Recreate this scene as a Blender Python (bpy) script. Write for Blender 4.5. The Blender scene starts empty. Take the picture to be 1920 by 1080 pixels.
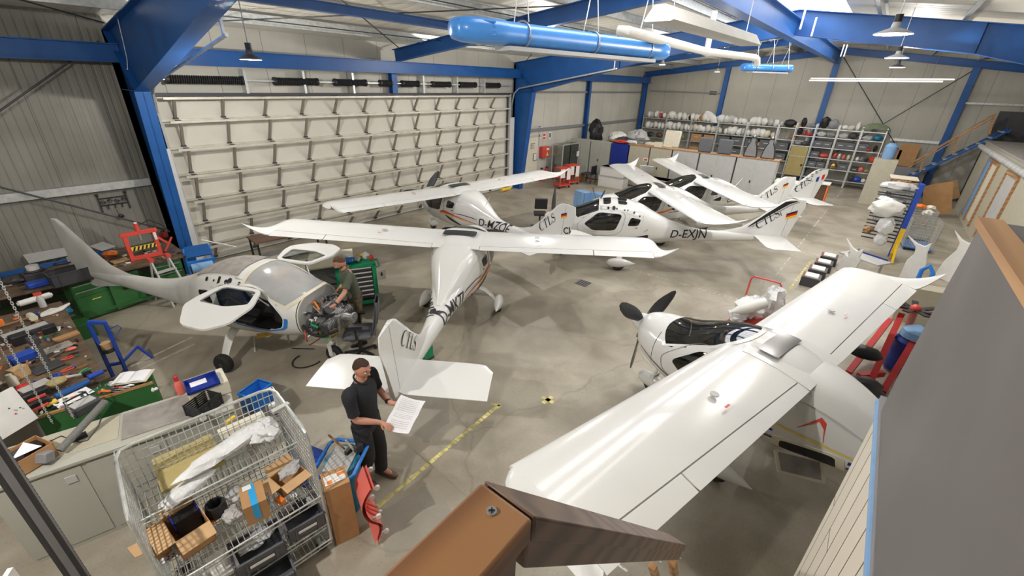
SKY_ES = 5.0
EXPOSURE = 0.42
LAMP = 250
import bpy, bmesh, math, random
from math import sin, cos, pi, radians, sqrt, atan2
from mathutils import Vector, Matrix, Euler
random.seed(7)
SC = bpy.context.scene
COL = SC.collection
V = Vector

# ------------------------------------------------------------------ camera
CAM_R = ((0.635904391892093, -0.771337721973744, 0.025762822678644298),
         (-0.3197684025948262, -0.2937103591348422, -0.9008231755670726),
         (0.7024057040443002, 0.5645992770070123, -0.4334211385347899))
CAM_C = V((-3.33713071, -12.43588304, 4.48))
CAM_F, CAM_X, CAM_Y = 803.3, 952.0, 540.0
cam_data = bpy.data.cameras.new('camera')
cam = bpy.data.objects.new('camera', cam_data)
COL.objects.link(cam)
cam_data.sensor_width = 36.0
cam_data.lens = CAM_F / 1920 * 36.0
cam_data.shift_x = (960 - CAM_X) / 1920
cam_data.clip_start = 0.02
m3 = Matrix((CAM_R[0], tuple(-c for c in CAM_R[1]), tuple(-c for c in CAM_R[2]))).transposed()
cam.matrix_world = Matrix.Translation(CAM_C) @ m3.to_4x4()
SC.camera = cam

def ray(u, v):
    a, b = (u - CAM_X) / CAM_F, (v - CAM_Y) / CAM_F
    return V((a * CAM_R[0][i] + b * CAM_R[1][i] + CAM_R[2][i] for i in range(3)))
def PZ(u, v, z=0.0):
    d = ray(u, v); return CAM_C + d * ((z - CAM_C.z) / d.z)
def PY(u, v, y):
    d = ray(u, v); return CAM_C + d * ((y - CAM_C.y) / d.y)
def PX(u, v, x):
    d = ray(u, v); return CAM_C + d * ((x - CAM_C.x) / d.x)

# ------------------------------------------------------------------ materials
MATS = {}
def mat(name, col=(.8, .8, .8), rough=.5, metal=0., var=.06, scale=6., bump=0., bscale=40., coat=0., emit=None, es=0., alpha=1., trans=0., ior=1.45):
    if name in MATS: return MATS[name]
    m = bpy.data.materials.new(name); m.use_nodes = True
    nt = m.node_tree; N = nt.nodes; L = nt.links
    b = N['Principled BSDF']
    b.inputs['Roughness'].default_value = rough
    b.inputs['Metallic'].default_value = metal
    b.inputs['IOR'].default_value = ior
    b.inputs['Coat Weight'].default_value = coat
    b.inputs['Coat Roughness'].default_value = .08
    b.inputs['Transmission Weight'].default_value = trans
    b.inputs['Alpha'].default_value = alpha
    tc = N.new('ShaderNodeTexCoord'); nz = N.new('ShaderNodeTexNoise')
    nz.inputs['Scale'].default_value = scale; nz.inputs['Detail'].default_value = 5
    L.new(tc.outputs['Object'], nz.inputs['Vector'])
    rp = N.new('ShaderNodeValToRGB')
    rp.color_ramp.elements[0].position = .3; rp.color_ramp.elements[1].position = .7
    rp.color_ramp.elements[0].color = (*[max(0, c * (1 - var)) for c in col], 1)
    rp.color_ramp.elements[1].color = (*[min(1, c * (1 + var)) for c in col], 1)
    L.new(nz.outputs['Fac'], rp.inputs['Fac']); L.new(rp.outputs['Color'], b.inputs['Base Color'])
    if bump:
        n2 = N.new('ShaderNodeTexNoise'); n2.inputs['Scale'].default_value = bscale
        L.new(tc.outputs['Object'], n2.inputs['Vector'])
        bp = N.new('ShaderNodeBump'); bp.inputs['Strength'].default_value = bump; bp.inputs['Distance'].default_value = .02
        L.new(n2.outputs['Fac'], bp.inputs['Height']); L.new(bp.outputs['Normal'], b.inputs['Normal'])
    if emit:
        b.inputs['Emission Color'].default_value = (*emit, 1); b.inputs['Emission Strength'].default_value = es
    MATS[name] = m
    return m

def wave_panel(name, col, col2, axis, freq, rough=.55, strength=.35, seam=None, metal=0.):
    """corrugated sheet: ribs as bump, darker dirt, optional seams across"""
    m = bpy.data.materials.new(name); m.use_nodes = True
    nt = m.node_tree; N = nt.nodes; L = nt.links; b = N['Principled BSDF']
    b.inputs['Roughness'].default_value = rough; b.inputs['Metallic'].default_value = metal
    tc = N.new('ShaderNodeTexCoord'); sp = N.new('ShaderNodeSeparateXYZ'); L.new(tc.outputs['Object'], sp.inputs[0])
    mu = N.new('ShaderNodeMath'); mu.operation = 'MULTIPLY'; mu.inputs[1].default_value = freq
    L.new(sp.outputs[axis], mu.inputs[0])
    fr = N.new('ShaderNodeMath'); fr.operation = 'PINGPONG'; fr.inputs[1].default_value = .5
    L.new(mu.outputs[0], fr.inputs[0])
    mr = N.new('ShaderNodeMapRange'); mr.inputs[1].default_value = .12; mr.inputs[2].default_value = .25
    L.new(fr.outputs[0], mr.inputs[0])
    bp = N.new('ShaderNodeBump'); bp.inputs['Strength'].default_value = strength; bp.inputs['Distance'].default_value = .02
    L.new(mr.outputs[0], bp.inputs['Height']); L.new(bp.outputs['Normal'], b.inputs['Normal'])
    nz = N.new('ShaderNodeTexNoise'); nz.inputs['Scale'].default_value = .7; nz.inputs['Detail'].default_value = 7
    L.new(tc.outputs['Object'], nz.inputs['Vector'])
    mx = N.new('ShaderNodeMix'); mx.data_type = 'RGBA'
    mx.inputs[6].default_value = (*col, 1); mx.inputs[7].default_value = (*col2, 1)
    rp = N.new('ShaderNodeValToRGB'); rp.color_ramp.elements[0].position = .35; rp.color_ramp.elements[1].position = .75
    L.new(nz.outputs['Fac'], rp.inputs[0]); L.new(rp.outputs[0], mx.inputs[0])
    out = mx.outputs[2]
    if seam:
        m2 = N.new('ShaderNodeMath'); m2.operation = 'MULTIPLY'; m2.inputs[1].default_value = 1 / seam
        L.new(sp.outputs[axis], m2.inputs[0])
        f2 = N.new('ShaderNodeMath'); f2.operation = 'FRACT'; L.new(m2.outputs[0], f2.inputs[0])
        lt = N.new('ShaderNodeMath'); lt.operation = 'LESS_THAN'; lt.inputs[1].default_value = .014
        L.new(f2.outputs[0], lt.inputs[0])
        m3_ = N.new('ShaderNodeMix'); m3_.data_type = 'RGBA'; L.new(lt.outputs[0], m3_.inputs[0]); L.new(out, m3_.inputs[6])
        m3_.inputs[7].default_value = (*[c * .45 for c in col], 1); out = m3_.outputs[2]
    L.new(out, b.inputs['Base Color'])
    MATS[name] = m
    return m

def wood(name, c1, c2, axis=0, scale=10., rough=.5, stretch=.06):
    m = bpy.data.materials.new(name); m.use_nodes = True
    nt = m.node_tree; N = nt.nodes; L = nt.links; b = N['Principled BSDF']; b.inputs['Roughness'].default_value = rough
    tc = N.new('ShaderNodeTexCoord'); mp = N.new('ShaderNodeMapping')
    sc = [1, 1, 1]; sc[axis] = stretch; mp.inputs['Scale'].default_value = sc
    L.new(tc.outputs['Object'], mp.inputs[0])
    w = N.new('ShaderNodeTexNoise'); w.inputs['Scale'].default_value = scale; w.inputs['Detail'].default_value = 6; w.inputs['Distortion'].default_value = .6
    L.new(mp.outputs[0], w.inputs[0])
    w2 = N.new('ShaderNodeTexWave'); w2.inputs['Scale'].default_value = scale * .6; w2.inputs['Distortion'].default_value = 5
    w2.bands_direction = 'DIAGONAL'
    L.new(mp.outputs[0], w2.inputs[0])
    ad = N.new('ShaderNodeMix'); ad.inputs[0].default_value = .45
    L.new(w.outputs['Fac'], ad.inputs[2]); L.new(w2.outputs['Fac'], ad.inputs[3])
    rp = N.new('ShaderNodeValToRGB'); rp.color_ramp.elements[0].position = .3; rp.color_ramp.elements[1].position = .7
    rp.color_ramp.elements[0].color = (*c1, 1); rp.color_ramp.elements[1].color = (*c2, 1)
    L.new(ad.outputs[0], rp.inputs[0]); L.new(rp.outputs[0], b.inputs['Base Color'])
    MATS[name] = m
    return m

def glass(name, tint, refl=.12, clear=.7):
    m = bpy.data.materials.new(name); m.use_nodes = True
    nt = m.node_tree; N = nt.nodes; L = nt.links
    N.remove(N['Principled BSDF']); out = N['Material Output']
    t = N.new('ShaderNodeBsdfTransparent'); t.inputs[0].default_value = (*tint, 1)
    g = N.new('ShaderNodeBsdfGlossy'); g.inputs['Roughness'].default_value = .04
    f = N.new('ShaderNodeFresnel'); f.inputs[0].default_value = 1.5
    ad = N.new('ShaderNodeMath'); ad.operation = 'MULTIPLY_ADD'; ad.inputs[1].default_value = clear; ad.inputs[2].default_value = refl
    L.new(f.outputs[0], ad.inputs[0])
    mx = N.new('ShaderNodeMixShader'); L.new(ad.outputs[0], mx.inputs[0]); L.new(t.outputs[0], mx.inputs[1]); L.new(g.outputs[0], mx.inputs[2])
    L.new(mx.outputs[0], out.inputs[0]); MATS[name] = m
    return m

PAL = dict(
    paint=dict(col=(.72, .72, .705), rough=.22, coat=.5, var=.02, scale=1.2),
    paint_grey=dict(col=(.56, .56, .54), rough=.5, var=.08, scale=3),
    primer=dict(col=(.42, .42, .40), rough=.6, var=.08, scale=4),
    white=dict(col=(.72, .71, .68), rough=.5, var=.04),
    cream=dict(col=(.66, .62, .50), rough=.5, var=.05),
    paper=dict(col=(.80, .80, .84), rough=.7, var=.03),
    black=dict(col=(.018, .018, .02), rough=.45),
    rubber=dict(col=(.02, .02, .02), rough=.75, bump=.3, bscale=90),
    carbon=dict(col=(.03, .03, .033), rough=.3),
    dark=dict(col=(.05, .05, .055), rough=.5),
    grey=dict(col=(.22, .22, .23), rough=.55),
    lgrey=dict(col=(.45, .45, .44), rough=.5),
    steel=dict(col=(.55, .56, .56), rough=.38, metal=.9),
    zinc=dict(col=(.62, .64, .63), rough=.42, metal=.75, var=.15, scale=12),
    chrome=dict(col=(.75, .75, .75), rough=.15, metal=1.),
    blue=dict(col=(.012, .085, .29), rough=.42, var=.12, scale=2),
    blue_bright=dict(col=(.03, .22, .72), rough=.35, var=.12, scale=5),
    blue_tool=dict(col=(.02, .07, .42), rough=.4),
    blue_light=dict(col=(.20, .36, .60), rough=.55),
    teal=dict(col=(.015, .16, .27), rough=.4, var=.2, bump=.5, bscale=14),
    red=dict(col=(.50, .025, .025), rough=.4),
    redtool=dict(col=(.62, .07, .05), rough=.4),
    coral=dict(col=(.72, .16, .13), rough=.4),
    orange=dict(col=(.80, .20, .03), rough=.45),
    yellow=dict(col=(.80, .50, .02), rough=.45),
    gold=dict(col=(.80, .58, .08), rough=.5),
    green=dict(col=(.03, .13, .035), rough=.5),
    green_bright=dict(col=(.01, .30, .13), rough=.4),
    olive=dict(col=(.09, .105, .07), rough=.9, bump=.4, bscale=120),
    camo=dict(col=(.12, .085, .045), rough=.9, var=.6, scale=14),
    blackcloth=dict(col=(.018, .019, .024), rough=.9, bump=.4, bscale=120),
    darkcloth=dict(col=(.035, .036, .042), rough=.9, bump=.4, bscale=120),
    fabric_grey=dict(col=(.14, .145, .16), rough=.9, bump=.4, bscale=150),
    skin=dict(col=(.52, .25, .17), rough=.55, var=.08, scale=20),
    hair=dict(col=(.05, .025, .014), rough=.7, bump=.8, bscale=90),
    hair_fair=dict(col=(.11, .06, .03), rough=.7, bump=.8, bscale=90),
    card=dict(col=(.42, .23, .10), rough=.75, var=.1, scale=5),
    card_light=dict(col=(.52, .33, .17), rough=.75, var=.1, scale=5),
    khaki=dict(col=(.36, .29, .12), rough=.85, bump=.4, bscale=25),
    beige=dict(col=(.44, .41, .32), rough=.5, var=.05),
    cabgrey=dict(col=(.40, .40, .35), rough=.5, var=.05, scale=2),
    benchtop=dict(col=(.12, .08, .05), rough=.7, var=.45, scale=5),
    greymat=dict(col=(.28, .26, .24), rough=.85, bump=.3, bscale=60, var=.2, scale=8),
    crate=dict(col=(.10, .105, .12), rough=.5),
    plasticwrap=dict(col=(.78, .79, .80), rough=.25, bump=.9, bscale=22, alpha=.82),
    bubble=dict(col=(.75, .76, .78), rough=.2, bump=1., bscale=60, alpha=.55),
    film=dict(col=(.60, .61, .62), rough=.22, bump=.6, bscale=3.5, alpha=.6),
    lampglow=dict(col=(.9, .9, .85), rough=.4, emit=(1, .86, .62), es=14),
    ledglow=dict(col=(.9, .9, .9), rough=.4, emit=(.9, .95, 1), es=3),
    engine=dict(col=(.28, .28, .285), rough=.4, metal=.5, var=.4, scale=20),
    brass=dict(col=(.6, .42, .15), rough=.35, metal=.9),
    greyfoam=dict(col=(.16, .16, .15), rough=.95, bump=.5, bscale=50),
    tapeblue=dict(col=(.03, .35, .72), rough=.4),
    greenmold=dict(col=(.20, .25, .15), rough=.6, var=.2, scale=4),
    flagred=dict(col=(.65, .02, .02), rough=.4), flaggold=dict(col=(.85, .55, .02), rough=.4), flagblue=dict(col=(.01, .03, .25), rough=.4),
    marking=dict(col=(.62, .55, .22), rough=.8, var=.45, scale=9),
    marking_white=dict(col=(.50, .465, .39), rough=.8, var=.25, scale=9),
)
def M(n):
    if n in MATS: return MATS[n]
    return mat(n, **PAL[n])

wood('oak', (.17, .07, .026), (.32, .155, .06), 0, 9)
wood('oakdark', (.085, .045, .028), (.17, .10, .065), 0, 9, .5)
wood('pine', (.36, .17, .06), (.55, .31, .14), 0, 8)
wood('plank', (.30, .15, .06), (.44, .25, .11), 0, 7)
wood('ply', (.40, .27, .15), (.55, .40, .25), 1, 5)
glass('canopy', (.30, .29, .27), .06, .8)
glass('clearplastic', (.72, .74, .75), .10, .9)
glass('tint', (.10, .10, .11), .07, .9)
glass('cabinetglass', (.80, .86, .84), .08, .8)

# ------------------------------------------------------------------ mesh builder
class MB:
    def __init__(s, m='white'):
        s.v = []; s.f = []; s.mi = []; s.ms = []; s.T = None; s.m(m)
    def m(s, n):
        if n not in s.ms: s.ms.append(n)
        s.c = s.ms.index(n); return s
    def add(s, vs, fs):
        o = len(s.v)
        vs = [V(p) for p in vs]
        if s.T is not None: vs = [s.T @ p for p in vs]
        s.v += vs; s.f += [tuple(i + o for i in f) for f in fs]; s.mi += [s.c] * len(fs)
        return s
    def box(s, x0, x1, y0, y1, z0, z1):
        vs = [(x, y, z) for x in (x0, x1) for y in (y0, y1) for z in (z0, z1)]
        return s.add(vs, [(0, 1, 3, 2), (4, 6, 7, 5), (0, 4, 5, 1), (2, 3, 7, 6), (0, 2, 6, 4), (1, 5, 7, 3)])
    def cbox(s, c, size, rot=None):
        """box about a centre; rot = Euler tuple in degrees"""
        R = Euler([radians(a) for a in rot]).to_matrix() if rot else Matrix.Identity(3)
        h = V(size) / 2; c = V(c)
        vs = [c + R @ V((x * h.x, y * h.y, z * h.z)) for x in (-1, 1) for y in (-1, 1) for z in (-1, 1)]
        return s.add(vs, [(0, 1, 3, 2), (4, 6, 7, 5), (0, 4, 5, 1), (2, 3, 7, 6), (0, 2, 6, 4), (1, 5, 7, 3)])
    def beam(s, p, q, w, h, up=(0, 0, 1)):
        p, q = V(p), V(q); d = (q - p).normalized(); side = d.cross(V(up))
        if side.length < 1e-4: side = d.cross(V((1, 0, 0)))
        side.normalize(); u = side.cross(d).normalized()
        vs = [e + side * a * w / 2 + u * b * h / 2 for e in (p, q) for a, b in ((-1, -1), (1, -1), (1, 1), (-1, 1))]
        return s.add(vs, [(3, 2, 1, 0), (4, 5, 6, 7), (0, 1, 5, 4), (1, 2, 6, 5), (2, 3, 7, 6), (3, 0, 4, 7)])
    def ibeam(s, p, q, w, h, t=.02, up=(0, 0, 1)):
        p, q = V(p), V(q); d = (q - p).normalized(); side = d.cross(V(up)).normalized(); u = side.cross(d).normalized()
        s.beam(p, q, t, h - 2 * t, up)
        for k in (-1, 1): s.beam(p + u * k * (h / 2 - t / 2), q + u * k * (h / 2 - t / 2), w, t, up)
        return s
    def cyl(s, p, q, r, r2=None, n=12, cap=True):
        p, q = V(p), V(q); r2 = r if r2 is None else r2
        d = (q - p).normalized(); a = d.orthogonal().normalized(); b = d.cross(a)
        vs = []
        for e, R in ((p, r), (q, r2)):
            for i in range(n):
                t = 2 * pi * i / n; vs.append(e + (a * cos(t) + b * sin(t)) * R)
        fs = [(i, (i + 1) % n, n + (i + 1) % n, n + i) for i in range(n)]
        if cap: fs += [tuple(range(n - 1, -1, -1)), tuple(range(n, 2 * n))]
        return s.add(vs, fs)
    def tube(s, pts, r, n=8, closed=False, rs=None):
        pts = [V(p) for p in pts]; k = len(pts); rings = []
        prev = None
        for i, p in enumerate(pts):
            a = pts[(i - 1) % k] if (closed or i > 0) else p
            b = pts[(i + 1) % k] if (closed or i < k - 1) else p
            d = (b - a)
            d = d.normalized() if d.length > 1e-9 else V((0, 0, 1))
            if prev is None: u = d.orthogonal().normalized()
            else:
                u = prev - d * prev.dot(d)
                u = u.normalized() if u.length > 1e-6 else d.orthogonal().normalized()
            prev = u; w = d.cross(u); R = rs[i] if rs else r
            rings.append([p + (u * cos(2 * pi * j / n) + w * sin(2 * pi * j / n)) * R for j in range(n)])
        return s.loft(rings, cap=not closed, wrap=closed)
    def loft(s, rings, cap=True, wrap=False, closed=True):
        n = len(rings[0]); k = len(rings); vs = [p for r in rings for p in r]; fs = []
        for i in range(k if wrap else k - 1):
            j = (i + 1) % k
            for a in range(n if closed else n - 1):
                b = (a + 1) % n
                fs.append((i * n + a, i * n + b, j * n + b, j * n + a))
        if cap and closed and not wrap:
            fs.append(tuple(range(n - 1, -1, -1))); fs.append(tuple((k - 1) * n + a for a in range(n)))
        return s.add(vs, fs)
    def lathe(s, prof, n=20, o=(0, 0, 0), ax=None):
        """prof [(r, h)] turned about z at o (or along unit vector ax)"""
        o = V(o); ax = V(ax) if ax else V((0, 0, 1)); a = ax.orthogonal().normalized(); b = ax.cross(a)
        return s.loft([[o + ax * h + (a * cos(2 * pi * j / n) + b * sin(2 * pi * j / n)) * max(r, 1e-4) for j in range(n)] for r, h in prof])
    def sph(s, c, r, sq=(1, 1, 1), n=14, k=8, rot=None):
        c = V(c); R = Euler([radians(a) for a in rot]).to_matrix() if rot else Matrix.Identity(3)
        rings = []
        for i in range(k + 1):
            t = pi * i / k
            rings.append([c + R @ V((sin(t) * cos(2 * pi * j / n) * r * sq[0], sin(t) * sin(2 * pi * j / n) * r * sq[1], -cos(t) * r * sq[2])) for j in range(n)])
        return s.loft(rings, cap=False)
    def prism(s, poly, off):
        poly = [V(p) for p in poly]; off = V(off); n = len(poly)
        return s.add(poly + [p + off for p in poly], [tuple(range(n - 1, -1, -1)), tuple(range(n, 2 * n))] + [(i, (i + 1) % n, n + (i + 1) % n, n + i) for i in range(n)])
    def quad(s, *p): return s.add(p, [tuple(range(len(p)))])
    def grid(s, fn, nu, nv):
        vs = [fn(i / nu, j / nv) for i in range(nu + 1) for j in range(nv + 1)]
        return s.add(vs, [(i * (nv + 1) + j, (i + 1) * (nv + 1) + j, (i + 1) * (nv + 1) + j + 1, i * (nv + 1) + j + 1) for i in range(nu) for j in range(nv)])
    def mesh(s, name, smooth=35, fix=True):
        me = bpy.data.meshes.new(name)
        me.from_pydata([tuple(p) for p in s.v], [], s.f)
        for n in s.ms: me.materials.append(M(n))
        me.polygons.foreach_set('material_index', s.mi)
        if fix:
            bm = bmesh.new(); bm.from_mesh(me); bmesh.ops.recalc_face_normals(bm, faces=bm.faces); bm.to_mesh(me); bm.free()
        if smooth:
            me.polygons.foreach_set('use_smooth', [True] * len(me.polygons))
            me.set_sharp_from_angle(angle=radians(smooth))
        me.update(); return me
    def build(s, name, parent=None, smooth=35, loc=None, rz=0, bevel=0, fix=True, label=None):
        o = bpy.data.objects.new(name, s.mesh(name, smooth, fix)); COL.objects.link(o)
        if parent: o.parent = parent; KIDS.setdefault(parent.name, []).append(o)
        if loc is not None: o.location = loc
        if rz: o.rotation_euler = (0, 0, radians(rz))
        if bevel:
            b = o.modifiers.new('bevel', 'BEVEL'); b.width = bevel; b.segments = 2; b.limit_method = 'ANGLE'; b.angle_limit = radians(50)
        if label: o['label'] = label
        return o

def tag(o, label=None, cat=None, group=None, kind=None):
    if label: o['label'] = label
    if cat: o['category'] = cat
    if group: o['group'] = group
    if kind: o['kind'] = kind
    return o
def thing(name, label, cat, loc=(0, 0, 0), rz=0, group=None, kind=None, rot=None):
    o = bpy.data.objects.new(name, None); COL.objects.link(o); o.empty_display_size = .1
    o.location = loc; o.rotation_euler = [radians(a) for a in rot] if rot else (0, 0, radians(rz))
    return tag(o, label, cat, group, kind)
def solo(mb, name, label, cat, loc=(0, 0, 0), rz=0, group=None, rot=None, smooth=35, bevel=0):
    o = mb.build(name, None, smooth, loc, 0, bevel)
    o.rotation_euler = [radians(a) for a in rot] if rot else (0, 0, radians(rz))
    return tag(o, label, cat, group)
def struct(mb, name, loc=None, smooth=35, parent=None):
    o = mb.build(name, parent, smooth, loc)
    if parent is None: o['kind'] = 'structure'
    return o
KIDS = {}
def copy_tree(o, parent=None, label=None, loc=None, rz=None, group=None):
    c = o.copy(); COL.objects.link(c)
    if parent: c.parent = parent; KIDS.setdefault(parent.name, []).append(c)
    if label: c['label'] = label
    if group: c['group'] = group
    if loc is not None: c.location = loc
    if rz is not None: c.rotation_euler = (0, 0, radians(rz))
    for ch in KIDS.get(o.name, []): copy_tree(ch, c)
    return c

TXT = {}
def text_mesh(body, shear=0., bold=0.):
    """2-D glyph outline of a text as (verts, faces) with cap height 1"""
    k = (body, shear, bold)
    if k in TXT: return TXT[k]
    cu = bpy.data.curves.new('text', 'FONT'); cu.body = body; cu.shear = shear; cu.size = 1.44; cu.offset = bold; cu.resolution_u = 4
    ob = bpy.data.objects.new('text', cu); COL.objects.link(ob)
    dg = bpy.context.evaluated_depsgraph_get(); me = ob.evaluated_get(dg).to_mesh()
    bm = bmesh.new(); bm.from_mesh(me)
    bmesh.ops.triangulate(bm, faces=bm.faces)
    for _ in range(3):
        ed = [e for e in bm.edges if e.calc_length() > .16]
        if not ed: break
        bmesh.ops.subdivide_edges(bm, edges=ed, cuts=1, use_grid_fill=False); bmesh.ops.triangulate(bm, faces=bm.faces)
    r = ([(v.co.x, v.co.y) for v in bm.verts], [tuple(v.index for v in f.verts) for f in bm.faces])
    bm.free(); ob.evaluated_get(dg).to_mesh_clear(); bpy.data.objects.remove(ob); bpy.data.curves.remove(cu)
    TXT[k] = r; return r
def put_text(mb, body, o, ux, uy, h, shear=0., bold=0., glyphs=None):
    vs, fs = glyphs or text_mesh(body, shear, bold); o, ux, uy = V(o), V(ux).normalized(), V(uy).normalized()
    mb.add([o + ux * (x * h) + uy * (y * h) for x, y in vs], fs)
# ------------------------------------------------------------------ floor
def floor_material():
    m = bpy.data.materials.new('concrete'); m.use_nodes = True
    nt = m.node_tree; N = nt.nodes; L = nt.links; b = N['Principled BSDF']
    tc = N.new('ShaderNodeTexCoord')
    def noise(s, d=6, dist=0.):
        n = N.new('ShaderNodeTexNoise'); n.inputs['Scale'].default_value = s; n.inputs['Detail'].default_value = d; n.inputs['Distortion'].default_value = dist
        L.new(tc.outputs['Object'], n.inputs[0]); return n.outputs['Fac']
    def ramp(f, a, b_, ca, cb):
        r = N.new('ShaderNodeValToRGB'); r.color_ramp.elements[0].position = a; r.color_ramp.elements[1].position = b_
        r.color_ramp.elements[0].color = (*ca, 1); r.color_ramp.elements[1].color = (*cb, 1); L.new(f, r.inputs[0]); return r.outputs[0]
    def mix(f, x, y, mode='MIX'):
        k = N.new('ShaderNodeMix'); k.data_type = 'RGBA'; k.blend_type = mode
        if isinstance(f, float): k.inputs[0].default_value = f
        else: L.new(f, k.inputs[0])
        L.new(x, k.inputs[6]); L.new(y, k.inputs[7]); return k.outputs[2]
    base = ramp(noise(.45, 8, .3), .35, .68, (.33, .295, .235), (.44, .40, .325))
    dirt = ramp(noise(1.3, 9, .4), .38, .62, (.66, .64, .60), (1, 1, 1))
    c = mix(.75, base, dirt, 'MULTIPLY')
    speck = ramp(noise(38, 3), .35, .42, (.72, .70, .67), (1, 1, 1))
    c = mix(.5, c, speck, 'MULTIPLY')
    vo = N.new('ShaderNodeTexVoronoi'); vo.feature = 'DISTANCE_TO_EDGE'; vo.inputs['Scale'].default_value = .42
    nz = N.new('ShaderNodeTexNoise'); nz.inputs['Scale'].default_value = 1.5; nz.inputs['Detail'].default_value = 6
    L.new(tc.outputs['Object'], nz.inputs[0])
    mx = N.new('ShaderNodeMix'); mx.data_type = 'VECTOR'; mx.inputs[0].default_value = .35
    L.new(tc.outputs['Object'], mx.inputs[4]); L.new(nz.outputs['Color'], mx.inputs[5]); L.new(mx.outputs[1], vo.inputs['Vector'])
    crack = ramp(vo.outputs['Distance'], 0., .006, (.6, .58, .55), (1, 1, 1))
    c = mix(.45, c, crack, 'MULTIPLY')
    L.new(c, b.inputs['Base Color'])
    r = N.new('ShaderNodeMapRange'); r.inputs[3].default_value = .34; r.inputs[4].default_value = .62
    L.new(noise(.9, 6), r.inputs[0]); L.new(r.outputs[0], b.inputs['Roughness'])
    MATS['concrete'] = m
floor_material()
X0, X1, YF, YN = -16., 25.95, .34, -19.8       # room box
YR = -9.75                                      # ridge line
def zroof(y): return 5.45 + .124 * (abs(y) if y > YR else abs(2 * YR - y))
b = MB('concrete'); b.box(X0, X1, YN, YF, -.12, 0); struct(b, 'floor')

# floor markings (painted lines, worn) and the drain
def strip(mb, p, q, w, z=.002):
    p, q = V((p[0], p[1], z)), V((q[0], q[1], z)); d = (q - p).normalized(); s_ = V((-d.y, d.x, 0)) * w / 2
    mb.quad(p - s_, q - s_, q + s_, p + s_)
mk = MB('marking')
def fl(u, v): p = PZ(u, v); return (p.x, p.y)
def dashed(mb, a, b_, w, n, gap=.25):
    for i in range(n):
        t0, t1 = (i + gap * random.random()) / n, (i + 1 - gap * random.random()) / n
        strip(mb, (a[0] + (b_[0] - a[0]) * t0, a[1] + (b_[1] - a[1]) * t0), (a[0] + (b_[0] - a[0]) * t1, a[1] + (b_[1] - a[1]) * t1), w * random.uniform(.75, 1.05))
dashed(mk, fl(708, 950), fl(925, 768), .065, 26, .12)
strip(mk, fl(925, 768), fl(938, 760), .06); strip(mk, fl(938, 760), fl(920, 757), .05)
strip(mk, fl(1016, 744), fl(1038, 755), .07); strip(mk, fl(1036, 744), fl(1018, 756), .07)
dashed(mk, fl(1478, 545), fl(1520, 490), .06, 14, .4); dashed(mk, fl(1520, 490), fl(1560, 485), .06, 6, .4)
struct(mk, 'trim_1')
mk = MB('marking_white')
dashed(mk, fl(1165, 500), fl(1395, 565), .05, 26, .5)
dashed(mk, fl(1452, 520), fl(1600, 330), .05, 40, .5)
dashed(mk, fl(1480, 462), fl(1620, 480), .03, 10, .5)
strip(mk, fl(245, 688), fl(360, 632), .05); strip(mk, fl(265, 692), fl(365, 645), .04)
struct(mk, 'trim_2')
mat('stain', (.20, .185, .155), .5, var=.25, scale=3, alpha=.4); mat('stain_pale', (.42, .41, .36), .6, var=.12, scale=5, alpha=.3)
def stain(mm, pts, nm, z=.0012, sd=1):
    r = random.Random(sd); b_ = MB(mm); ring_ = []
    for i in range(len(pts)):
        p0, p1 = PZ(*pts[i]), PZ(*pts[(i + 1) % len(pts)])
        for j in range(6): q_ = p0.lerp(p1, j / 6); ring_.append(V((q_.x + r.uniform(-.03, .03), q_.y + r.uniform(-.03, .03), z)))
    b_.add(ring_, [tuple(range(len(ring_)))]); struct(b_, nm)
stain('stain', [(690, 552), (735, 548), (742, 565), (715, 582), (690, 600), (672, 590)], 'trim_32')
stain('stain_pale', [(735, 690), (835, 690), (842, 790), (800, 830), (765, 808)], 'trim_34', sd=3)
stain('stain_pale', [(800, 905), (850, 960), (830, 1010), (720, 1050), (715, 960)], 'trim_35', sd=4)
mk = MB('greymat'); strip(mk, fl(735, 808), fl(880, 935), .007); strip(mk, fl(925, 470), fl(1500, 640), .007); struct(mk, 'trim_36')
mk = MB('dark')
c = PZ(1093, 531); mk.box(c.x - .16, c.x + .16, c.y - .16, c.y + .16, 0, .004)
mk.m('grey')
for i in range(5): mk.box(c.x - .15, c.x + .15, c.y - .14 + i * .065, c.y - .115 + i * .065, .003, .007)
tag(mk.build('floor_drain'), 'small dark square drain grate set in the open concrete floor', 'drain')

# ------------------------------------------------------------------ walls and roof
wave_panel('wallpanel', (.56, .545, .48), (.46, .445, .385), 0, 3.2, strength=.12, seam=1.15)
wave_panel('wallpanel_old_shaded', (.24, .235, .205), (.12, .118, .10), 0, 7., strength=.5, seam=1.15)  # left bay sheet: dark with age, plus shade far from the ridge in the colour
wave_panel('wallpanel_y', (.43, .41, .35), (.36, .34, .29), 1, 3.2, strength=.12, seam=1.2)
wave_panel('roofsheet', (.86, .83, .74), (.74, .71, .62), 0, 3., strength=.45)
b = MB('wallpanel_old_shaded'); b.box(X0, -.75, YF, YF + .1, 0, 5.55); b.m('wallpanel'); b.box(-.75, 12.55, YF, YF + .1, 4.02, 5.55)
b.box(12.55, X1, YF, YF + .1, 0, 5.55); struct(b, 'wall_left')
b = MB('wallpanel_y'); b.prism([(X1, YF + .1, 0), (X1, YF + .1, 5.5), (X1, YR, zroof(YR) + .1), (X1, YN, zroof(YN) + .1), (X1, YN, 0)], (.1, 0, 0)); struct(b, 'wall_back')
b = MB('wallpanel_y'); b.prism([(X0 - .1, YF + .1, 0), (X0 - .1, YF + .1, 5.5), (X0 - .1, YR, zroof(YR) + .1), (X0 - .1, YN, zroof(YN) + .1), (X0 - .1, YN, 0)], (.1, 0, 0)); struct(b, 'wall_front')
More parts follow.
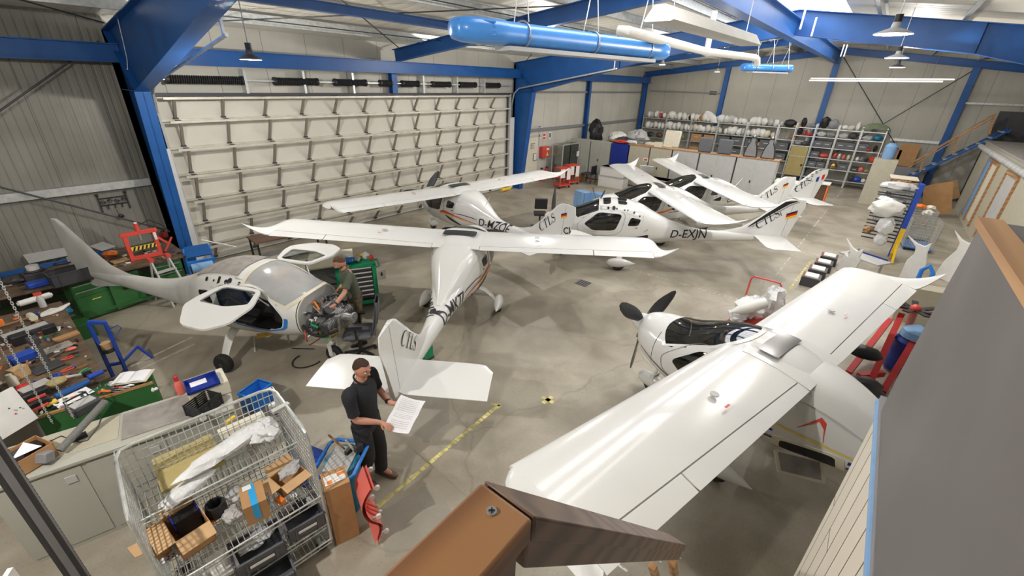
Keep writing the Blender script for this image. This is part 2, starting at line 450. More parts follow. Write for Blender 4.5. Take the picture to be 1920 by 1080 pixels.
b = MB('wallpanel'); b.box(X0, X1, YN - .1, YN, 0, 5.6); struct(b, 'wall_right')
SK = 1.05                                       # half width of the ridge skylight
b = MB('roofsheet')
for ya, yb in ((YF, YR + SK), (YR - SK, YN)):
    b.prism([(X0, ya, zroof(ya)), (X0, yb, zroof(yb)), (X0, yb, zroof(yb) + .1), (X0, ya, zroof(ya) + .1)], (X1 - X0, 0, 0))
b.prism([(X0, YR + SK, zroof(YR + SK)), (X0, YR - SK, zroof(YR - SK)), (X0, YR - SK, zroof(YR) + .05), (X0, YR + SK, zroof(YR) + .05)], (17.5, 0, 0))
b.prism([(22.6, YR + SK, zroof(YR + SK)), (22.6, YR - SK, zroof(YR - SK)), (22.6, YR - SK, zroof(YR) + .05), (22.6, YR + SK, zroof(YR) + .05)], (X1 - 22.6, 0, 0))
struct(b, 'ceiling')
# ridge skylight: translucent panels that carry the daylight
mat('skypanel', (.9, .9, .9), .5, emit=(1., .99, .965), es=SKY_ES)
b = MB('skypanel')
xs = 1.5
while xs < 22.5:
    for sgn in (1, -1):
        b.quad((xs + .03, YR, zroof(YR) + .12), (xs + 1.42, YR, zroof(YR) + .12), (xs + 1.42, YR + sgn * SK, zroof(YR + SK) + .1), (xs + .03, YR + sgn * SK, zroof(YR + SK) + .1))
    xs += 1.45
sk = struct(b, 'window_1')
b = MB('lgrey'); xs = 1.5
while xs < 22.6:
    for sgn in (1, -1): b.beam((xs, YR, zroof(YR) + .1), (xs, YR + sgn * SK, zroof(YR + SK) + .08), .06, .06)
    xs += 1.45
b.build('window_frame', sk)
# purlins
pn = 0
for y in (-1.5, -3.1, -4.7, -6.3, -7.9, -11.6, -13.2, -14.8, -16.4, -18):
    b = MB('zinc'); z = zroof(y) - .1
    b.beam((X0, y, z), (X1, y, z), .015, .19); b.beam((X0, y - .035, z + .09), (X1, y - .035, z + .09), .07, .012); b.beam((X0, y + .035, z - .09), (X1, y + .035, z - .09), .07, .012)
    o = b.build('beam'); o['kind'] = 'structure'

# ------------------------------------------------------------------ blue steel
def portal(x):
    outer = [(.22, 0), (.22, 5.2), (YR, zroof(YR) - .2)]
    inner = [(-.27, 0), (-.78, 4.12), (-5.9, 5.36), (YR, 5.88)]
    for mir in (0, 1):
        f = (lambda p: (x, 2 * YR - p[0], p[1])) if mir else (lambda p: (x, p[0], p[1]))
        b = MB('blue')
        b.prism([V(f(p)) - V((.012, 0, 0)) for p in outer + inner[::-1]], (.024, 0, 0))
        for path in (outer, inner):
            for p, q in zip(path, path[1:]): b.beam(f(p), f(q), .27, .025, (1, 0, 0)) if False else b.prism([V(f(p)) + V((-.135, 0, 0)), V(f(q)) + V((-.135, 0, 0)), V(f(q)) + V((.135, 0, 0)), V(f(p)) + V((.135, 0, 0))], (0, .02 if not mir else -.02, -.012) if path is inner else (0, .0, .02))
        for p, q in (((.2, 4.12), (-.78, 4.12)), ((.2, 5.18), (-.78, 4.12)), ((-5.9, 6.0), (-5.9, 5.36))):
            b.prism([V(f(p)) + V((-.12, 0, 0)), V(f(q)) + V((-.12, 0, 0)), V(f(q)) + V((.12, 0, 0)), V(f(p)) + V((.12, 0, 0))], (0, 0, .015))
        o = b.build('column'); o['kind'] = 'structure'
for x in (-13.8, -.7, 12.55): portal(x)
def sbeam(p, q, w, h, m='blue', name='beam'):
    b = MB(m); b.ibeam(p, q, w, h); o = b.build(name); o['kind'] = 'structure'; return o
for a, c in ((-13.8, -.72), (-.68, 12.53), (12.57, X1)): sbeam((a, -.12, 4.80), (c, -.12, 4.80), .2, .34)
sbeam((6.1, -.1, 5.12), (6.1, YR, 6.28), .2, .34)
sbeam((19.2, .1, 5.22), (19.2, YR, 6.38), .16, .24)
sbeam((19.2, 2 * YR, 5.22), (19.2, YR, 6.38), .16, .24)
sbeam((6.1, 2 * YR, 5.12), (6.1, YR, 6.28), .2, .34)
sbeam((-13.8, YR, 5.98), (X1, YR, 5.98), .26, .5)
for y in (-3.9, -14.6): sbeam((-13.8, y, zroof(y) - .30), (12.5, y, zroof(y) - .30), .12, .16)
# gable framing
for mir in (0, 1):
    b = MB('blue'); f = lambda y: 2 * YR - y if mir else y
    b.ibeam((X1 - .15, f(.2), 5.12), (X1 - .15, YR, 6.3), .2, .3); o = b.build('beam'); o['kind'] = 'structure'
for y, h in ((.1, 5.1), (-4.7, 5.6), (YR, 6.2), (-14.85, 5.6)):
    b = MB('blue'); b.ibeam((X1 - .14, y, 0), (X1 - .14, y, h), .24, .2, up=(1, 0, 0)); o = b.build('column'); o['kind'] = 'structure'
b = MB('blue'); b.ibeam((18.8, .2, 0), (18.8, .2, 4.7), .2, .2, up=(0, 1, 0)); o = b.build('column'); o['kind'] = 'structure'
b = MB('blue'); b.ibeam((6.1, .12, 4.05), (6.1, .12, 4.65), .2, .2, up=(0, 1, 0)); o = b.build('column'); o['kind'] = 'structure'
# wall girts and cable ducts
k = 3
def girt(p, q, w, h, m='zinc'):
    global k
    b = MB(m); b.beam(p, q, w, h); o = b.build('trim_%d' % k); o['kind'] = 'structure'; k += 1
girt((X0, .27, 2.2), (-.85, .27, 2.2), .12, .16); girt((13., .27, 2.45), (X1 - .3, .27, 2.45), .1, .12, 'grey')
girt((13., .27, 4.1), (X1 - .3, .27, 4.1), .06, .08, 'grey')
girt((X1 - .06, -.2, 4.2), (X1 - .06, -4.5, 4.2), .06, .06, 'grey'); girt((X1 - .06, -14.9, 4.15), (X1 - .06, YN, 4.15), .06, .08)
girt((X1 - .07, -12.9, 2.42), (X1 - .07, -14.7, 2.42), .08, .12); girt((X1 - .04, -3.9, 4.2), (X1 - .04, -4.3, 4.2), .03, .18, 'dark')
girt((X1 - .06, -4.9, 4.2), (X1 - .06, -4.92, 4.2), .03, .05, 'grey')
# cross bracing rods
def rod(p, q, r=.018, m='dark'):
    b = MB(m); b.cyl(p, q, r, n=8); o = b.build('beam'); o['kind'] = 'structure'
rod((-.95, .1, 5.0), (-7.2, .1, .6)); rod((-.95, .15, 1.1), (-7.2, .15, 4.9))
rod((X1 - .2, YR - .2, 6.0), (X1 - .2, -14.7, .4)); rod((X1 - .2, -14.8, 5.5), (X1 - .2, YR - .1, .5))
for x, y, x2, y2 in ((-.5, -.5, 6., -6.3), (6., -.5, -.5, -6.3), (6.3, -.5, 12.3, -6.3), (12.3, -.5, 6.3, -6.3), (-.9, -.5, -7., -6.3)):
    rod((x, y, zroof(y) - .22), (x2, y2, zroof(y2) - .22), .013)
for y in (-2.2, -5.2):
    rod((-.6, y, zroof(y) - .26), (12.4, y, zroof(y) - .26), .012)
# sectional gate
gate = thing('door_1', None, None, kind='structure')
ZR = [3.935, 3.438, 2.829, 2.213, 1.603, 1.0, .42]
mat('gatepanel', (.60, .575, .50), .5, var=.04, scale=1.5, bump=.12, bscale=2.5)
mat('gatesteel', (.58, .55, .47), .45, metal=.35, var=.15, scale=4)
mat('strutbrown', (.26, .225, .18), .5, metal=.2)
for r, z in enumerate(ZR):
    z2 = ZR[r + 1] if r + 1 < len(ZR) else .02
    sec = MB('gatepanel'); sec.box(-.32, 12.1, .28, .32, z2 + .01, z + .06); so = sec.build('gate_panel', gate)
    b = MB('gatesteel'); b.beam((-.2, .0, z + .02), (11.95, .0, z + .02), .055, .05); b.beam((-.3, .25, z + .04), (12.05, .25, z + .04), .05, .05)
    for i in range(12): b.beam((i, .0, z + .03), (i + .0, .27, z + .04), .05, .025)
    b.m('dark')
    for i in range(12): b.box(i - .05, i + .05, .05, .16, z + .047, z + .056)
    b.build('rail', so)
    st = None
    for i in range(12):
        if st is None:
            b = MB('strutbrown'); b.beam((0, .0, z), (0, .262, z2 + .1), .055, .05, (0, 1, 0)); b.m('dark'); b.box(-.05, .05, .22, .28, z2 + .06, z2 + .1)
            st = b.build('strut', so); KIDS_st = st
        else:
            c = st.copy(); COL.objects.link(c); c.location.x = i
for sx in (-.34, 12.08):
    b = MB('lgrey'); b.beam((sx, .16, 0), (sx, .16, 4.02), .05, .16, (0, 1, 0)); b.m('dark'); b.beam((sx - .05, .2, 0), (sx - .05, .2, 4.02), .05, .05)
    b.m('white'); s2 = -.25 if sx < 0 else .25
    b.box(sx + min(0, s2), sx + max(0, s2), .05, .1, .05, 2.9 if sx < 0 else 3.1); b.build('jamb', gate)
b = MB('dark'); b.box(-.6, 12.3, .1, .3, 3.99, 4.06); b.m('zinc'); b.beam((-.5, .1, 4.34), (12.2, .1, 4.34), .03, .03)
for x in (1.6, 3.1, 4.6, 7.3, 8.9, 10.4): b.box(x, x + .06, .06, .3, 4.05, 4.6)
b.build('spring_shaft', gate)
sp = None
for x0, x1 in ((.0, 1.55), (2.35, 3.5), (4.05, 5.05), (5.6, 6.0), (6.45, 7.1), (7.75, 8.55), (9.1, 9.9), (10.5, 11.3)):
    b = MB('black'); n = int((x1 - x0) / .045); b.tube([(x0 + i * (x1 - x0) / (8 * n) * 1., .1 + .075 * sin(i * 2 * pi / 8), 4.34 + .075 * cos(i * 2 * pi / 8)) for i in range(8 * n)], .021, 5)
    b.cyl((x0 - .03, .1, 4.34), (x0 + .03, .1, 4.34), .10, n=14); b.cyl((x1 - .03, .1, 4.34), (x1 + .03, .1, 4.34), .10, n=14)
    b.build('torsion_spring', gate)
# gate lift rail going up along each frame
for x, s in ((-.35, 1), (12.2, 1)):
    b = MB('zinc'); pts = [(x, .12, 3.6), (x, .0, 4.05), (x, -.25, 4.25), (x, -4.6, 5.0)]; b.tube(pts, .03, 6)
    b.beam((x, -4.5, 5.0), (x, -4.5, zroof(-4.5) - .15), .04, .04, (0, 1, 0)); b.build('lift_rail', gate)
# ------------------------------------------------------------------ light aircraft
ST = [(2.06, .98, 1.26, .15, 2.), (2.0, .88, 1.32, .25, 2.), (1.9, .79, 1.36, .35, 2.2), (1.75, .72, 1.385, .43, 2.3), (1.55, .66, 1.40, .50, 2.4), (1.3, .60, 1.475, .555, 2.4), (1.05, .56, 1.59, .585, 2.4),
      (.85, .54, 1.67, .595, 2.4), (.6, .53, 1.715, .595, 2.5), (.3, .53, 1.72, .585, 2.7), (0, .545, 1.69, .56, 2.8), (-.3, .575, 1.60, .50, 2.8), (-.6, .625, 1.45, .41, 2.6), (-1., .67, 1.27, .31, 2.4),
      (-1.5, .715, 1.12, .215, 2.2), (-2., .75, 1.065, .155, 2.1), (-2.6, .80, 1.07, .11, 2.), (-3.2, .86, 1.09, .078, 2.), (-3.95, .93, 1.08, .035, 2.)]
def station(x):
    if x >= ST[0][0]: return ST[0][1:]
    for i in range(len(ST) - 1):
        a, b = ST[i], ST[i + 1]
        if x >= b[0]:
            t = (a[0] - x) / (a[0] - b[0]); p = ST[max(i - 1, 0)]; n = ST[min(i + 2, len(ST) - 1)]
            r = []
            for j in range(1, 5):
                h = a[0] - b[0]
                ma = (b[j] - p[j]) / max(p[0] - b[0], 1e-6) * h; mb = (n[j] - a[j]) / max(a[0] - n[0], 1e-6) * h
                if p is a: ma = b[j] - a[j]
                if n is b: mb = b[j] - a[j]
                r.append((2 * t**3 - 3 * t * t + 1) * a[j] + (t**3 - 2 * t * t + t) * ma + (3 * t * t - 2 * t**3) * b[j] + (t**3 - t * t) * mb)
            return r
    return ST[-1][1:]
def spow(v, e): return math.copysign(abs(v) ** e, v)
def skin(x, ph, off=0.):
    zb, zt, w, n = station(x); zc = (zb + zt) / 2; h = (zt - zb) / 2
    return V((x, (w + off) * spow(cos(ph), 2 / n), zc + (h + off) * spow(sin(ph), 2 / n)))
def phi(x, z, sg=1):
    zb, zt, w, n = station(x); s_ = max(-1, min(1, (z - (zb + zt) / 2) / ((zt - zb) / 2)))
    p = math.asin(spow(s_, n / 2)); return p if sg > 0 else pi - p
def side_pt(x, z, sg=1, off=.004): return skin(x, phi(x, z, sg), off)
def inside(p, poly):
    r = False; j = len(poly) - 1
    for i in range(len(poly)):
        a, b = poly[i], poly[j]
        if (a[1] > p[1]) != (b[1] > p[1]) and p[0] < (b[0] - a[0]) * (p[1] - a[1]) / (b[1] - a[1]) + a[0]: r = not r
        j = i
    return r
def rounded(poly, k=.25, n=4):
    """chaikin-like corner rounding of a closed polygon in 2-D"""
    out = []; m_ = len(poly)
    for i in range(m_):
        p0, p1, p2 = [V(poly[(i + d) % m_]) for d in (-1, 0, 1)]
        a = p1.lerp(p0, k); b = p1.lerp(p2, k)
        for j in range(n + 1):
            t = j / n; out.append(a.lerp(p1, t).lerp(p1.lerp(b, t), t))
    res = []
    for i in range(len(out)):
        a, b = out[i], out[(i + 1) % len(out)]; d = (b - a).length; c = max(1, int(d / .06))
        res += [tuple(a.lerp(b, j / c)) for j in range(c)]
    return res
DOORWIN = rounded([(1.25, 1.13), (.86, 1.475), (.21, 1.46), (.36, 1.01), (.98, .97)], .2)
REARWIN = rounded([(.11, 1.14), (.03, 1.40), (-.27, 1.34), (-.20, 1.16)], .25)
DOOROPEN = rounded([(1.40, 1.12), (.92, 1.55), (.14, 1.52), (.22, 1.0), (.45, .87), (1.0, .83), (1.34, .91)], .3)
def wspoly(top):
    """windshield outline in (x, phi)"""
    pts = []
    for i in range(15):
        s_ = i / 7 - 1; pts.append((1.60 - .20 * s_ * s_, pi / 2 - s_ * radians(62)))
    for i in range(15):
        s_ = 1 - i / 7; pts.append((top + (.30 if top < .6 else .0) * s_ * s_, pi / 2 - s_ * radians(46 if top < .6 else 52)))
    return pts
def patch(mb, poly, off=.006, rings=6):
    cx = sum(p[0] for p in poly) / len(poly); cy = sum(p[1] for p in poly) / len(poly); n = len(poly)
    vs = [skin(cx, cy, off)]
    for r in range(1, rings + 1):
        t = r / rings; vs += [skin(cx + (p[0] - cx) * t, cy + (p[1] - cy) * t, off) for p in poly]
    fs = [(0, 1 + i, 1 + (i + 1) % n) for i in range(n)]
    for r in range(rings - 1):
        o = 1 + r * n; fs += [(o + i, o + n + i, o + n + (i + 1) % n, o + (i + 1) % n) for i in range(n)]
    mb.add(vs, fs)
def ring(mb, poly, a, b, off=.009):
    cx = sum(p[0] for p in poly) / len(poly); cy = sum(p[1] for p in poly) / len(poly); n = len(poly)
    f = lambda k, o: [skin(cx + (p[0] - cx) * k, cy + (p[1] - cy) * k, o) for p in poly]
    mb.add(f(a, off) + f(b, off) + f(b, off - .012), [(i, (i + 1) % n, n + (i + 1) % n, n + i) for i in range(n)] + [(n + i, n + (i + 1) % n, 2 * n + (i + 1) % n, 2 * n + i) for i in range(n)])
def side_poly(poly, sg): return [(x, phi(x, z, sg)) for x, z in poly]
def fuselage(mb, x0, x1, holes, nx=118, na=76):
    vs = []; fs = []
    for i in range(nx + 1):
        x = x0 + (x1 - x0) * i / nx
        vs += [skin(x, -pi / 2 + 2 * pi * j / na) for j in range(na)]
    for i in range(nx):
        xc = x0 + (x1 - x0) * (i + .5) / nx
        for j in range(na):
            pc = -pi / 2 + 2 * pi * (j + .5) / na
            if any(inside((xc, pc), h) for h in holes): continue
            k = (j + 1) % na; fs.append((i * na + j, i * na + k, (i + 1) * na + k, (i + 1) * na + j))
    fs.append(tuple(nx * na + j for j in range(na)))
    mb.add(vs, fs)

def zwing(y): return 1.575 + .015 * (abs(y) - .47)
LEX = lambda y: .70 + .01 * (abs(y) - .47)
TEX, HINGE = -.325, lambda y: -.19 + .022 * (abs(y) - .47)
def foil(t):
    th = .62 * (.2969 * sqrt(t) - .126 * t - .3516 * t * t + .2843 * t**3 - .1036 * t**4); cm = .035 * (1 - (2 * t - .9) ** 2 / 1.21)
    return th, cm
def foil_pts(y, a, b, n=12, lift=0.):
    """closed section of the wing between chord fractions a..b at span y"""
    le, te = LEX(y), TEX; z0 = zwing(y) + lift; up = []; lo = []
    for i in range(n + 1):
        t = a + (b - a) * (1 - cos(pi * i / n)) / 2 if a == 0 else a + (b - a) * i / n
        th, cm = foil(t); x = le + (te - le) * t; up.append(V((x, y, z0 + cm + th))); lo.append(V((x, y, z0 + cm - th * .75 - .002)))
    return up + lo[::-1]
def frac(y, x): return (LEX(y) - x) / (LEX(y) - TEX)
def wing_parts(sg, par, cache):
    def mk(name, fn, sub=None):
        k = (name, sg)
        if k in cache: o = bpy.data.objects.new(name, cache[k]); COL.objects.link(o); o.parent = sub or par; KIDS.setdefault(o.parent.name, []).append(o); return o
        b = MB('paint'); fn(b); o = b.build(name, sub or par, 40); cache[k] = o.data; return o
    ys = [.40, .8, 1.5, 2.2, 3., 3.72]
    w_ = mk('wing', lambda b: b.loft([foil_pts(sg * y, 0, frac(y, HINGE(y))) for y in ys]))
    mk('flap', lambda b: b.loft([foil_pts(sg * y, frac(y, HINGE(y) - .012), 1, 4) for y in (.47, 1.5, 2.62)]), w_)
    mk('aileron', lambda b: b.loft([foil_pts(sg * y, frac(y, HINGE(y) - .012), 1, 4) for y in (2.64, 3.2, 3.73)]), w_)
    def tip(b):
        rings = []
        inner = [(LEX(3.7) - (LEX(3.7) + .30) * t) for t in [i / 14 for i in range(15)]]
        outer = []
        for i in range(15):
            t = i / 14
            if t < .30: a = t / .30 * pi / 2; outer.append((.72 - .30 * (1 - cos(a)) - .02, 3.70 + .21 * sin(a), 0))
            else:
                k_ = (t - .30) / .70; outer.append((.40 - .93 * k_, 3.91 + .02 * k_ + .15 * k_**4, .29 * k_**2.6))
        for i in range(15):
            y0 = 3.705 if inner[i] > -.12 else 3.735; x = inner[i]; fr = min(1, max(.0001, frac(y0, x))); th, cm = foil(fr); z0 = zwing(y0) + cm
            R = []
            th = max(th, .012)
            for j in range(13):
                s_ = j / 6 - 1; u = 1 - abs(s_); e = sqrt(max(0, 1 - u * u))
                if j == 6: u, e = 1, 0
                ox, oy, oz = outer[i]
                R.append(V((x + (ox - x) * u, sg * (y0 + (oy - y0) * u), z0 + (zwing(3.9) + cm * .6 + oz - z0) * u ** 1.5 + (th if s_ < 0 else -th * .75) * e)))
            rings.append(R)
        b.loft(rings, cap=True, closed=True)
    mk('wingtip', tip, w_)
    def fuelcap(b):
        b.m('lgrey'); c = V((.18, sg * 1.55, zwing(1.55) + .118)); b.cyl(c, c + V((0, 0, .012)), .045, n=16)
    mk('fuel_cap', fuelcap, w_)
    def lbl(b): c = V((.02, sg * 1.60, zwing(1.6) + .112)); b.m('redtool'); b.cbox(c, (.022, .07, .006), (0, 8, 0))
    mk('fuel_label', lbl, w_)
    return w_

def serif_text(with_i):
    """slanted serif letters C T L S (i) as polygons, cap height 1"""
    vs, fs = [], []
    def poly(pts): o = len(vs); vs.extend(pts); fs.append(tuple(range(o, o + len(pts))))
    def stroke(pts, ws):
        o = len(vs); n = len(pts)
        for i, p in enumerate(pts):
            a = V(pts[max(i - 1, 0)]); c = V(pts[min(i + 1, n - 1)]); d = (c - a).normalized(); nn = V((-d.y, d.x)) * ws[i] / 2
            vs.append((p[0] + nn.x, p[1] + nn.y)); vs.append((p[0] - nn.x, p[1] - nn.y))
        for i in range(n - 1): fs.append((o + 2 * i, o + 2 * i + 1, o + 2 * i + 3, o + 2 * i + 2))
    bar = lambda x0, x1, y0, y1: poly([(x0, y0), (x1, y0), (x1, y1), (x0, y1)])
    N = 18; an = [radians(50 + 262 * i / N) for i in range(N + 1)]
    stroke([(.38 + .36 * cos(a), .5 + .49 * sin(a)) for a in an], [.045 + .12 * abs(cos(a)) ** 1.5 * (cos(a) < .3) for a in an])
    o = .82
    bar(o + .25, o + .38, 0, 1); bar(o, o + .63, .94, 1); bar(o + .15, o + .48, 0, .045); bar(o, o + .045, .72, .97); bar(o + .585, o + .63, .72, .97)
    o = 1.60
    bar(o + .08, o + .21, 0, 1); bar(o, o + .30, .955, 1); bar(o, o + .56, 0, .05); bar(o + .515, o + .56, .02, .30)
    o = 2.30; sp_ = []
    for i in range(21):
        t = i / 20
        if t < .5: a = radians(35 + 235 * t * 2); sp_.append((o + .25 + .2 * cos(a), .745 + .235 * sin(a)))
        else: a = radians(90 - 235 * (t - .5) * 2); sp_.append((o + .25 + .23 * cos(a), .265 + .245 * sin(a)))
    stroke(sp_, [.05 + .11 * max(0, 1 - abs(i - 10) / 6) for i in range(21)]); bar(o + .40, o + .44, .70, .97); bar(o + .01, o + .05, .03, .3)
    if with_i: o = 2.9; bar(o + .03, o + .12, 0, .45); bar(o, o + .15, 0, .035); bar(o, o + .12, .42, .45); bar(o + .03, o + .12, .52, .6)
    return [(x + .22 * y, y) for x, y in vs], fs

FINLE = [(-2.25, 1.05), (-2.78, 1.16), (-3.10, 1.40), (-3.30, 1.60), (-3.52, 1.80), (-3.68, 1.95), (-3.80, 2.005)]
RUDH = [(-3.94, 2.01), (-3.90, 1.80), (-3.84, 1.55), (-3.84, 1.0)]
RUDTE = [(-4.19, 2.0), (-4.22, 1.82), (-4.10, 1.45), (-3.99, 1.02)]
def fin_t(x, z):
    return .052 * max(.12, 1 - ((x + 3.2) / 1.02) ** 2 * .9) * (1.25 - .45 * (z - 1.0))
def fin_part(b, a_line, b_line, n=8):
    """thick blade between two (x, z) poly-lines sampled the same way"""
    def at(l, t):
        k = t * (len(l) - 1); i = min(int(k), len(l) - 2); f = k - i; return (l[i][0] + (l[i + 1][0] - l[i][0]) * f, l[i][1] + (l[i + 1][1] - l[i][1]) * f)
    rings = []
    for r in range(11):
        t = r / 10; p, q = at(a_line, t), at(b_line, t); up = []; lo = []
        for i in range(n + 1):
            f = i / n; x, z = p[0] + (q[0] - p[0]) * f, p[1] + (q[1] - p[1]) * f; th = fin_t(x, z) * (sqrt(min(1, f * 4)) if a_line is FINLE else 1)
            up.append(V((x, th, z))); lo.append(V((x, -th, z)))
        rings.append(up + lo[::-1])
    b.loft(rings)
def fin_patch(b, poly, sg, off=.006):
    b.add([V((x, sg * (fin_t(x, z) + off), z)) for x, z in poly], [tuple(range(len(poly)))])
def fin_text(b, glyph, o, ang, h, sg, mirror):
    vs, fs = glyph; mx = max(v[0] for v in vs); pts = []
    ux, uz = -cos(radians(ang)), sin(radians(ang))
    for x, y in vs:
        if mirror: x = mx - x
        px, pz = o[0] + h * (x * ux - y * (-uz) * -1 * 0 + y * sin(radians(ang)) * 1.0 * (1)) , o[1] + h * (x * uz + y * cos(radians(ang)))
        pts.append(V((px, sg * (fin_t(px, pz) + .008), pz)))
    b.add(pts, fs)
def ribbon(b, pts, sg, off=.006):
    """coloured stripe on the fuselage side: pts [(x, z, width)]"""
    n = 6 * (len(pts) - 1); o = []
    for i in range(n + 1):
        k = i / 6; a = min(int(k), len(pts) - 2); t = k - a
        q = [pts[a][j] + (pts[a + 1][j] - pts[a][j]) * t for j in range(3)]
        for s_ in (-1, 1): o.append(side_pt(q[0], q[1] + s_ * q[2] / 2, sg, off))
    b.add(o, [(2 * i, 2 * i + 1, 2 * i + 3, 2 * i + 2) for i in range(n)])
def reg_text(b, body, x0, zc, h, sg, slope=.0, shear=.15):
    vs, fs = text_mesh(body, shear, .012); mx = max(v[0] for v in vs)
    o = []
    for vx, vy in vs:
        if sg < 0: vx = mx - vx; vx += 0
        xx = x0 - vx * h; zz = zc + vy * h + slope * vx * h
        o.append(side_pt(xx, zz, sg, .007))
    b.add(o, fs)
def flag(b, x, z, w, h, sg, ang, cols, vertical=False):
    ca, sa = cos(radians(ang)), sin(radians(ang))
    for i, c in enumerate(cols):
        b.m(c); f0, f1 = i / len(cols), (i + 1) / len(cols)
        q = [(f0, 0), (f1, 0), (f1, 1), (f0, 1)] if vertical else [(0, 1 - f1), (1, 1 - f1), (1, 1 - f0), (0, 1 - f0)]
        fin_patch(b, [(x - (a * w * ca - c_ * h * sa * 0), z + a * w * sa + c_ * h) for a, c_ in q], sg, .009)

PCACHE = {}
def aircraft(label, pose, reg, regside, serif_i=False, wings=True, tail='german', livery='red', ws_top=.46, dz=0., prop=(0, 120, 240), doors=True, regx=-1.06, bare=False, name='light_aircraft'):
    root = thing(name, label, 'aircraft', (pose[0], pose[1], dz), pose[2])
    pm = 'paint'
    dw = [side_poly(DOORWIN, s_) for s_ in (1, -1)]; rw = [side_poly(REARWIN, s_) for s_ in (1, -1)]
    wp = wspoly(ws_top); holes = [wp] + rw + dw
    if bare: holes = [wp] + rw + [side_poly(DOOROPEN, s_) for s_ in (1, -1)]
    b = MB(pm); fuselage(b, 1.55, -3.95, holes)
    # floor, seats and dark cabin inside
    b.m('dark'); b.box(-.5, 1.4, -.36, .36, .70, .73); b.box(-.52, -.48, -.34, .34, .72, 1.3)
    body = b.build('fuselage', root, 50, fix=False)
    b = MB('black'); b.box(1.1, 1.3, -.46, .46, .95, 1.28); b.m('grey'); b.box(1.09, 1.10, -.40, .40, 1.0, 1.24)
    b.build('instrument_panel', root)
    for s_ in (.25, -.25):
        b = MB('dark'); b.cbox((.35, s_, .78), (.48, .42, .14)); b.cbox((.08, s_, 1.08), (.12, .42, .62), (0, -18, 0)); b.cbox((-.02, s_, 1.38), (.08, .22, .14), (0, -18, 0)); b.build('seat', root, bevel=.03)
    b = MB('canopy' if not bare else 'film'); patch(b, wp, .004, 8); o = b.build('windshield', root, 80); 
    b = MB('paint' if not bare else 'cream'); ring(b, wp, .955 if not bare else .93, 1.05); b.build('windshield_frame', root)
    for s_, d_, r_ in ((1, dw[0], rw[0]), (-1, dw[1], rw[1])):
        b = MB('tint'); patch(b, r_, .004); b.build('rear_window', root, 80)
        b = MB('paint'); ring(b, r_, .90, 1.16); b.build('window_frame', root)
        if doors:
            b = MB('canopy'); patch(b, d_, .004); dr = b.build('door', root, 80)
            b = MB('paint'); ring(b, d_, .94, 1.10); b.build('window_frame', dr)
            b = MB('grey'); ring(b, side_poly(DOOROPEN, s_), .985, 1.0, .005); b.build('door_seam', dr)
    if bare:
        for s_ in (1, -1): b = MB('paint'); ring(b, side_poly(DOOROPEN, s_), .95, 1.05, .010); b.build('door_frame', root)
    if not bare:
        b = MB(pm); fuselage(b, 2.06, 1.56, [], 14, 60)
        b.m('black'); b.cbox((2.0, .17, 1.0), (.04, .12, .07)); b.cbox((2.0, -.17, 1.0), (.04, .12, .07)); b.cbox((1.75, 0, .74), (.3, .3, .05))
        cw = b.build('cowling', root, 50)
        b = MB(pm); b.lathe([(.0, .26), (.05, .24), (.10, .17), (.135, .08), (.15, 0), (.15, -.02)], 24, (2.06, 0, 1.12), (1, 0, 0)); b.build('spinner', root)
        for i, a in enumerate(prop):
            b = MB('carbon'); rings = []
            for j in range(9):
                t = j / 8; R = .10 + .74 * t; c = .055 + .055 * sin(pi * min(1, t * 1.15)) * (1 - .45 * t); tw = radians(62 - 42 * t); th = .022 * (1 - .75 * t)
                if j == 8: c *= .4
                rings.append([V((2.09 + c * sin(tw) * cos(q) * .5 * 1.4 + th * sin(q) * cos(tw), c * cos(tw) * cos(q) * 1.4 - th * sin(q) * sin(tw), R)) for q in [2 * pi * k_ / 10 for k_ in range(10)]])
            b.loft(rings); o = b.build('propeller_blade', root, 50, loc=(0, 0, 1.12)); o.rotation_euler = (radians(a), 0, 0)
    # wings
    if wings:
        for s_ in (1, -1): wing_parts(s_, root, PCACHE)
        b = MB(pm)
        def cen(y, lift):
            pts = foil_pts(y, frac(y, .44), 1, 12, lift); return pts
        b.loft([cen(y, .022 * (1 - (y / .5) ** 2) + .004) for y in (-.46, -.3, -.15, 0, .15, .3, .46)])
        # fairing behind the wing
        rings = []
        for i in range(11):
            t = i / 10; x = -.22 - 1.5 * t; zb, zt, w, n = station(x); top = 1.635 * (1 - t) ** 1.6 + (zt + .004) * (1 - (1 - t) ** 1.6); wd = .47 * (1 - t) ** 1.4 + w * .55 * (1 - (1 - t) ** 1.4)
            rings.append([V((x, wd * u_, top - .20 * abs(u_) ** 4 - (.02 if abs(u_) == 1 else 0))) for u_ in [k_ / 8 - 1 for k_ in range(17)]])
        b.loft(rings, cap=False, closed=False); b.build('wing_center', root, 60, fix=False)
        b = MB('carbon'); R = rounded([(.33, -.34), (.33, .34), (.10, .34), (.10, -.34)], .12)
        def topz(x, y): th, cm = foil(frac(y, x)); return max(zwing(y) + cm + th + .022 * (1 - (y / .5) ** 2), station(x)[1] - .25 * abs(y) ** 2.8) + .014
        def tz(x, y): return V((x, y, topz(x, y)))
        b.grid(lambda s_, t_: tz(.33 - .24 * s_, (-.335 + .67 * t_) * (1 - .06 * max(0, abs(s_ - .5) * 2 - .8) * 5)), 6, 12); b.build('skylight', root, 60, label='dark tinted roof window')
        b = MB('redtool'); b.cbox((-.75, .0, 1.42), (.07, .012, .004), (0, 17, 0)); b.m('lgrey'); b.cbox((-.75, .03, 1.42), (.09, .006, .003), (0, 17, 0)); b.build('warning_label', root)
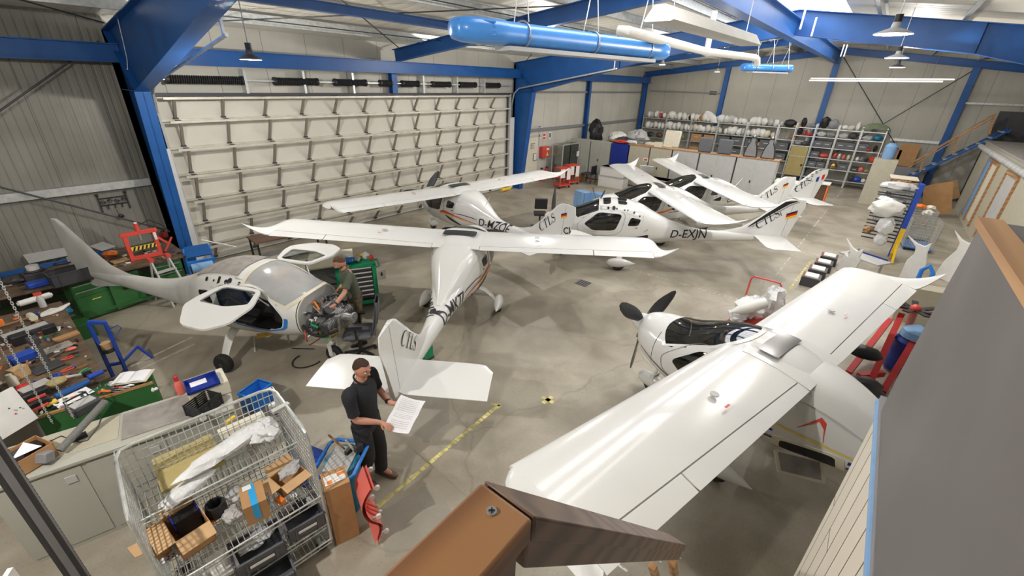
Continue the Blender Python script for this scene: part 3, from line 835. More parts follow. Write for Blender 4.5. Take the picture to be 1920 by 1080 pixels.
    # tail
    b = MB(pm if not bare else 'paint_grey'); fin_part(b, FINLE[::-1], RUDH) if False else fin_part(b, FINLE, [RUDH[3 - min(3, int(i / 2))] if False else (RUDH[3][0] + (RUDH[0][0] - RUDH[3][0]) * i / 6 + .008, RUDH[3][1] + (RUDH[0][1] - RUDH[3][1]) * i / 6) for i in range(7)]); b.build('fin', root, 50)
    if not bare:
        b = MB(pm); fin_part(b, [(RUDH[3][0] + (RUDH[0][0] - RUDH[3][0]) * i / 6 - .004, RUDH[3][1] + (RUDH[0][1] - RUDH[3][1]) * i / 6) for i in range(7)], [(RUDTE[3][0] + 0, RUDTE[3][1]), RUDTE[2], RUDTE[1], RUDTE[0]]); b.build('rudder', root, 50)
        b = MB(pm); pl = rounded([(-3.20, -1.02), (-3.20, 1.02), (-3.34, 1.13), (-3.90, 1.13), (-3.92, .07), (-3.80, .05), (-3.80, -.05), (-3.92, -.07), (-3.90, -1.13), (-3.34, -1.13)], .12, 3)
        rings = []
        for y in [i / 10 * 1.13 for i in range(-10, 11)]:
            le = -3.19 - (.0 if abs(y) < 1.0 else .16 * ((abs(y) - 1.0) / .13)); te = -3.92 if abs(y) > .05 else -3.86; up = []; lo = []
            for i in range(9):
                t = (1 - cos(pi * i / 8)) / 2; th = .034 * (sqrt(t) * 1.7 - 1.4 * t - .3 * t * t) * (1 if abs(y) < 1.05 else .5) + .003; x = le + (te - le) * t
                up.append(V((x, y, 1.03 + th))); lo.append(V((x, y, 1.03 - th)))
            rings.append(up + lo[::-1])
        b.loft(rings); b.build('stabilizer', root, 50)
    # undercarriage
    for s_ in (1, -1):
        b = MB(pm if not bare else 'white')
        pts = [V((.12, s_ * .34, .60)), V((.14, s_ * .52, .52)), V((.18, s_ * .68, .36)), V((.2, s_ * .76, .22 - dz))]
        b.loft([[p + V((.10 * (1 - .35 * i / 3) * cos(q), 0, .022 * sin(q))) for q in [2 * pi * k_ / 10 for k_ in range(10)]] for i, p in enumerate(pts)]); lg = b.build('main_gear_leg', root)
        b = MB('rubber'); hub = V((.2, s_ * .80, .165 - dz)); b.lathe([(.08, -.06), (.14, -.065), (.165, -.03), (.165, .03), (.14, .065), (.08, .06)], 26, hub, (0, 1, 0)); b.m('lgrey'); b.lathe([(.0, -.055), (.085, -.058), (.085, .058), (.0, .055)], 18, hub, (0, 1, 0))
        b.m('dark'); b.lathe([(.0, -.064), (.035, -.064), (.035, .064), (.0, .064)], 12, hub, (0, 1, 0)); b.build('wheel', lg)
        if not bare:
            b = MB(pm); rings = []
            for i in range(15):
                t = i / 14; x = .52 - .76 * t; r_ = .105 * (sqrt(max(0, 1 - ((.38 - t) / .38) ** 2)) if t < .38 else (1 - ((t - .38) / .62) ** 1.7)); r_ = max(r_, .004); zc = .19 + .03 * t
                rings.append([V((x, s_ * .80 + r_ * cos(q), zc + r_ * (1.35 if sin(q) > 0 else 1.25) * sin(q))) for q in [2 * pi * k_ / 16 for k_ in range(16)]])
            b.loft(rings); b.build('wheel_fairing', lg, 50)
    b = MB(pm if not bare else 'white'); b.cyl((1.62, 0, .72), (1.72, 0, .34 - dz), .03, .026, 10)
    for s_ in (1, -1): b.beam((1.71, s_ * .075, .36 - dz), (1.73, s_ * .075, .15 - dz), .07, .02, (0, 1, 0))
    b.beam((1.71, -.085, .36 - dz), (1.71, .085, .36 - dz), .07, .02); ng = b.build('nose_gear_leg', root)
    b = MB('rubber'); hub = V((1.73, 0, .15 - dz)); b.lathe([(.07, -.05), (.125, -.056), (.15, -.025), (.15, .025), (.125, .056), (.07, .05)], 24, hub, (0, 1, 0)); b.m('lgrey'); b.lathe([(.0, -.06), (.075, -.05), (.075, .05), (.0, .06)], 16, hub, (0, 1, 0)); b.build('wheel', ng)
    if not bare:
        b = MB(pm); rings = []
        for i in range(13):
            t = i / 12; x = 2.0 - .58 * t; r_ = .10 * (sqrt(max(0, 1 - ((.4 - t) / .4) ** 2)) if t < .4 else (1 - ((t - .4) / .6) ** 1.8)); r_ = max(r_, .004)
            rings.append([V((x, r_ * cos(q), .2 + r_ * 1.3 * sin(q))) for q in [2 * pi * k_ / 14 for k_ in range(14)]])
        b.loft(rings); b.build('wheel_fairing', ng, 50)
    # lettering and livery
    if reg:
        for s_ in (1, -1):
            b = MB('black'); reg_text(b, reg, regx, .86 if regx < -1 else .90, .20 if len(reg) > 4 else .19, s_, .02); b.build('registration_lettering', root, 0, fix=False, label='black %s lettering' % reg)
            if not bare and tail:
                b = MB('black'); g = serif_text(serif_i)
                fin_text(b, g, (-3.24, 1.20), 40, .205, s_, s_ < 0); b.build('model_lettering', root, 0, fix=False)
    if tail in ('german', 'black'):
        for s_ in (1, -1):
            b = MB('black'); big = tail == 'black'
            flag(b, -3.82, 1.50 if big else 1.66, .26 if big else .17, .15 if big else .11, s_, 22, ('black', 'flagred', 'flaggold')); b.build('flag_decal', root, 0, fix=False)
    if tail == 'french':
        for s_ in (1, -1):
            b = MB('flagblue'); flag(b, -3.84, 1.58, .30, .16, s_, 22, ('flagblue', 'paint', 'flagred'), True); b.build('flag_decal', root, 0, fix=False)
            b = MB('grey')
            for i in range(6):
                for j in range(2):
                    t = .06 + i * .14 + j * .07; k_ = t * 5; a = min(int(k_), 4); f = k_ - a; q0 = V(FINLE[1 + a]).lerp(V(FINLE[2 + a]), f); 
                    q0 = q0 + V((-.04 - .085 * j, -.0)); d = V((-.05, .052)); e = V((-.085, .0)); fin_patch(b, [tuple(q0), tuple(q0 + d), tuple(q0 + d + e), tuple(q0 + e)], s_)
            b.build('checker_decal', root, 0, fix=False)
    if tail == 'black':
        for s_ in (1, -1):
            b = MB('black')
            le = [(-2.98, 1.24), (-3.14, 1.41), (-3.34, 1.61), (-3.55, 1.80), (-3.72, 1.955), (-3.98, 1.985)]; ri = [(-3.04, 1.26), (-3.26, 1.44), (-3.48, 1.62), (-3.68, 1.78), (-3.84, 1.90), (-4.0, 1.97)]
            for i in range(5): fin_patch(b, [le[i], le[i + 1], ri[i + 1], ri[i]], s_)
            b.m('grey')
            for i in range(5): fin_patch(b, [(ri[i][0] - .03, ri[i][1] - .01), (ri[i + 1][0] - .03, ri[i + 1][1] - .01), (ri[i + 1][0] - .055, ri[i + 1][1] - .02), (ri[i][0] - .045, ri[i][1] - .02)], s_)
            b.build('fin_stripe', root, 0, fix=False)
    LIV = {
        'red': (('redtool', [(.42, .98, .02), (.20, 1.02, .09), (-.1, 1.0, .05), (-.5, .93, .03), (-1.0, .87, .015)]), ('gold', [(.42, .95, .02), (.15, .97, .035), (-.3, .92, .03), (-.8, .85, .012)]), ('dark', [(.15, .93, .02), (0, .87, .09), (-.25, .78, .10), (-.4, .72, .03)]), ('black', [(-.2, 1.04, .008), (-.5, 1.05, .02), (-.9, 1.02, .022), (-1.02, 1.0, .012)]), ('lgrey', [(-.25, .99, .006), (-.6, .98, .012), (-1.0, .95, .006)]), ('black', [(1.3, .74, .02), (.95, .68, .03), (.7, .66, .008)])),
        'orange': (('orange', [(.55, .93, .03), (.2, 1.0, .06), (-.2, 1.12, .05), (-.5, 1.18, .02)]), ('black', [(.0, .98, .012), (-.4, 1.02, .02), (-.8, .98, .01)]), ('black', [(.1, 1.30, .02), (-.1, 1.12, .10), (-.2, 1.05, .02)]), ('grey', [(1.2, .74, .02), (.2, .72, .03), (-.6, .78, .01)])),
        'checker': (('black', [(-.05, 1.0, .005), (-.2, 1.02, .10), (-.35, 1.04, .15), (-.37, 1.04, .005)]), ('black', [(-.42, 1.02, .01), (-.7, 1.06, .02), (-1.1, 1.03, .012)]), ('grey', [(-.4, .97, .01), (-.8, 1.0, .02), (-1.2, .98, .01)]), ('redtool', [(-.7, .92, .008), (-1.1, .94, .03), (-1.5, .93, .015)]), ('redtool', [(.0, 1.12, .012), (-.05, 1.02, .015)])),
        'blackstripe': (('black', [(.15, .82, .006), (-.2, .85, .05), (-.45, .88, .10), (-.5, .88, .08)]), ('grey', [(-.36, 1.0, .01), (-.46, 1.08, .03), (-.47, 1.2, .01)]), ('lgrey', [(-.6, .80, .01), (-1.1, .82, .01)]), ('lgrey', [(1.3, .72, .02), (.4, .70, .02)])),
        'maroon': (('redtool', [(-.35, 1.10, .01), (-.50, 1.28, .05), (-.56, 1.22, .07), (-.60, 1.02, .02)]), ('gold', [(.9, 1.02, .02), (.2, 1.06, .02), (-.5, 1.00, .025), (-1.0, .96, .02)]), ('black', [(-1.0, 1.0, .02), (-1.25, .98, .05), (-1.6, .97, .01)]), ('flagblue', [(-.85, .90, .045), (-1.2, .90, .045)]), ('flagblue', [(.1, .98, .03), (-.15, .93, .03)]), ('black', [(1.8, 1.0, .012), (1.2, .86, .02), (.2, .80, .03), (-.2, .82, .02)]), ('black', [(-.85, .82, .03), (-1.2, .80, .03)])),
        'none': ()}
    if LIV[livery]:
        for s_ in (1, -1):
            b = MB('black')
            for i, (mm, pts) in enumerate(LIV[livery]): b.m(mm); ribbon(b, pts, s_, .006 + .001 * i)
            b.build('livery_stripes', root, 0, fix=False)
    return root

pA = aircraft('white winged aircraft in the hall centre marked D-MKTI, tail fin beside the man in black', (2.288, -6.623, 34.0), 'D-MKTI', -1, prop=(92, 272), tail='plain')
pB = aircraft('white winged aircraft parked nose against the sectional gate, propeller blade above its wing', (5.54, -3.538, 81.4), 'D-MZOE', 1, prop=(40, 160, 280))
pC = aircraft('white wingless aircraft marked D-EXJN with a black stripe along its fin', (7.579, -7.845, 119.), 'D-EXJN', 1, True, wings=False, tail='black', livery='blackstripe', ws_top=.85, prop=(20, 140, 260))
pE = aircraft('white winged aircraft with orange side stripe, directly behind the wingless aircraft', (10.226, -7.74, 133.2), None, 1, livery='orange', prop=(70, 190, 310))
pF = aircraft('white winged aircraft nearest the cabinet row, with checkered fin and French flag', (12.839, -8.268, 131.3), 'D-MGW', 1, True, tail='french', livery='checker', prop=(60, 180, 300), regx=-.62)
pD = aircraft('large glossy white aircraft whose broad wing passes just below the timber handrail', (2.123, -12.458, 76.65), None, 1, tail='german', livery='maroon', prop=(-52, 68, 188))
for o in KIDS[pE.name] + KIDS[pF.name]: pass
b = MB('black'); g = serif_text(False)
for s_ in (1, -1): fin_text(b, g, (-3.24, 1.20), 40, .205, s_, s_ < 0)
b.build('model_lettering', pE, 0, fix=False)
b = MB('black'); vs_, fs_ = text_mesh('CI', .1, .02)
for s_ in (1, -1): fin_text(b, (vs_, fs_), (-3.93, 1.32), 14, .15, s_, s_ < 0)
b.build('rudder_lettering', pB, 0, fix=False, label='black C I lettering')
# dorsal antennas
for p in (pB, pF):
    b = MB('white'); b.cyl((-.95, 0, 1.26), (-1.22, 0, 1.66), .012, .006, 6); b.build('antenna', p)
# nine rib openings and spar stubs where the wing of the wingless aircraft was
b = MB('cream')
for s_ in (1, -1):
    poly = [(.90 - 1.2 * t, 1.60 - .30 * t * t + .02 * sin(pi * t)) for t in [i / 10 for i in range(11)]] + [(-.30, 1.42), (.1, 1.46), (.5, 1.50), (.84, 1.52)][0:]
    b.m('lgrey'); b.add([side_pt(x, min(z, station(x)[1] - .06), s_, .006) for x, z in poly], [tuple(range(len(poly)))])
    b.m('black')
    for x, z, r in ((.62, 1.57, .03), (.48, 1.58, .045), (.40, 1.57, .02), (.2, 1.55, .018), (.12, 1.55, .018), (-.05, 1.50, .03), (-.2, 1.42, .02)):
        b.add([side_pt(x + r * cos(q), z + r * sin(q), s_, .010) for q in [2 * pi * k_ / 12 for k_ in range(12)]], [tuple(range(12))])
b.build('wing_root_rib', pC, 0, fix=False)
for xa, xb in ((.56, .76), (.14, .38)):
    b = MB('tint'); pts = rounded([(xa, pi / 2 - .5), (xb, pi / 2 - .5), (xb, pi / 2 + .5), (xa, pi / 2 + .5)], .2); patch(b, pts, .006); b.build('roof_window', pC)
# open tail-cone hatch of the near aircraft and its dark baggage opening
b = MB('cream'); R = rounded([(-.2, .66), (-.2, .86), (-.78, .93), (-.82, .72)], .2); pl = side_poly(R, 1); ring(b, pl, .86, 1.12, .012); b.m('black'); patch(b, [(x, q) for x, q in pl], .008); b.build('baggage_opening', pD)

# ------------------------------------------------------------------ aircraft under assembly (left)
pG = aircraft('grey and white aircraft being assembled, without wings, engine exposed and doors open', (-1.10, -4.66, -65.5), None, 1, wings=False, tail=None, livery='none', ws_top=.66, dz=-.02, doors=False, bare=True)
for c_ in KIDS[pG.name]:
    if c_.name.startswith('fuselage'):
        c_.data.materials.append(M('paint_grey')); gi = len(c_.data.materials) - 1
        for f in c_.data.polygons:
            if f.center.x < -.62 and f.material_index == 0: f.material_index = gi
def gull(s_):
    """gull-wing door panel swung out from its hinge at the roof edge"""
    hx, hy, hz = .8, s_ * .52, 1.56; dy, dz_ = s_ * cos(radians(9)), sin(radians(-9 if s_ < 0 else 3))
    out = rounded([(.28, .02), (1.16, .02), (1.40, .42), (1.30, .80), (.96, .98), (.42, .96), (.06, .62), (.10, .40)], .22)
    win = rounded([(.34, .08), (1.10, .08), (1.26, .40), (.86, .52), (.24, .50)], .15)
    at = lambda p, o_: V((.74 + (p[0] - .72) * .78, hy + dy * p[1], hz + dz_ * p[1] + o_ - .10 * (p[1] - .3) ** 2))
    b = MB('paint'); n = len(out); cx, cy = .72, .30
    win2 = []
    for p in out:                                                    # inner edge sampled towards the window outline
        a = atan2(p[1] - cy, p[0] - cx); best = min(win, key=lambda q: abs((atan2(q[1] - cy, q[0] - cx) - a + pi) % (2 * pi) - pi)); win2.append(best)
    for o_ in (0, -.03):
        b.add([at(p, o_) for p in out] + [at(p, o_) for p in win2], [(i, (i + 1) % n, n + (i + 1) % n, n + i) for i in range(n)])
    b.add([at(p, 0) for p in out] + [at(p, -.03) for p in out], [(i, (i + 1) % n, n + (i + 1) % n, n + i) for i in range(n)])
    b.add([at(p, 0) for p in win2] + [at(p, -.03) for p in win2], [(i, (i + 1) % n, n + (i + 1) % n, n + i) for i in range(n)])
    o = b.build('door', pG, 40)
    b = MB('cabinetglass'); m_ = len(win2); b.add([at(p, -.012) for p in win2] + [at((cx, cy), -.012)], [(i, (i + 1) % m_, m_) for i in range(m_)]); b.build('door_window', o, 60)
    b = MB('steel'); b.cyl(at((1.0, .1), -.05), V((1.1, s_ * .5, 1.25)), .012, n=8); b.build('gas_strut', o)
gull(1); gull(-1)
b = MB('blue_bright')
for s_ in (-1,):
    low = [p for p in DOOROPEN if p[1] < 1.12]; pl = side_poly(DOOROPEN, s_)
    idx = [i for i, p in enumerate(DOOROPEN) if p[1] < 1.06]
    cx = sum(p[0] for p in pl) / len(pl); cy = sum(p[1] for p in pl) / len(pl); n = len(pl)
    f = lambda k_, i: skin(cx + (pl[i][0] - cx) * k_, cy + (pl[i][1] - cy) * k_, .012)
    for i in idx: b.quad(f(.98, i), f(.98, (i + 1) % n), f(1.07, (i + 1) % n), f(1.07, i))
b.build('masking_tape', pG, 0, fix=False)
b = MB('primer'); b.add([side_pt(x, z, s_, .006) for s_ in (-1,) for x, z in [(.84, 1.55), (.5, 1.62), (0, 1.60), (-.35, 1.50), (-.35, 1.36), (.1, 1.44), (.5, 1.48), (.8, 1.47)]], [tuple(range(8))])
b.m('black')
for x, z, r in ((.60, 1.55, .022), (.42, 1.565, .04), (.36, 1.55, .03), (-.05, 1.53, .03), (.12, 1.54, .016)): b.add([side_pt(x + r * cos(q), z + r * sin(q), -1, .010) for q in [2 * pi * k_ / 12 for k_ in range(12)]], [tuple(range(12))])
b.add([side_pt(x, z, -1, .010) for x, z in ((.24, 1.60), (.19, 1.60), (.19, 1.48), (.24, 1.48))], [(0, 1, 2, 3)])
b.build('wing_root_rib', pG, 0, fix=False)
b = MB('greymat'); b.grid(lambda s_, t_: skin(.52 - .95 * s_, pi / 2 + (t_ - .5) * 1.25, .012), 10, 10); b.build('roof_cover', pG, 60)
b = MB('lgrey'); b.prism([skin(1.56, 2 * pi * i / 32, -.01) for i in range(32)], (.012, 0, 0)); b.m('cream'); b.tube([skin(1.57, 2 * pi * i / 40, -.005) for i in range(40)], .012, 6, closed=True); b.build('firewall', pG)
# exposed engine: crankcase, cylinders, hoses, exhaust and mount
E_ = None
en = MB('engine'); en.cbox((1.95, 0, 1.02), (.46, .26, .26)); en.cyl((2.16, 0, 1.08), (2.40, 0, 1.08), .075, .06, 16); en.cyl((2.40, 0, 1.08), (2.44, 0, 1.08), .10, n=18); en.cbox((1.78, 0, 1.2), (.2, .2, .14)); E_ = en.build('engine', pG, bevel=.015); E_.scale = (.78, 1, .95); E_.location = (.34, 0, -.06)
for s_ in (1, -1):
    for x in (1.84, 2.04):
        b = MB('engine'); b.cyl((x, s_ * .12, 1.03), (x, s_ * .34, 1.03), .075, n=16)
        for k_ in range(5): b.cyl((x, s_ * (.15 + .035 * k_), 1.03), (x, s_ * (.163 + .035 * k_), 1.03), .092, n=16)
        b.m('dark'); b.cbox((x, s_ * .36, 1.03), (.12, .07, .13)); b.build('engine_cylinder', E_)
    b = MB('steel'); b.cyl((1.86, s_ * .22, 1.17), (1.98, s_ * .22, 1.26), .05, n=14); b.m('black'); b.cyl((1.98, s_ * .22, 1.26), (2.05, s_ * .22, 1.31), .065, n=14); b.build('carburettor', E_)
    b = MB('brass'); b.tube([(1.84, s_ * .3, .96), (1.86, s_ * .3, .80), (1.92, s_ * .16, .72), (1.95, 0, .70)], .022, 8); b.tube([(2.04, s_ * .3, .96), (2.05, s_ * .28, .80), (1.98, s_ * .14, .72)], .022, 8); b.build('exhaust_pipe', E_)
    b = MB('zinc')
    for z, z2 in ((1.25, 1.12), (.78, .93)): b.cyl((1.57, s_ * .34, z), (1.80, s_ * .14, z2), .014, n=8); b.cyl((1.57, s_ * .10, z), (1.80, s_ * .14, z2), .012, n=8)
    b.build('engine_mount', E_)
b = MB('steel'); b.cyl((1.66, -.16, .84), (1.66, .16, .84), .08, n=16); b.build('muffler', E_)
for mm, pts, r in (('black', [(1.6, -.3, 1.2), (1.75, -.36, 1.28), (1.95, -.3, 1.22), (2.1, -.12, 1.18)], .02), ('orange', [(1.58, -.1, 1.3), (1.7, -.16, 1.36), (1.82, -.2, 1.26)], .018), ('green_bright', [(1.7, -.32, 1.08), (1.82, -.42, 1.1), (1.95, -.41, 1.06)], .018), ('redtool', [(1.6, -.4, .95), (1.66, -.46, .85), (1.62, -.42, .75)], .014), ('black', [(1.6, .2, 1.25), (1.8, .3, 1.3), (2.05, .2, 1.2)], .022), ('black', [(1.6, -.42, 1.05), (1.8, -.46, .95), (2.0, -.4, .9), (2.2, -.2, .92)], .024), ('green_bright', [(1.8, -.2, .80), (1.9, -.36, .84), (2.05, -.3, .82)], .02)):
    b = MB(mm); P_ = [V(p) for p in pts]; sm = []
    for i in range(len(P_) - 1):
        p0, p1, p2, p3 = P_[max(i - 1, 0)], P_[i], P_[i + 1], P_[min(i + 2, len(P_) - 1)]
        for j in range(6):
            t = j / 6; sm.append(.5 * ((2 * p1) + (p2 - p0) * t + (2 * p0 - 5 * p1 + 4 * p2 - p3) * t * t + (3 * p1 - p0 - 3 * p2 + p3) * t**3))
    b.tube(sm + [P_[-1]], r, 8); b.build('hose', E_)
rnd = random.Random(5)
for i in range(60):
    mm = rnd.choice(['dark', 'steel', 'black', 'white', 'engine', 'chrome', 'dark', 'lgrey', 'brass']); b = MB(mm); x = rnd.uniform(1.62, 1.72); a = rnd.uniform(0, 2 * pi); r_ = rnd.uniform(.1, .38)
    b.cbox((x, r_ * cos(a), 1.03 + r_ * sin(a) * .85), (rnd.uniform(.06, .14), rnd.uniform(.03, .10), rnd.uniform(.03, .10)), (rnd.uniform(0, 90), 0, 0)); b.build('engine_accessory', E_, bevel=.006)
b = MB('dark'); b.box(.2, 1.4, -.36, .36, .70, .74)
for i in range(14): b.cbox((rnd.uniform(.3, 1.3), rnd.uniform(-.3, .3), rnd.uniform(.78, .95)), (rnd.uniform(.1, .3), rnd.uniform(.05, .2), rnd.uniform(.05, .16)), (rnd.uniform(0, 40), rnd.uniform(0, 40), rnd.uniform(0, 90)))
b.build('cabin_tub', pG)
b = MB('paint_grey'); b.box(-3.95, -3.80, -.03, .03, .98, 1.25); b.build('tail_post', pG)
b = MB('paint_grey'); b.prism([(-2.6, .02, .84), (-3.9, .02, .96), (-3.95, .02, .78), (-3.45, .02, .70)], (0, -.04, 0)); b.build('ventral_fin', pG)
# hatch cover of the near aircraft hanging open
HQ = []
for u, v, z in ((1450, 845, .62), (1543, 869, .62), (1547, 908, .42), (1457, 886, .42)):
    d = PZ(u, v, z) - V((2.123, -12.458, 0)); a = radians(-76.65); HQ.append(V((d.x * cos(a) - d.y * sin(a), d.x * sin(a) + d.y * cos(a), z)))
hc = sum(HQ, V()) / 4
b = MB('cream'); b.prism(HQ, (0, 0, .02)); b.m('greymat'); b.prism([hc + (q - hc) * .84 + V((0, 0, .012)) for q in HQ], (0, 0, .014)); b.build('baggage_hatch', pD, label='open grey-lined hatch cover')
# ------------------------------------------------------------------ gallery beside the camera
WY = -12.83
cx_ = PY(1640, 770, WY).x
ztop = PY(1650, 760, WY).z
wave_panel('boards', (.62, .57, .48), (.54, .49, .40), 0, 0., strength=0., seam=.27)
def boards_mat():
    m = bpy.data.materials.new('whiteboards'); m.use_nodes = True; nt = m.node_tree; N = nt.nodes; L = nt.links; b = N['Principled BSDF']; b.inputs['Roughness'].default_value = .6
    tc = N.new('ShaderNodeTexCoord'); mp = N.new('ShaderNodeMapping'); mp.inputs['Rotation'].default_value = (radians(-90), 0, radians(90)); mp.inputs['Location'].default_value = (.1, .05, 0)
    br = N.new('ShaderNodeTexBrick'); br.inputs['Scale'].default_value = 1.; br.inputs['Brick Width'].default_value = 1.15; br.inputs['Row Height'].default_value = .17; br.inputs['Mortar Size'].default_value = .006; br.inputs['Mortar Smooth'].default_value = .2
    br.inputs['Color1'].default_value = (.64, .59, .50, 1); br.inputs['Color2'].default_value = (.58, .53, .45, 1); br.inputs['Mortar'].default_value = (.07, .055, .04, 1)
    L.new(tc.outputs['Object'], mp.inputs[0]); L.new(mp.outputs[0], br.inputs[0]); L.new(br.outputs[0], b.inputs['Base Color']); MATS['whiteboards'] = m
boards_mat()
b = MB('whiteboards'); b.box(-9, cx_, WY - .12, WY - .015, 0, ztop - .03); struct(b, 'wall_gallery')
b = MB('blue_light'); b.box(-9, cx_ + .012, WY - .13, WY + .012, ztop - .035, ztop - .005); b.m('grey'); b.box(-9, cx_ + .01, WY - .13, WY + .004, ztop - .005, ztop + .02); o = b.build('trim_30'); o['kind'] = 'structure'
mat('greypanel', (.125, .115, .112), .55, var=.10, scale=1.3, bump=.5, bscale=1.6)
pt = PY(1840, 410, WY)
b = MB('greypanel'); b.grid(lambda s_, t_: V((-9 + (pt.x + 9) * s_, WY + .006 * sin(s_ * 70 + 2 * sin(t_ * 3)) * sin(t_ * 5), ztop + .02 + (pt.z - ztop - .04) * t_)), 120, 8)
b.box(-9, pt.x, WY - .05, WY - .01, ztop + .02, pt.z - .02)
pr_ = thing('railing_panel', 'dark grey sheet-covered railing panel with a pale timber top edge above white boards', 'railing', (0, 0, 0)); b.build('panel', pr_)
b = MB('plank'); b.box(-9, pt.x + .01, WY - .06, WY + .012, pt.z - .025, pt.z + .005); b.build('timber_edge', pr_)
b = MB('greypanel'); b.box(-9, pt.x - .03, WY - .75, WY - .06, pt.z - .02, pt.z); b.build('top_board', pr_)
# landing and wooden handrail
rail = thing('handrail', 'brown timber handrail with mitred corner and screw, in front of the camera', 'handrail', (0, 0, 0))
ZH = 3.93
c0, c1, e0, e1 = PZ(903, 902, ZH), PZ(1000, 973, ZH), PZ(690, 1090, ZH), PZ(893, 1092, ZH)
dr = (c1 - c0); ax = V((1, 0, 0)); c0b = V((c0.x, c0.y, ZH)); y0, y1 = c0.y, c1.y
b = MB('oak'); L0 = 1.4; w_ = abs(c1.y - c0.y); H_ = .11
top = [c0, c1, c1 - ax * L0, c0 - ax * L0]
b.prism(top, (0, 0, -.05)); b.m('oakdark'); b.prism([c1 + V((-.015, .012, -.05)), c0 + V((-.015, -.0, -.05)), c0 + V((-L0, 0, -.05)), c1 + V((-L0, .012, -.05))], (0, 0, -.10)); b.build('level_rail', rail, bevel=.006)
dd = V((.857, -.049, -.98)).normalized()
b = MB('oak'); Ls = .42
def onl(u, v, p, d):                                             # length along d from p whose picture column is nearest the ray
    best = min((abs(((p + d * (i * .005)) - CAM_C).cross(ray(u, v)).length / ((p + d * (i * .005)) - CAM_C).length), i) for i in range(400)); return best[1] * .005
Ls = onl(1290, 1010, c0, dd)
b.m('oakdark'); b.prism([c0 + V((.004, 0, 0)), c1 + V((.004, 0, 0)), c1 + dd * Ls, c0 + dd * Ls], (0, 0, -.055)); b.m('oakdark'); b.prism([c1 + V((.004, .01, -.055)), c1 + dd * Ls + V((0, .01, -.055)), c0 + dd * Ls + V((0, 0, -.055)), c0 + V((.004, 0, -.055))], (0, 0, -.075)); b.build('sloping_rail', rail, bevel=.004)
b = MB('steel'); sc_ = PZ(922, 959, ZH); b.cyl(sc_ - V((0, 0, .004)), sc_ + V((0, 0, .002)), .0075, n=18); b.m('black'); b.cbox(sc_ + V((0, 0, .003)), (.009, .002, .001), (0, 0, 40)); b.cbox(sc_ + V((0, 0, .003)), (.009, .002, .001), (0, 0, 130)); b.build('screw', rail)
b = MB('plank'); pe = c1 + dd * Ls
for i, q in enumerate(((1225, 1060), (1262, 1050))):
    p = PZ(*q, pe.z - .12); b.beam(p + V((-.02, 0, .02)), p + V((.25, -.02, -.5)), .035, .03)
b.build('stringer', rail)
b = MB('steel')
for q in ((1168, 1065), (1232, 1048), (1268, 1042)):
    p = PZ(*q, pe.z - .10); b = MB('steel'); b.cbox(p, (.04, .05, .004), (0, 48, 0)); b.m('black'); b.cbox(p + V((.0, .0, .003)), (.006, .006, .002), (0, 48, 0)); b.build('bracket', rail, label='steel corner bracket')
# perforated steel upright and white board at the left edge of the picture
b = MB('dark')
p0, p1 = PZ(78, 985, 1.5), PZ(78, 985, 1.5)
up = thing('rack_upright', 'dark perforated steel rack upright at the lower left picture corner', 'rack', (p0.x, p0.y, 0), 8)
b = MB('dark'); b.box(-.05, .05, -.045, .045, 0, 2.4); b.m('grey'); b.box(.05, .062, -.045, -.02, 0, 2.4); b.box(-.02, .02, -.05, -.045, 0, 2.4)
b.m('black')
for i in range(60): b.box(.05, .066, .02, .034, .1 + i * .038, .122 + i * .038)
b.build('post', up)
b = MB('dark'); b.box(-.12, .12, -.08, .08, 0, .012); b.build('base_plate', up)
b = MB('white'); p = PZ(20, 1040, 1.7); b.cbox((p.x - .18, p.y - .10, .76), (.5, .03, 1.5), (0, 0, 60)); solo(b, 'board', 'plain white board standing behind the dark rack upright', 'board')

# ------------------------------------------------------------------ mesh roll cart and its load
CZ = 1.62
cart = thing('roll_cart', 'tall zinc wire-mesh roll cart crammed with boxes in front of the grey counter', 'cart', (-2.78, -8.78, 0), -6)
HW, HD = .62, .43
def mesh_panel(b, o, ux, uz, w, h, nx, nz, r=.0035):
    o, ux, uz = V(o), V(ux), V(uz)
    for i in range(nx + 1): p = o + ux * (w * i / nx); b.beam(p, p + uz * h, r * 2, r * 2, ux.cross(uz))
    for j in range(nz + 1): p = o + uz * (h * j / nz); b.beam(p, p + ux * w, r * 2, r * 2, ux.cross(uz))
b = MB('zinc'); mesh_panel(b, (-HW, HD, .18), (1, 0, 0), (0, 0, 1), 2 * HW, CZ - .18, 24, 16); b.build('mesh_panel', cart)
for sx in (-1, 1):
    b = MB('zinc'); mesh_panel(b, (sx * HW, -HD, .18), (0, 1, 0), (0, 0, 1), 2 * HD, CZ - .18, 22, 20); b.build('mesh_panel', cart)
b = MB('zinc')
def rr(pts): return pts
b.tube([(-HW, -HD, .15), (-HW, -HD, CZ - .09), (-HW, -HD + .03, CZ - .025), (-HW, -HD + .09, CZ), (-HW, HD - .12, CZ), (-HW + .03, HD - .03, CZ), (-HW + .12, HD, CZ), (HW - .12, HD, CZ), (HW - .03, HD - .03, CZ), (HW, HD - .12, CZ), (HW, -HD + .09, CZ), (HW, -HD + .03, CZ - .025), (HW, -HD, CZ - .09), (HW, -HD, .15)], .015, 8)
b.build('rim_tube', cart)
for sx in (-1, 1):
    b = MB('zinc'); b.cyl((sx * HW, HD, .15), (sx * HW, HD, CZ - .03), .016, n=8); b.build('post', cart)
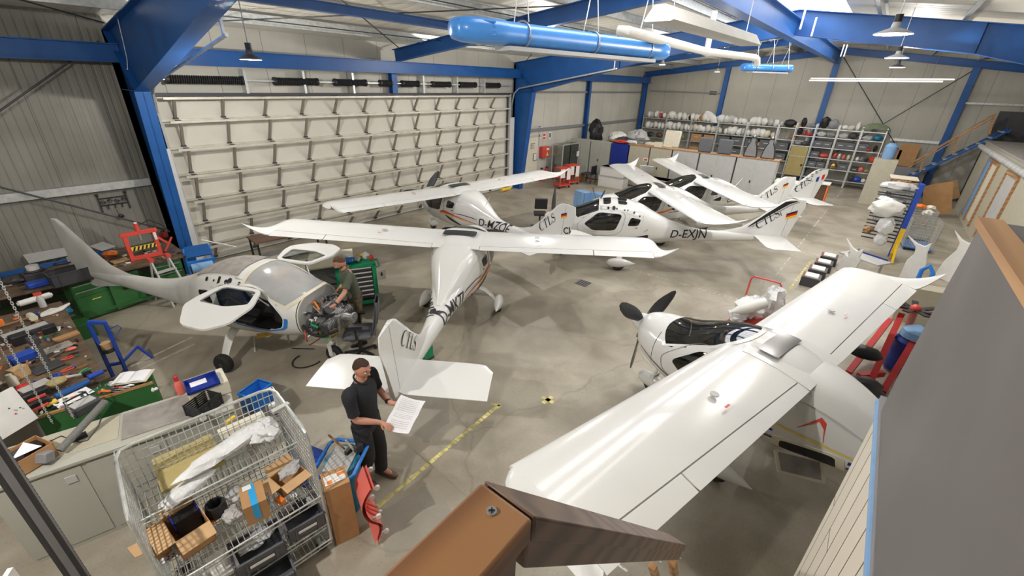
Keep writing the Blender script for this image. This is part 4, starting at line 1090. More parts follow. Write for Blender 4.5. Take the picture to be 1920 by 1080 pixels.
for z, y0_, nm in ((1.18, .0, 1), (.80, -HD, 2), (.40, -HD, 3), (.16, -HD, 4)):
    b = MB('zinc'); mesh_panel(b, (-HW + .02, y0_, z), (1, 0, 0), (0, 1, 0), 2 * HW - .04, HD - y0_, 26, max(4, int((HD - y0_) / .11)), .003)
    b.cyl((-HW, y0_, z), (HW, y0_, z), .009, n=8); b.cyl((-HW, y0_, z - .05), (HW, y0_, z - .05), .007, n=8)
    for i in range(14): x = -HW + .05 + i * (2 * HW - .1) / 13; b.cyl((x, y0_, z - .05), (x + .03, y0_, z), .003, n=5)
    b.build('shelf', cart)
for sx in (-1, 1):
    for sy in (-1, 1):
        b = MB('dark'); b.lathe([(.0, -.018), (.06, -.018), (.062, 0), (.06, .018), (.0, .018)], 16, (sx * .54, sy * .36, .062), (0, 1, 0)); b.m('zinc'); b.box(sx * .54 - .04, sx * .54 + .04, sy * .36 - .03, sy * .36 + .03, .12, .15); b.build('caster', cart)
b = MB('chrome'); b.sph((-HW - .015, -.02, 1.0), .03); b.build('latch', cart)
b = MB('lgrey'); b.cbox((HW - .05, .05, CZ + .0), (.16, .05, .03), (0, 0, 8)); b.build('hinge_clamp', cart)

def lump(c, size, mm, seed=0, rough=.25, rz=0, n=22):
    """crumpled wrapped shape"""
    r = random.Random(seed); ph = [r.uniform(0, 6.28) for _ in range(9)]; R = Matrix.Rotation(radians(rz), 3, 'Z'); b = MB(mm)
    rings = []
    for i in range(n // 2 + 1):
        t = pi * i / (n // 2); ring_ = []
        for j in range(n):
            a = 2 * pi * j / n; k = 1 + rough * (.5 * sin(3 * a + ph[0] + 2 * t) + .35 * sin(5 * a + ph[1] - 3 * t) + .3 * sin(7 * t + ph[2] + 2 * a) + .25 * sin(11 * a + ph[3] + 5 * t))
            v = V((sin(t) * cos(a) * size[0] / 2 * k, sin(t) * sin(a) * size[1] / 2 * k, -cos(t) * size[2] / 2 * (1 + .3 * (k - 1)))); ring_.append(V(c) + R @ v)
        rings.append(ring_)
    b.loft(rings, cap=False); return b
def carton(name, label, c, size, rz, flaps=(60, 40, 110, 90), mm='card', fill=None, cat='box', tape=None, open_=True, group=None, rot=None):
    """cardboard box: walls with thickness, flaps folded out by the given angles"""
    t = thing(name, label, cat, c, rz, group, rot=rot); w, d, h = size; k = .006
    b = MB(mm)
    if open_:
        b.box(-w / 2, w / 2, -d / 2, d / 2, 0, k); b.box(-w / 2, -w / 2 + k, -d / 2, d / 2, 0, h); b.box(w / 2 - k, w / 2, -d / 2, d / 2, 0, h); b.box(-w / 2, w / 2, -d / 2, -d / 2 + k, 0, h); b.box(-w / 2, w / 2, d / 2 - k, d / 2, 0, h)
    else: b.box(-w / 2, w / 2, -d / 2, d / 2, 0, h)
    b.build('carton', t)
    if open_:
        fl = min(w, d) * .5
        for i, a in enumerate(flaps):
            if a is None: continue
            f = MB('card_light' if mm == 'card' else mm); ca, sa = cos(radians(a)), sin(radians(a))
            if i == 0: f.prism([(-w / 2, -d / 2, h), (w / 2, -d / 2, h), (w / 2, -d / 2 - fl * sa, h + fl * ca), (-w / 2, -d / 2 - fl * sa, h + fl * ca)], (0, .0, .005))
            if i == 1: f.prism([(w / 2, -d / 2, h), (w / 2, d / 2, h), (w / 2 + fl * sa, d / 2, h + fl * ca), (w / 2 + fl * sa, -d / 2, h + fl * ca)], (0, 0, .005))
            if i == 2: f.prism([(-w / 2, d / 2, h), (w / 2, d / 2, h), (w / 2, d / 2 + fl * sa, h + fl * ca), (-w / 2, d / 2 + fl * sa, h + fl * ca)], (0, 0, .005))
            if i == 3: f.prism([(-w / 2, -d / 2, h), (-w / 2, d / 2, h), (-w / 2 - fl * sa, d / 2, h + fl * ca), (-w / 2 - fl * sa, -d / 2, h + fl * ca)], (0, 0, .005))
            f.build('flap', t)
    if tape:
        f = MB(tape); f.box(-w * .14, w * .14, -d / 2 - .002, d / 2 + .002, h - .001, h + .003); f.box(-w * .14, w * .14, -d / 2 - .003, -d / 2, h * .2, h); f.box(-w * .14, w * .14, d / 2, d / 2 + .003, h * .2, h); f.build('tape', t)
    return t
def crate(label, c, size, rz, mm='crate', group=None, name='plastic_crate', strip=True):
    t = thing(name, label, 'crate', c, rz, group); w, d, h = size; k = .008; b = MB(mm)
    b.box(-w / 2, w / 2, -d / 2, d / 2, 0, k)
    for x0, x1, y0, y1 in ((-w / 2, -w / 2 + k, -d / 2, d / 2), (w / 2 - k, w / 2, -d / 2, d / 2), (-w / 2, w / 2, -d / 2, -d / 2 + k), (-w / 2, w / 2, d / 2 - k, d / 2)): b.box(x0, x1, y0, y1, 0, h)
    b.build('bin', t)
    b = MB(mm); e = .012
    for x0, x1, y0, y1 in ((-w / 2 - e, -w / 2 + k, -d / 2 - e, d / 2 + e), (w / 2 - k, w / 2 + e, -d / 2 - e, d / 2 + e), (-w / 2, w / 2, -d / 2 - e, -d / 2 + k), (-w / 2, w / 2, d / 2 - k, d / 2 + e)): b.box(x0, x1, y0, y1, h - .02, h + .004)
    for x in (-w * .3, w * .3): b.box(x - .008, x + .008, -d / 2 - e, -d / 2, 0, h)
    b.build('rim', t)
    if strip: b = MB('white'); b.box(-w * .25, w * .25, -d / 2 - .011, -d / 2 - .004, h * .42, h * .58); b.build('label_strip', t)
    return t
def cp(u, v, z): p = PZ(u, v, z); return (p.x, p.y, p.z)
YAW = -6
# top shelf
p = PZ(352, 862, 1.24); b = MB('khaki'); b.grid(lambda s_, t_: V((-.24 + .48 * s_, -.24 + .48 * t_, .035 + .008 * sin(9 * s_) * sin(7 * t_))), 14, 14); b.box(-.24, .24, -.24, .24, 0, .034); solo(b, 'foam_sheet', 'olive-khaki padded sheet lying on the top shelf of the mesh cart', 'sheet', (p.x, p.y, 1.195), YAW)
p = PZ(425, 840, 1.30); b = lump((0, 0, 0), (.78, .2, .12), 'plasticwrap', 3, .22, 0); o = solo(b, 'wrapped_part', 'long part in clear bubble wrap lying across the khaki sheet', 'parcel', (p.x, p.y, 1.30), 12)
p = PZ(500, 805, 1.30); b = lump((0, 0, 0), (.26, .34, .18), 'plasticwrap', 4, .3); o = solo(b, 'wrapped_part', 'wide bubble-wrapped bundle at the back right of the mesh cart', 'parcel', (p.x - .02, p.y + .02, 1.29), 0)
p = PZ(355, 915, 1.17); b = lump((0, 0, 0), (.50, .17, .12), 'plasticwrap', 6, .15); b.T = None; o = solo(b, 'wrapped_part', 'long white wrapped roll lying at the front of the upper cart shelf', 'parcel', (p.x, p.y, 1.18), 15)
p = PZ(515, 770, 1.25); b = MB('white'); b.cbox((0, 0, .1), (.07, .07, .1)); b.m('black'); b.cbox((0, -.05, .05), (.06, .1, .06)); b.m('steel'); b.cyl((0, -.08, .03), (.03, -.28, .02), .012, n=8); solo(b, 'cylinder_assembly', 'white-topped hydraulic fitting standing inside the right side of the mesh cart', 'fitting', (p.x, p.y, 1.19), 20, bevel=.006)
p = PZ(420, 810, 1.22); b = MB('cream'); b.cbox((0, 0, .02), (.42, .22, .03)); solo(b, 'tray', 'pale flat tray at the back of the top cart shelf behind the wrapped parts', 'tray', (p.x + .16, p.y - .06, 1.195), YAW)
b = MB('yellow'); b.cbox((0, 0, .02), (.1, .035, .03)); p = PZ(432, 785, 1.26); solo(b, 'tube', 'small yellow tube lying in the pale tray on the cart', 'tube', (p.x, p.y, 1.225), 20)
# middle shelf
carton('cardboard_box', 'open brown cardboard box with black lining at the front left of the cart', (*cp(352, 985, .98)[:2], .805), (.25, .32, .24), 2, (120, None, 85, 95))
p = PZ(345, 965, .98); b = MB('black'); b.cbox((0, 0, .11), (.17, .2, .22)); b.m('flagblue'); b.box(-.10, -.088, -.1, .1, .14, .23); b.box(.088, .1, -.1, .1, .14, .23); solo(b, 'instrument_case', 'black boxed instrument with blue edges inside the open cardboard box', 'case', (p.x, p.y + .0, .815), 2)
carton('cardboard_box', 'brown cardboard box sealed with blue tape in the middle of the cart', (*cp(474, 930, 1.0)[:2], .805), (.19, .26, .22), -14, tape='tapeblue', open_=False)
b = MB('white'); p = PZ(462, 915, 1.03); b.box(-.035, .035, -.03, .03, 0, .002); solo(b, 'address_label', 'white shipping label on top of the blue-taped box', 'label', (p.x, p.y, 1.029), -14)
carton('cardboard_box', 'open cardboard box with clear parts bag at the right end of the cart', (*cp(540, 890, .93)[:2], .805), (.26, .2, .14), 6, (100, None, 60, 95))
p = PZ(543, 878, .98); solo(lump((0, 0, 0), (.22, .13, .09), 'bubble', 9, .3), 'parts_bag', 'crumpled clear bag of fittings in the right-hand open cardboard box', 'bag', (p.x, p.y, .965), 20)
carton('cardboard_box', 'small open brown box with tall flaps at the left edge of the cart', (*cp(286, 1016, .95)[:2], .805), (.14, .15, .16), 8, (112, None, 25, 75))
p = PZ(402, 944, .97); b = MB('black'); b.lathe([(.05, 0), (.085, .02), (.09, .1), (.08, .14), (.06, .14), (.05, .05)], 8); solo(b, 'headset_pouch', 'black octagonal pouch behind the open cardboard box on the cart', 'pouch', (p.x, p.y, .83), 10)
b = MB('orange'); b.cbox((0, 0, .03), (.05, .09, .06)); p = PZ(525, 935, .86); solo(b, 'plastic_clip', 'orange plastic clip between the boxes on the right of the cart', 'clip', (p.x, p.y, .805), 15, bevel=.01)
b = MB('orange'); b.cbox((0, 0, .02), (.09, .05, .03)); p = PZ(398, 970, .86); solo(b, 'strap_buckle', 'orange buckle below the black pouch on the cart', 'buckle', (p.x, p.y, .805), 15, bevel=.008)
for i, (u, v, sz) in enumerate(((440, 920, .17), (432, 958, .14))):
    p = PZ(u, v, .9); solo(lump((0, 0, 0), (sz, sz * 1.2, .10), 'bubble', 20 + i, .3), 'parts_bag', ('clear plastic bag lying beside the black pouch on the cart', 'clear plastic bag in front of the black pouch on the cart')[i], 'bag', (p.x, p.y, .86))
# lower crates
crate('dark grey crate holding a bag of parts, right of the white card on the cart', (*cp(480, 1015, .62)[:2], .43), (.40, .28, .17), YAW - 4)
p = PZ(478, 1000, .62); solo(lump((0, 0, 0), (.3, .2, .1), 'bubble', 31, .3), 'parts_bag', 'grey-brown bag of parts filling the middle dark crate', 'bag', (p.x, p.y, .56))
crate('dark grey crate with clear sleeves at the right of the cart', (*cp(565, 958, .62)[:2], .43), (.34, .26, .17), YAW - 4)
for i, (u, v, rz) in enumerate(((540, 945, 30), (590, 930, -20))):
    p = PZ(u, v, .62); solo(lump((0, 0, 0), (.16, .1, .10), 'bubble', 40 + i, .35), 'parts_bag', ('clear sleeve at the left end of the right-hand dark crate', 'clear sleeve at the right end of the right-hand dark crate')[i], 'bag', (p.x, p.y, .58), rz)
crate('dark grey crate on the lowest cart shelf, nearly empty', (*cp(500, 1078, .30)[:2], .17), (.42, .28, .15), YAW - 4)
p = PZ(415, 1050, .6); b = MB('white'); b.cbox((0, 0, .0), (.2, .26, .02), (12, 0, 0)); solo(b, 'card_sheet', 'white card leaning beside the middle dark crate on the cart', 'card', (p.x, p.y, .55), -4)
p = PZ(325, 1050, .70); b = MB('paper'); b.cbox((0, 0, 0), (.13, .16, .004)); b.m('black'); put_text(b, 'C', (-.05, -.01, .004), (1, 0, 0), (0, 1, 0), .05); put_text(b, '22', (-.03, -.07, .004), (1, 0, 0), (0, 1, 0), .045); solo(b, 'paper_note', 'white paper note with black handwriting at the lower left of the cart', 'paper', (p.x, p.y, .80), -10)
p = PZ(380, 1062, .55); solo(lump((0, 0, 0), (.16, .12, .07), 'bubble', 51, .3), 'parts_bag', 'crumpled clear bag left of the white card on the cart', 'bag', (p.x, p.y, .48))

# ------------------------------------------------------------------ beside the cart
bag = thing('waste_bin', 'blue lidded bin lined with a dark blue sack beside the man in black', 'bin', (-1.80, -8.93, 0), 35)
b = MB('teal'); rings = []
for i in range(12):
    t = i / 11; rings.append([V(((.20 + .03 * t) * cos(2 * pi * j / 40) * (1 + .05 * sin(9 * 2 * pi * j / 40 + i * .3)), (.15 + .03 * t) * sin(2 * pi * j / 40) * (1 + .05 * sin(9 * 2 * pi * j / 40)), .02 + .68 * t)) for j in range(40)])
b.loft(rings); b.build('sack', bag)
b = MB('blue_bright'); b.tube([(.26, .18, .72), (.26, -.18, .72), (.2, -.22, .72), (-.2, -.22, .72), (-.26, -.18, .72), (-.26, .18, .72), (-.2, .22, .72), (.2, .22, .72)], .02, 8, closed=True); b.build('rim', bag)
b = MB('blue_tool'); b.cbox((-.12, .34, .72), (.46, .26, .03), (25, 0, 0)); b.build('lid', bag)
b = MB('lgrey'); b.cbox((.0, -.0, .70), (.36, .26, .03)); b.build('liner', bag)
b = MB('plank'); b.cyl((0, 0, 0), (-.10, .10, .22), .012, n=8); b.m('black'); b.cbox((.03, -.03, -.02), (.10, .04, .05), (0, 0, 20)); solo(b, 'hand_brush', 'wooden-handled brush standing in the blue-rimmed bin', 'brush', (-1.72, -8.88, .76))
b = MB('cream'); b.cyl((0, 0, 0), (-.04, .05, .14), .013, n=8); b.m('dark'); b.cbox((.05, -.02, .0), (.09, .06, .09)); solo(b, 'scraper', 'pale handled scraper lying next to the brush in the bin', 'scraper', (-1.66, -8.96, .76))
tb = carton('cardboard_box', 'tall closed brown cardboard box standing between the mesh cart and the blue bin', (-2.02, -9.2, 0), (.24, .24, .82), -18, open_=False)
b = MB('white'); b.box(-.10, .10, -.06, .06, .821, .823); b.m('orange'); b.box(-.08, -.03, -.05, -.01, .823, .825); b.box(.03, .10, .01, .05, .823, .825); b.build('label', tb)
cr = thing('creeper', 'red plastic mechanic creeper board standing on edge with its wheels outward', 'creeper', (-1.84, -9.46, 0), -20)
b = MB('coral')
def crp(s_, t_): x = .0 + .07 * sin(t_ * 7) ; return V((x + .012, -.16 + .32 * s_ + .03 * sin(t_ * 9), .05 + .80 * t_))
b.grid(crp, 6, 20); b.grid(lambda s_, t_: crp(s_, t_) - V((.035, 0, 0)), 6, 20)
b.m('redtool')
for k_ in (.3, .5, .7): b.tube([crp(k_, t_ / 10) + V((.006, 0, 0)) for t_ in range(3, 8)], .012, 6)
b.build('board', cr)
for s_, t_ in ((.1, .08), (.9, .08), (.1, .5), (.9, .5), (.1, .92), (.9, .92)):
    w2 = MB('steel'); p = crp(s_, t_); w2.cyl(p + V((0, 0, 0)), p + V((.05, 0, 0)), .012, n=8); w2.m('white'); w2.lathe([(.0, -.012), (.028, -.012), (.028, .012), (.0, .012)], 14, p + V((.065, 0, -.01)), (0, 1, 0)); w2.build('caster', cr)

# ------------------------------------------------------------------ grey counter and the objects on it
desk = thing('cabinet', 'long grey-green steel cabinet with a worn brown top, left of the mesh cart', 'cabinet', (0, 0, 0))
A0, A1, A2 = PZ(30, 905, 1.05), PZ(440, 765, 1.05), PZ(345, 700, 1.05)
ux = (A1 - A0).normalized(); uy = V((-ux.y, ux.x, 0)); W_ = 1.95; D_ = .62
f0 = A1 - ux * W_
b = MB('cabgrey'); b.prism([f0, A1, A1 + uy * D_, f0 + uy * D_], (0, 0, -.03)); b.m('cabgrey')
g = lambda x, y, z: f0 + ux * x + uy * y + V((0, 0, z - 1.05))
b.prism([g(.02, .03, 0), g(W_ - .02, .03, 0), g(W_ - .02, D_ - .02, 0), g(.02, D_ - .02, 0)], (0, 0, 1.02)); b.build('body', desk)
b = MB('greymat'); b.prism([g(.95, .10, 1.05), g(W_ - .10, .10, 1.05), g(W_ - .10, .56, 1.05), g(.95, .56, 1.05)], (0, 0, .012)); b.build('top_mat', desk)
b = MB('beige'); b.prism([g(.10, .16, 1.05), g(.92, .16, 1.05), g(.92, .58, 1.05), g(.10, .58, 1.05)], (0, 0, .006)); b.build('top_sheet', desk)
for x in (.62, 1.28):
    b = MB('cabgrey'); b.prism([g(x - .62, .022, .06), g(x + .0, .022, .06), g(x + .0, .022, .98), g(x - .62, .022, .98)], uy * .01); dr_ = b.build('door', desk); b = MB('lgrey'); b.prism([g(x - .14, .012, .82), g(x - .06, .012, .82), g(x - .06, .012, .90), g(x - .14, .012, .90)], uy * .01); b.build('handle', dr_)
lab_side = lambda *a: None
def on(u, v, z=1.056): p = PZ(u, v, z); return (p.x, p.y, z)
t = thing('foam_tube', 'dark grey foam pipe-insulation tube lying across the grey counter', 'tube'); b = MB('greyfoam'); q0, q1 = PZ(112, 845, 1.12), PZ(198, 752, 1.30); b.cyl(q0, q1, .036, n=16); b.m('black'); b.cyl(q0 - (q1 - q0).normalized() * .002, q0, .018, n=12); b.build('tube', t)
b = MB('black'); pts = [on(90, 830), on(115, 818), on(150, 830), on(165, 826), on(185, 800), on(190, 785), on(180, 783)]; b.tube([V(p) + V((0, 0, .005)) for p in pts], .005, 6); b.cbox(V(on(150, 822)) + V((0, 0, .02)), (.12, .06, .04)); solo(b, 'power_cord', 'black cable with adapter lying on the counter beside the foam tube', 'cable')
carton('cardboard_box', 'open cardboard box full of dark parts at the far end of the grey counter', (*on(55, 870)[:2], 1.06), (.34, .26, .16), 20, (None, None, 170, None), tape=None)
for i, (u, v, s_) in enumerate(((30, 850, .1), (60, 840, .12), (80, 855, .09))):
    p = PZ(u, v, 1.15); b = MB(['dark', 'black', 'grey'][i]); b.cbox((0, 0, 0), (s_, .14, .1), (0, 10 * i, 20 * i)); solo(b, 'spare_part', ['dark grey metal part at the left inside the counter cardboard box', 'black metal part in the middle of the counter cardboard box', 'grey metal part at the right inside the counter cardboard box'][i], 'part', (p.x, p.y, 1.14), bevel=.01)
b = MB('paper'); b.prism([(0, 0, 0), (.2, .02, .0), (.1, .16, .03)], (0, 0, .002)); p = on(22, 862, 1.235); solo(b, 'paper', 'folded white paper on top of the open box on the counter', 'paper', p, 0)
b = MB('white'); b.cbox((0, 0, .2), (.34, .03, .42), (-14, 0, 0)); p = on(12, 810, 1.06); 
b.m('red'); b.sph((.05, -.03, .16), .008); b.m('dark'); b.sph((.10, -.04, .2), .008); b.sph((.02, -.05, .26), .008)
solo(b, 'display_board', 'white board with coloured dots leaning at the left picture edge above the cardboard box', 'board', (p[0] + .06, p[1] + .02, 1.055), 30)
b = MB('black'); b.cbox((0, 0, .35), (.5, .05, .8), (-8, 0, 14)); p = PZ(15, 735, 1.06); solo(b, 'black_panel', 'tall black panel leaning behind the white dotted board', 'panel', (p.x - .14, p.y + .1, .94), 75)
bx = thing('storage_box', 'pale storage box under a purple document tray at the right end of the counter', 'box', (*on(395, 742, 1.0)[:2], 1.056), -8); b = MB('cream'); b.box(-.2, .2, -.17, .17, 0, .17); b.build('box', bx, bevel=.01)
lid = thing('document_tray', 'dark purple document tray on the pale storage box', 'tray', (*on(380, 722, 1.22)[:2], 1.226), -8); b = MB('flagblue'); b.box(-.16, .16, -.12, .12, 0, .01)
b.box(-.16, -.15, -.12, .12, 0, .06); b.box(.15, .16, -.12, .12, 0, .06); b.box(-.16, .16, .11, .12, 0, .06); b.box(-.16, .16, -.12, -.11, 0, .03); b.build('tray', lid); b = MB('paper'); b.cbox((-.03, .05, .014), (.16, .1, .005)); b.build('paper', lid)
bt = thing('spray_bottle', 'red bottle standing behind the purple tray on the counter', 'bottle', (*on(340, 737)[:2], 1.056)); b = MB('coral'); b.lathe([(.04, 0), (.042, .02), (.042, .13), (.02, .18)], 16); b.build('bottle', bt); b = MB('red'); b.lathe([(.022, .18), (.022, .24), (.012, .25)], 12); b.build('cap', bt)
bs = thing('basket', 'black slatted plastic basket in front of the pale storage box', 'basket', (*on(388, 775, 1.0)[:2], 1.056), 24); b = MB('black')
for z in range(6):
    for x0, y0_, x1, y1_ in ((-.14, -.10, .14, -.10), (-.14, .10, .14, .10), (-.14, -.10, -.14, .10), (.14, -.10, .14, .10)): b.beam((x0, y0_, .01 + z * .026), (x1, y1_, .01 + z * .026), .01, .014)
for x in (-.14, 0, .14):
    for y in (-.10, .10): b.box(x - .008, x + .008, y - .008, y + .008, 0, .15)
b.box(-.14, .14, -.1, .1, 0, .006); b.build('basket', bs)
b = MB('white'); b.cbox((0, 0, .04), (.06, .05, .08)); solo(b, 'white_bottle', 'small white container beside the black slatted basket', 'container', on(382, 788), 10, bevel=.012)
b = MB('white'); b.lathe([(.012, 0), (.02, .02), (.008, .05)], 10); b.sph((.03, 0, .02), .02); solo(b, 'funnel', 'tiny white funnel lying at the back edge of the counter mat', 'funnel', on(288, 734, 1.07))
# blue folding crate behind the cart
bc = crate('blue open crate on the floor behind the mesh cart', (*cp(478, 728, .3)[:2], 0), (.36, .26, .3), 20, mm='blue_bright', strip=False)
# ------------------------------------------------------------------ work benches on the left
def bench(name, label, x0, x1, y0, y1, h, drawers=(), doors=(), top='benchtop', legs=True):
    t = thing(name, label, 'workbench', (0, 0, 0)); b = MB(top); b.box(x0, x1, y0, y1, h - .045, h); b.build('top', t, bevel=.005)
    b = MB('green')
    for x in (x0 + .04, x1 - .04):
        for y in (y0 + .04, y1 - .04): b.box(x - .03, x + .03, y - .03, y + .03, 0, h - .045)
    b.box(x0 + .04, x1 - .04, y0 + .03, y0 + .06, .1, .16); b.box(x0 + .04, x1 - .04, y1 - .06, y1 - .03, .1, .16); b.build('frame', t)
    return t
ba = bench('workbench', 'brown-topped workbench at the left edge covered with tools and clutter', -4.55, -3.12, -5.65, -2.45, .90)
bb = bench('workbench', 'workbench along the metal wall below the iron hook rack, with the red press', -4.2, -.95, -1.45, .1, .86)
# green drawer cabinets of the wall bench
def drawer_cab(label, x, y, w, d, h, rz, n, door=False):
    t = thing('drawer_cabinet', label, 'cabinet', (x, y, 0), rz); b = MB('green'); b.box(-w / 2, w / 2, -d / 2, d / 2, .03, h); b.build('body', t, bevel=.006)
    for i in range(n):
        z0 = h - .05 - (i + 1) * (.13 if door else (h - .1) / n); hh = .115 if door else (h - .1) / n - .015
        b = MB('green'); b.box(-w / 2 + .015, w / 2 - .015, -d / 2 - .015, -d / 2 + .002, z0, z0 + hh); o = b.build('drawer', t); b = MB('steel'); b.box(-w / 2 + .03, w / 2 - .03, -d / 2 - .03, -d / 2 - .014, z0 + hh - .025, z0 + hh - .005); b.build('handle', o)
    if door:
        z1 = h - .06 - n * .13; b = MB('green'); b.box(-w / 2 + .015, w / 2 - .015, -d / 2 - .015, -d / 2, .06, z1); o = b.build('door', t); b = MB('gold'); b.box(-.08, .06, -d / 2 - .018, -d / 2 - .014, z1 - .10, z1 - .085); b.build('label', o)
    return t
dc = drawer_cab('dark green cabinet with three drawers and a door, under the wall bench', -2.65, -1.15, .62, .5, .82, 10, 2, True)
b = MB('green'); p = PZ(225, 575, .35); b.box(-.27, .27, -.015, .015, .05, .75); b.m('black'); b.box(-.06, .02, -.03, -.015, .42, .52); b.box(-.05, .01, -.035, -.028, .44, .50)
solo(b, 'steel_sheet', 'wide open green cabinet door standing right of the three-drawer cabinet', 'door', (-2.12, -1.35, 0), 12)
drawer_cab('green drawer cabinet behind the step ladder beside the red press', -1.35, -1.2, .5, .45, .82, 0, 4)
p = PZ(152, 640, 0); bx_ = thing('steel_box', 'small green steel box with a lever, on the floor beside the left bench', 'box', (-3.0, -2.1, 0), 12); b = MB('green'); b.box(-.12, .12, -.16, .16, 0, .30); b.build('box', bx_, bevel=.01); b = MB('lgrey'); b.cbox((.13, 0, .22), (.02, .1, .03)); b.build('lever', bx_)
# front end of the left bench: green drawer front facing the camera
b = MB('green'); pr0 = thing('tool_chest', 'green tool chest with plywood rim forming the near end of the left bench', 'chest', (0, 0, 0))
q = [PZ(68, 786, .92), PZ(235, 735, .92)]; d_ = (q[1] - q[0]).normalized(); n_ = V((-d_.y, d_.x, 0)); q1_ = q[0] + d_ * 1.05
b.prism([q[0], q1_, q1_ + n_ * .30, q[0] + n_ * .30], (0, 0, -.9)); b.build('body', pr0); b = MB('plank'); b.prism([q[0] - n_ * .01, q1_ - n_ * .01, q1_ + n_ * .02, q[0] + n_ * .02], (0, 0, .03)); b.build('rim', pr0)
tool_bench_z = .95
def put(mb, name, label, cat, u, v, z, rz=0, bevel=0, smooth=35): p = PZ(u, v, z); return solo(mb, name, label, cat, (p.x, p.y, z), rz, bevel=bevel, smooth=smooth)
def drill(mm='blue_tool'):
    b = MB(mm); b.cyl((-.09, 0, .05), (.06, 0, .05), .035, .03, 14); b.m('black'); b.cyl((.06, 0, .05), (.10, 0, .05), .02, .012, 10); b.cbox((-.06, .06, .04), (.045, .12, .04)); b.cbox((-.06, .13, .04), (.08, .05, .06)); return b
def screwdriver(c='orange'): b = MB(c); b.cyl((0, 0, .015), (.10, 0, .015), .015, n=8); b.m('steel'); b.cyl((.1, 0, .015), (.22, 0, .012), .005, n=6); return b
def pliers(c='redtool'):
    b = MB(c)
    for s_ in (1, -1): b.tube([(0, 0, .012), (.05, s_ * .025, .012), (.13, s_ * .03, .012)], .009, 6); b.m('steel'); b.beam((-.06, s_ * .008, .012), (0, s_ * -.0, .012), .012, .014); b.m(c)
    return b
def spanner(): b = MB('chrome'); b.beam((-.12, 0, .008), (.12, 0, .008), .022, .008); b.cyl((.13, 0, .003), (.13, 0, .013), .025, n=12); b.cyl((-.13, 0, .003), (-.13, 0, .013), .022, n=12); return b
def boxy(mm, x, y, z, bev=.008): b = MB(mm); b.box(-x / 2, x / 2, -y / 2, y / 2, 0, z); return b
zb_ = .905
put(boxy('blue_tool', .26, .16, .10), 'parts_tray', 'blue open parts tray at the left edge of the tool-covered bench', 'tray', 45, 675, zb_, 15, .01)
b = MB('white'); b.cyl((-.2, 0, .05), (.2, 0, .05), .05, n=16); b.cyl((-.22, 0, .05), (.22, 0, .05), .03, n=12); put(b, 'paper_roll', 'white roll lying across the far end of the left bench', 'roll', 68, 566, zb_, 12)
sb = thing('spray_bottle', 'grey spray bottle with a red head beside the white roll', 'bottle', (*cp(82, 575, zb_)[:2], zb_)); b = MB('lgrey'); b.lathe([(.045, 0), (.045, .16), (.02, .21)], 16); b.build('bottle', sb); b = MB('redtool'); b.cbox((0, 0, .235), (.10, .035, .05)); b.build('spray_head', sb)
b = MB('white'); b.prism([(-.22, -.05, 0), (-.1, -.1, 0), (.05, -.1, 0), (.24, .02, 0), (.05, 0, 0), (.0, .08, 0), (-.16, .04, 0)], (0, 0, .04)); put(b, 'plastic_part', 'white shell-shaped part at the right edge of the left bench', 'part', 103, 583, zb_, 25, .008)
m_ = thing('mallet', 'pale rubber mallet with wooden handle lying on the left bench', 'mallet', (*cp(50, 597, zb_ + .05)[:2], zb_ + .03), 10); b = MB('plank'); b.cyl((-.32, 0, .02), (.05, 0, .02), .014, n=8); b.build('handle', m_); b = MB('cream'); b.cyl((.06, -.08, .02), (.06, .08, .02), .05, n=14); b.build('head', m_)
v_ = thing('toolbox_tray', 'long black tray of drill parts in the middle of the left bench', 'tray', (*cp(52, 628, zb_)[:2], zb_), 12); b = MB('dark'); b.box(-.26, .26, -.08, .08, 0, .09); b.build('tray', v_, bevel=.01); b = MB('lgrey'); b.box(-.24, .24, -.07, .07, .09, .10); b.build('lid', v_)
put(boxy('black', .2, .16, .14), 'charger', 'black charger block below the long black tray on the bench', 'charger', 42, 642, zb_, 10, .015)
put(boxy('white', .07, .15, .02), 'multimeter', 'white multimeter with black keys on the left bench', 'meter', 108, 618, zb_, -10, .006)
put(boxy('black', .16, .14, .10), 'parts_box', 'black parts box left of the white multimeter', 'box', 95, 622, zb_, 0, .01)
put(pliers('orange'), 'pliers', 'orange-handled pliers beside the black charger', 'pliers', 72, 626, zb_, 40)
b = MB('green_bright'); b.prism([(0, 0, 0), (.06, .05, 0), (.1, 0, 0), (.05, -.06, 0), (-.02, -.05, 0)], (0, 0, .03)); put(b, 'star_knob', 'small bright green clamp part beside the multimeter', 'clamp', 88, 623, zb_)
put(boxy('card', .28, .12, .03), 'leather_sleeve', 'rusty brown flat piece at the right edge of the bench', 'sleeve', 125, 632, zb_, 12)
put(boxy('greymat', .4, .2, .01), 'mat', 'grey rubber mat under spanners on the left bench', 'mat', 100, 655, zb_, 10)
put(spanner(), 'spanner', 'chrome spanner on the grey rubber mat', 'spanner', 112, 663, zb_ + .012, 35)
put(pliers('redtool'), 'pliers', 'red-handled pliers below the grey mat on the bench', 'pliers', 115, 677, zb_, 5)
b = MB('coral'); b.sph((0, 0, .02), .06, (1, .6, .35)); put(b, 'sponge', 'pink sponge-like pad at the right edge of the left bench', 'sponge', 135, 656, zb_)
put(boxy('dark', .3, .22, .03), 'drill_press_base', 'dark steel plate with slots in the lower middle of the bench', 'plate', 90, 690, zb_, 12, .01)
b = MB('dark'); b.cyl((0, 0, 0), (0, .1, .30), .035, n=12); b.cbox((0, .1, .32), (.1, .16, .08)); put(b, 'drill_stand', 'small dark drill stand on the bench beside the chain', 'stand', 88, 680, zb_, 10)
put(boxy('plank', .26, .02, .02), 'wooden_strip', 'thin wooden strip near the right edge of the bench', 'strip', 142, 694, zb_, 12)
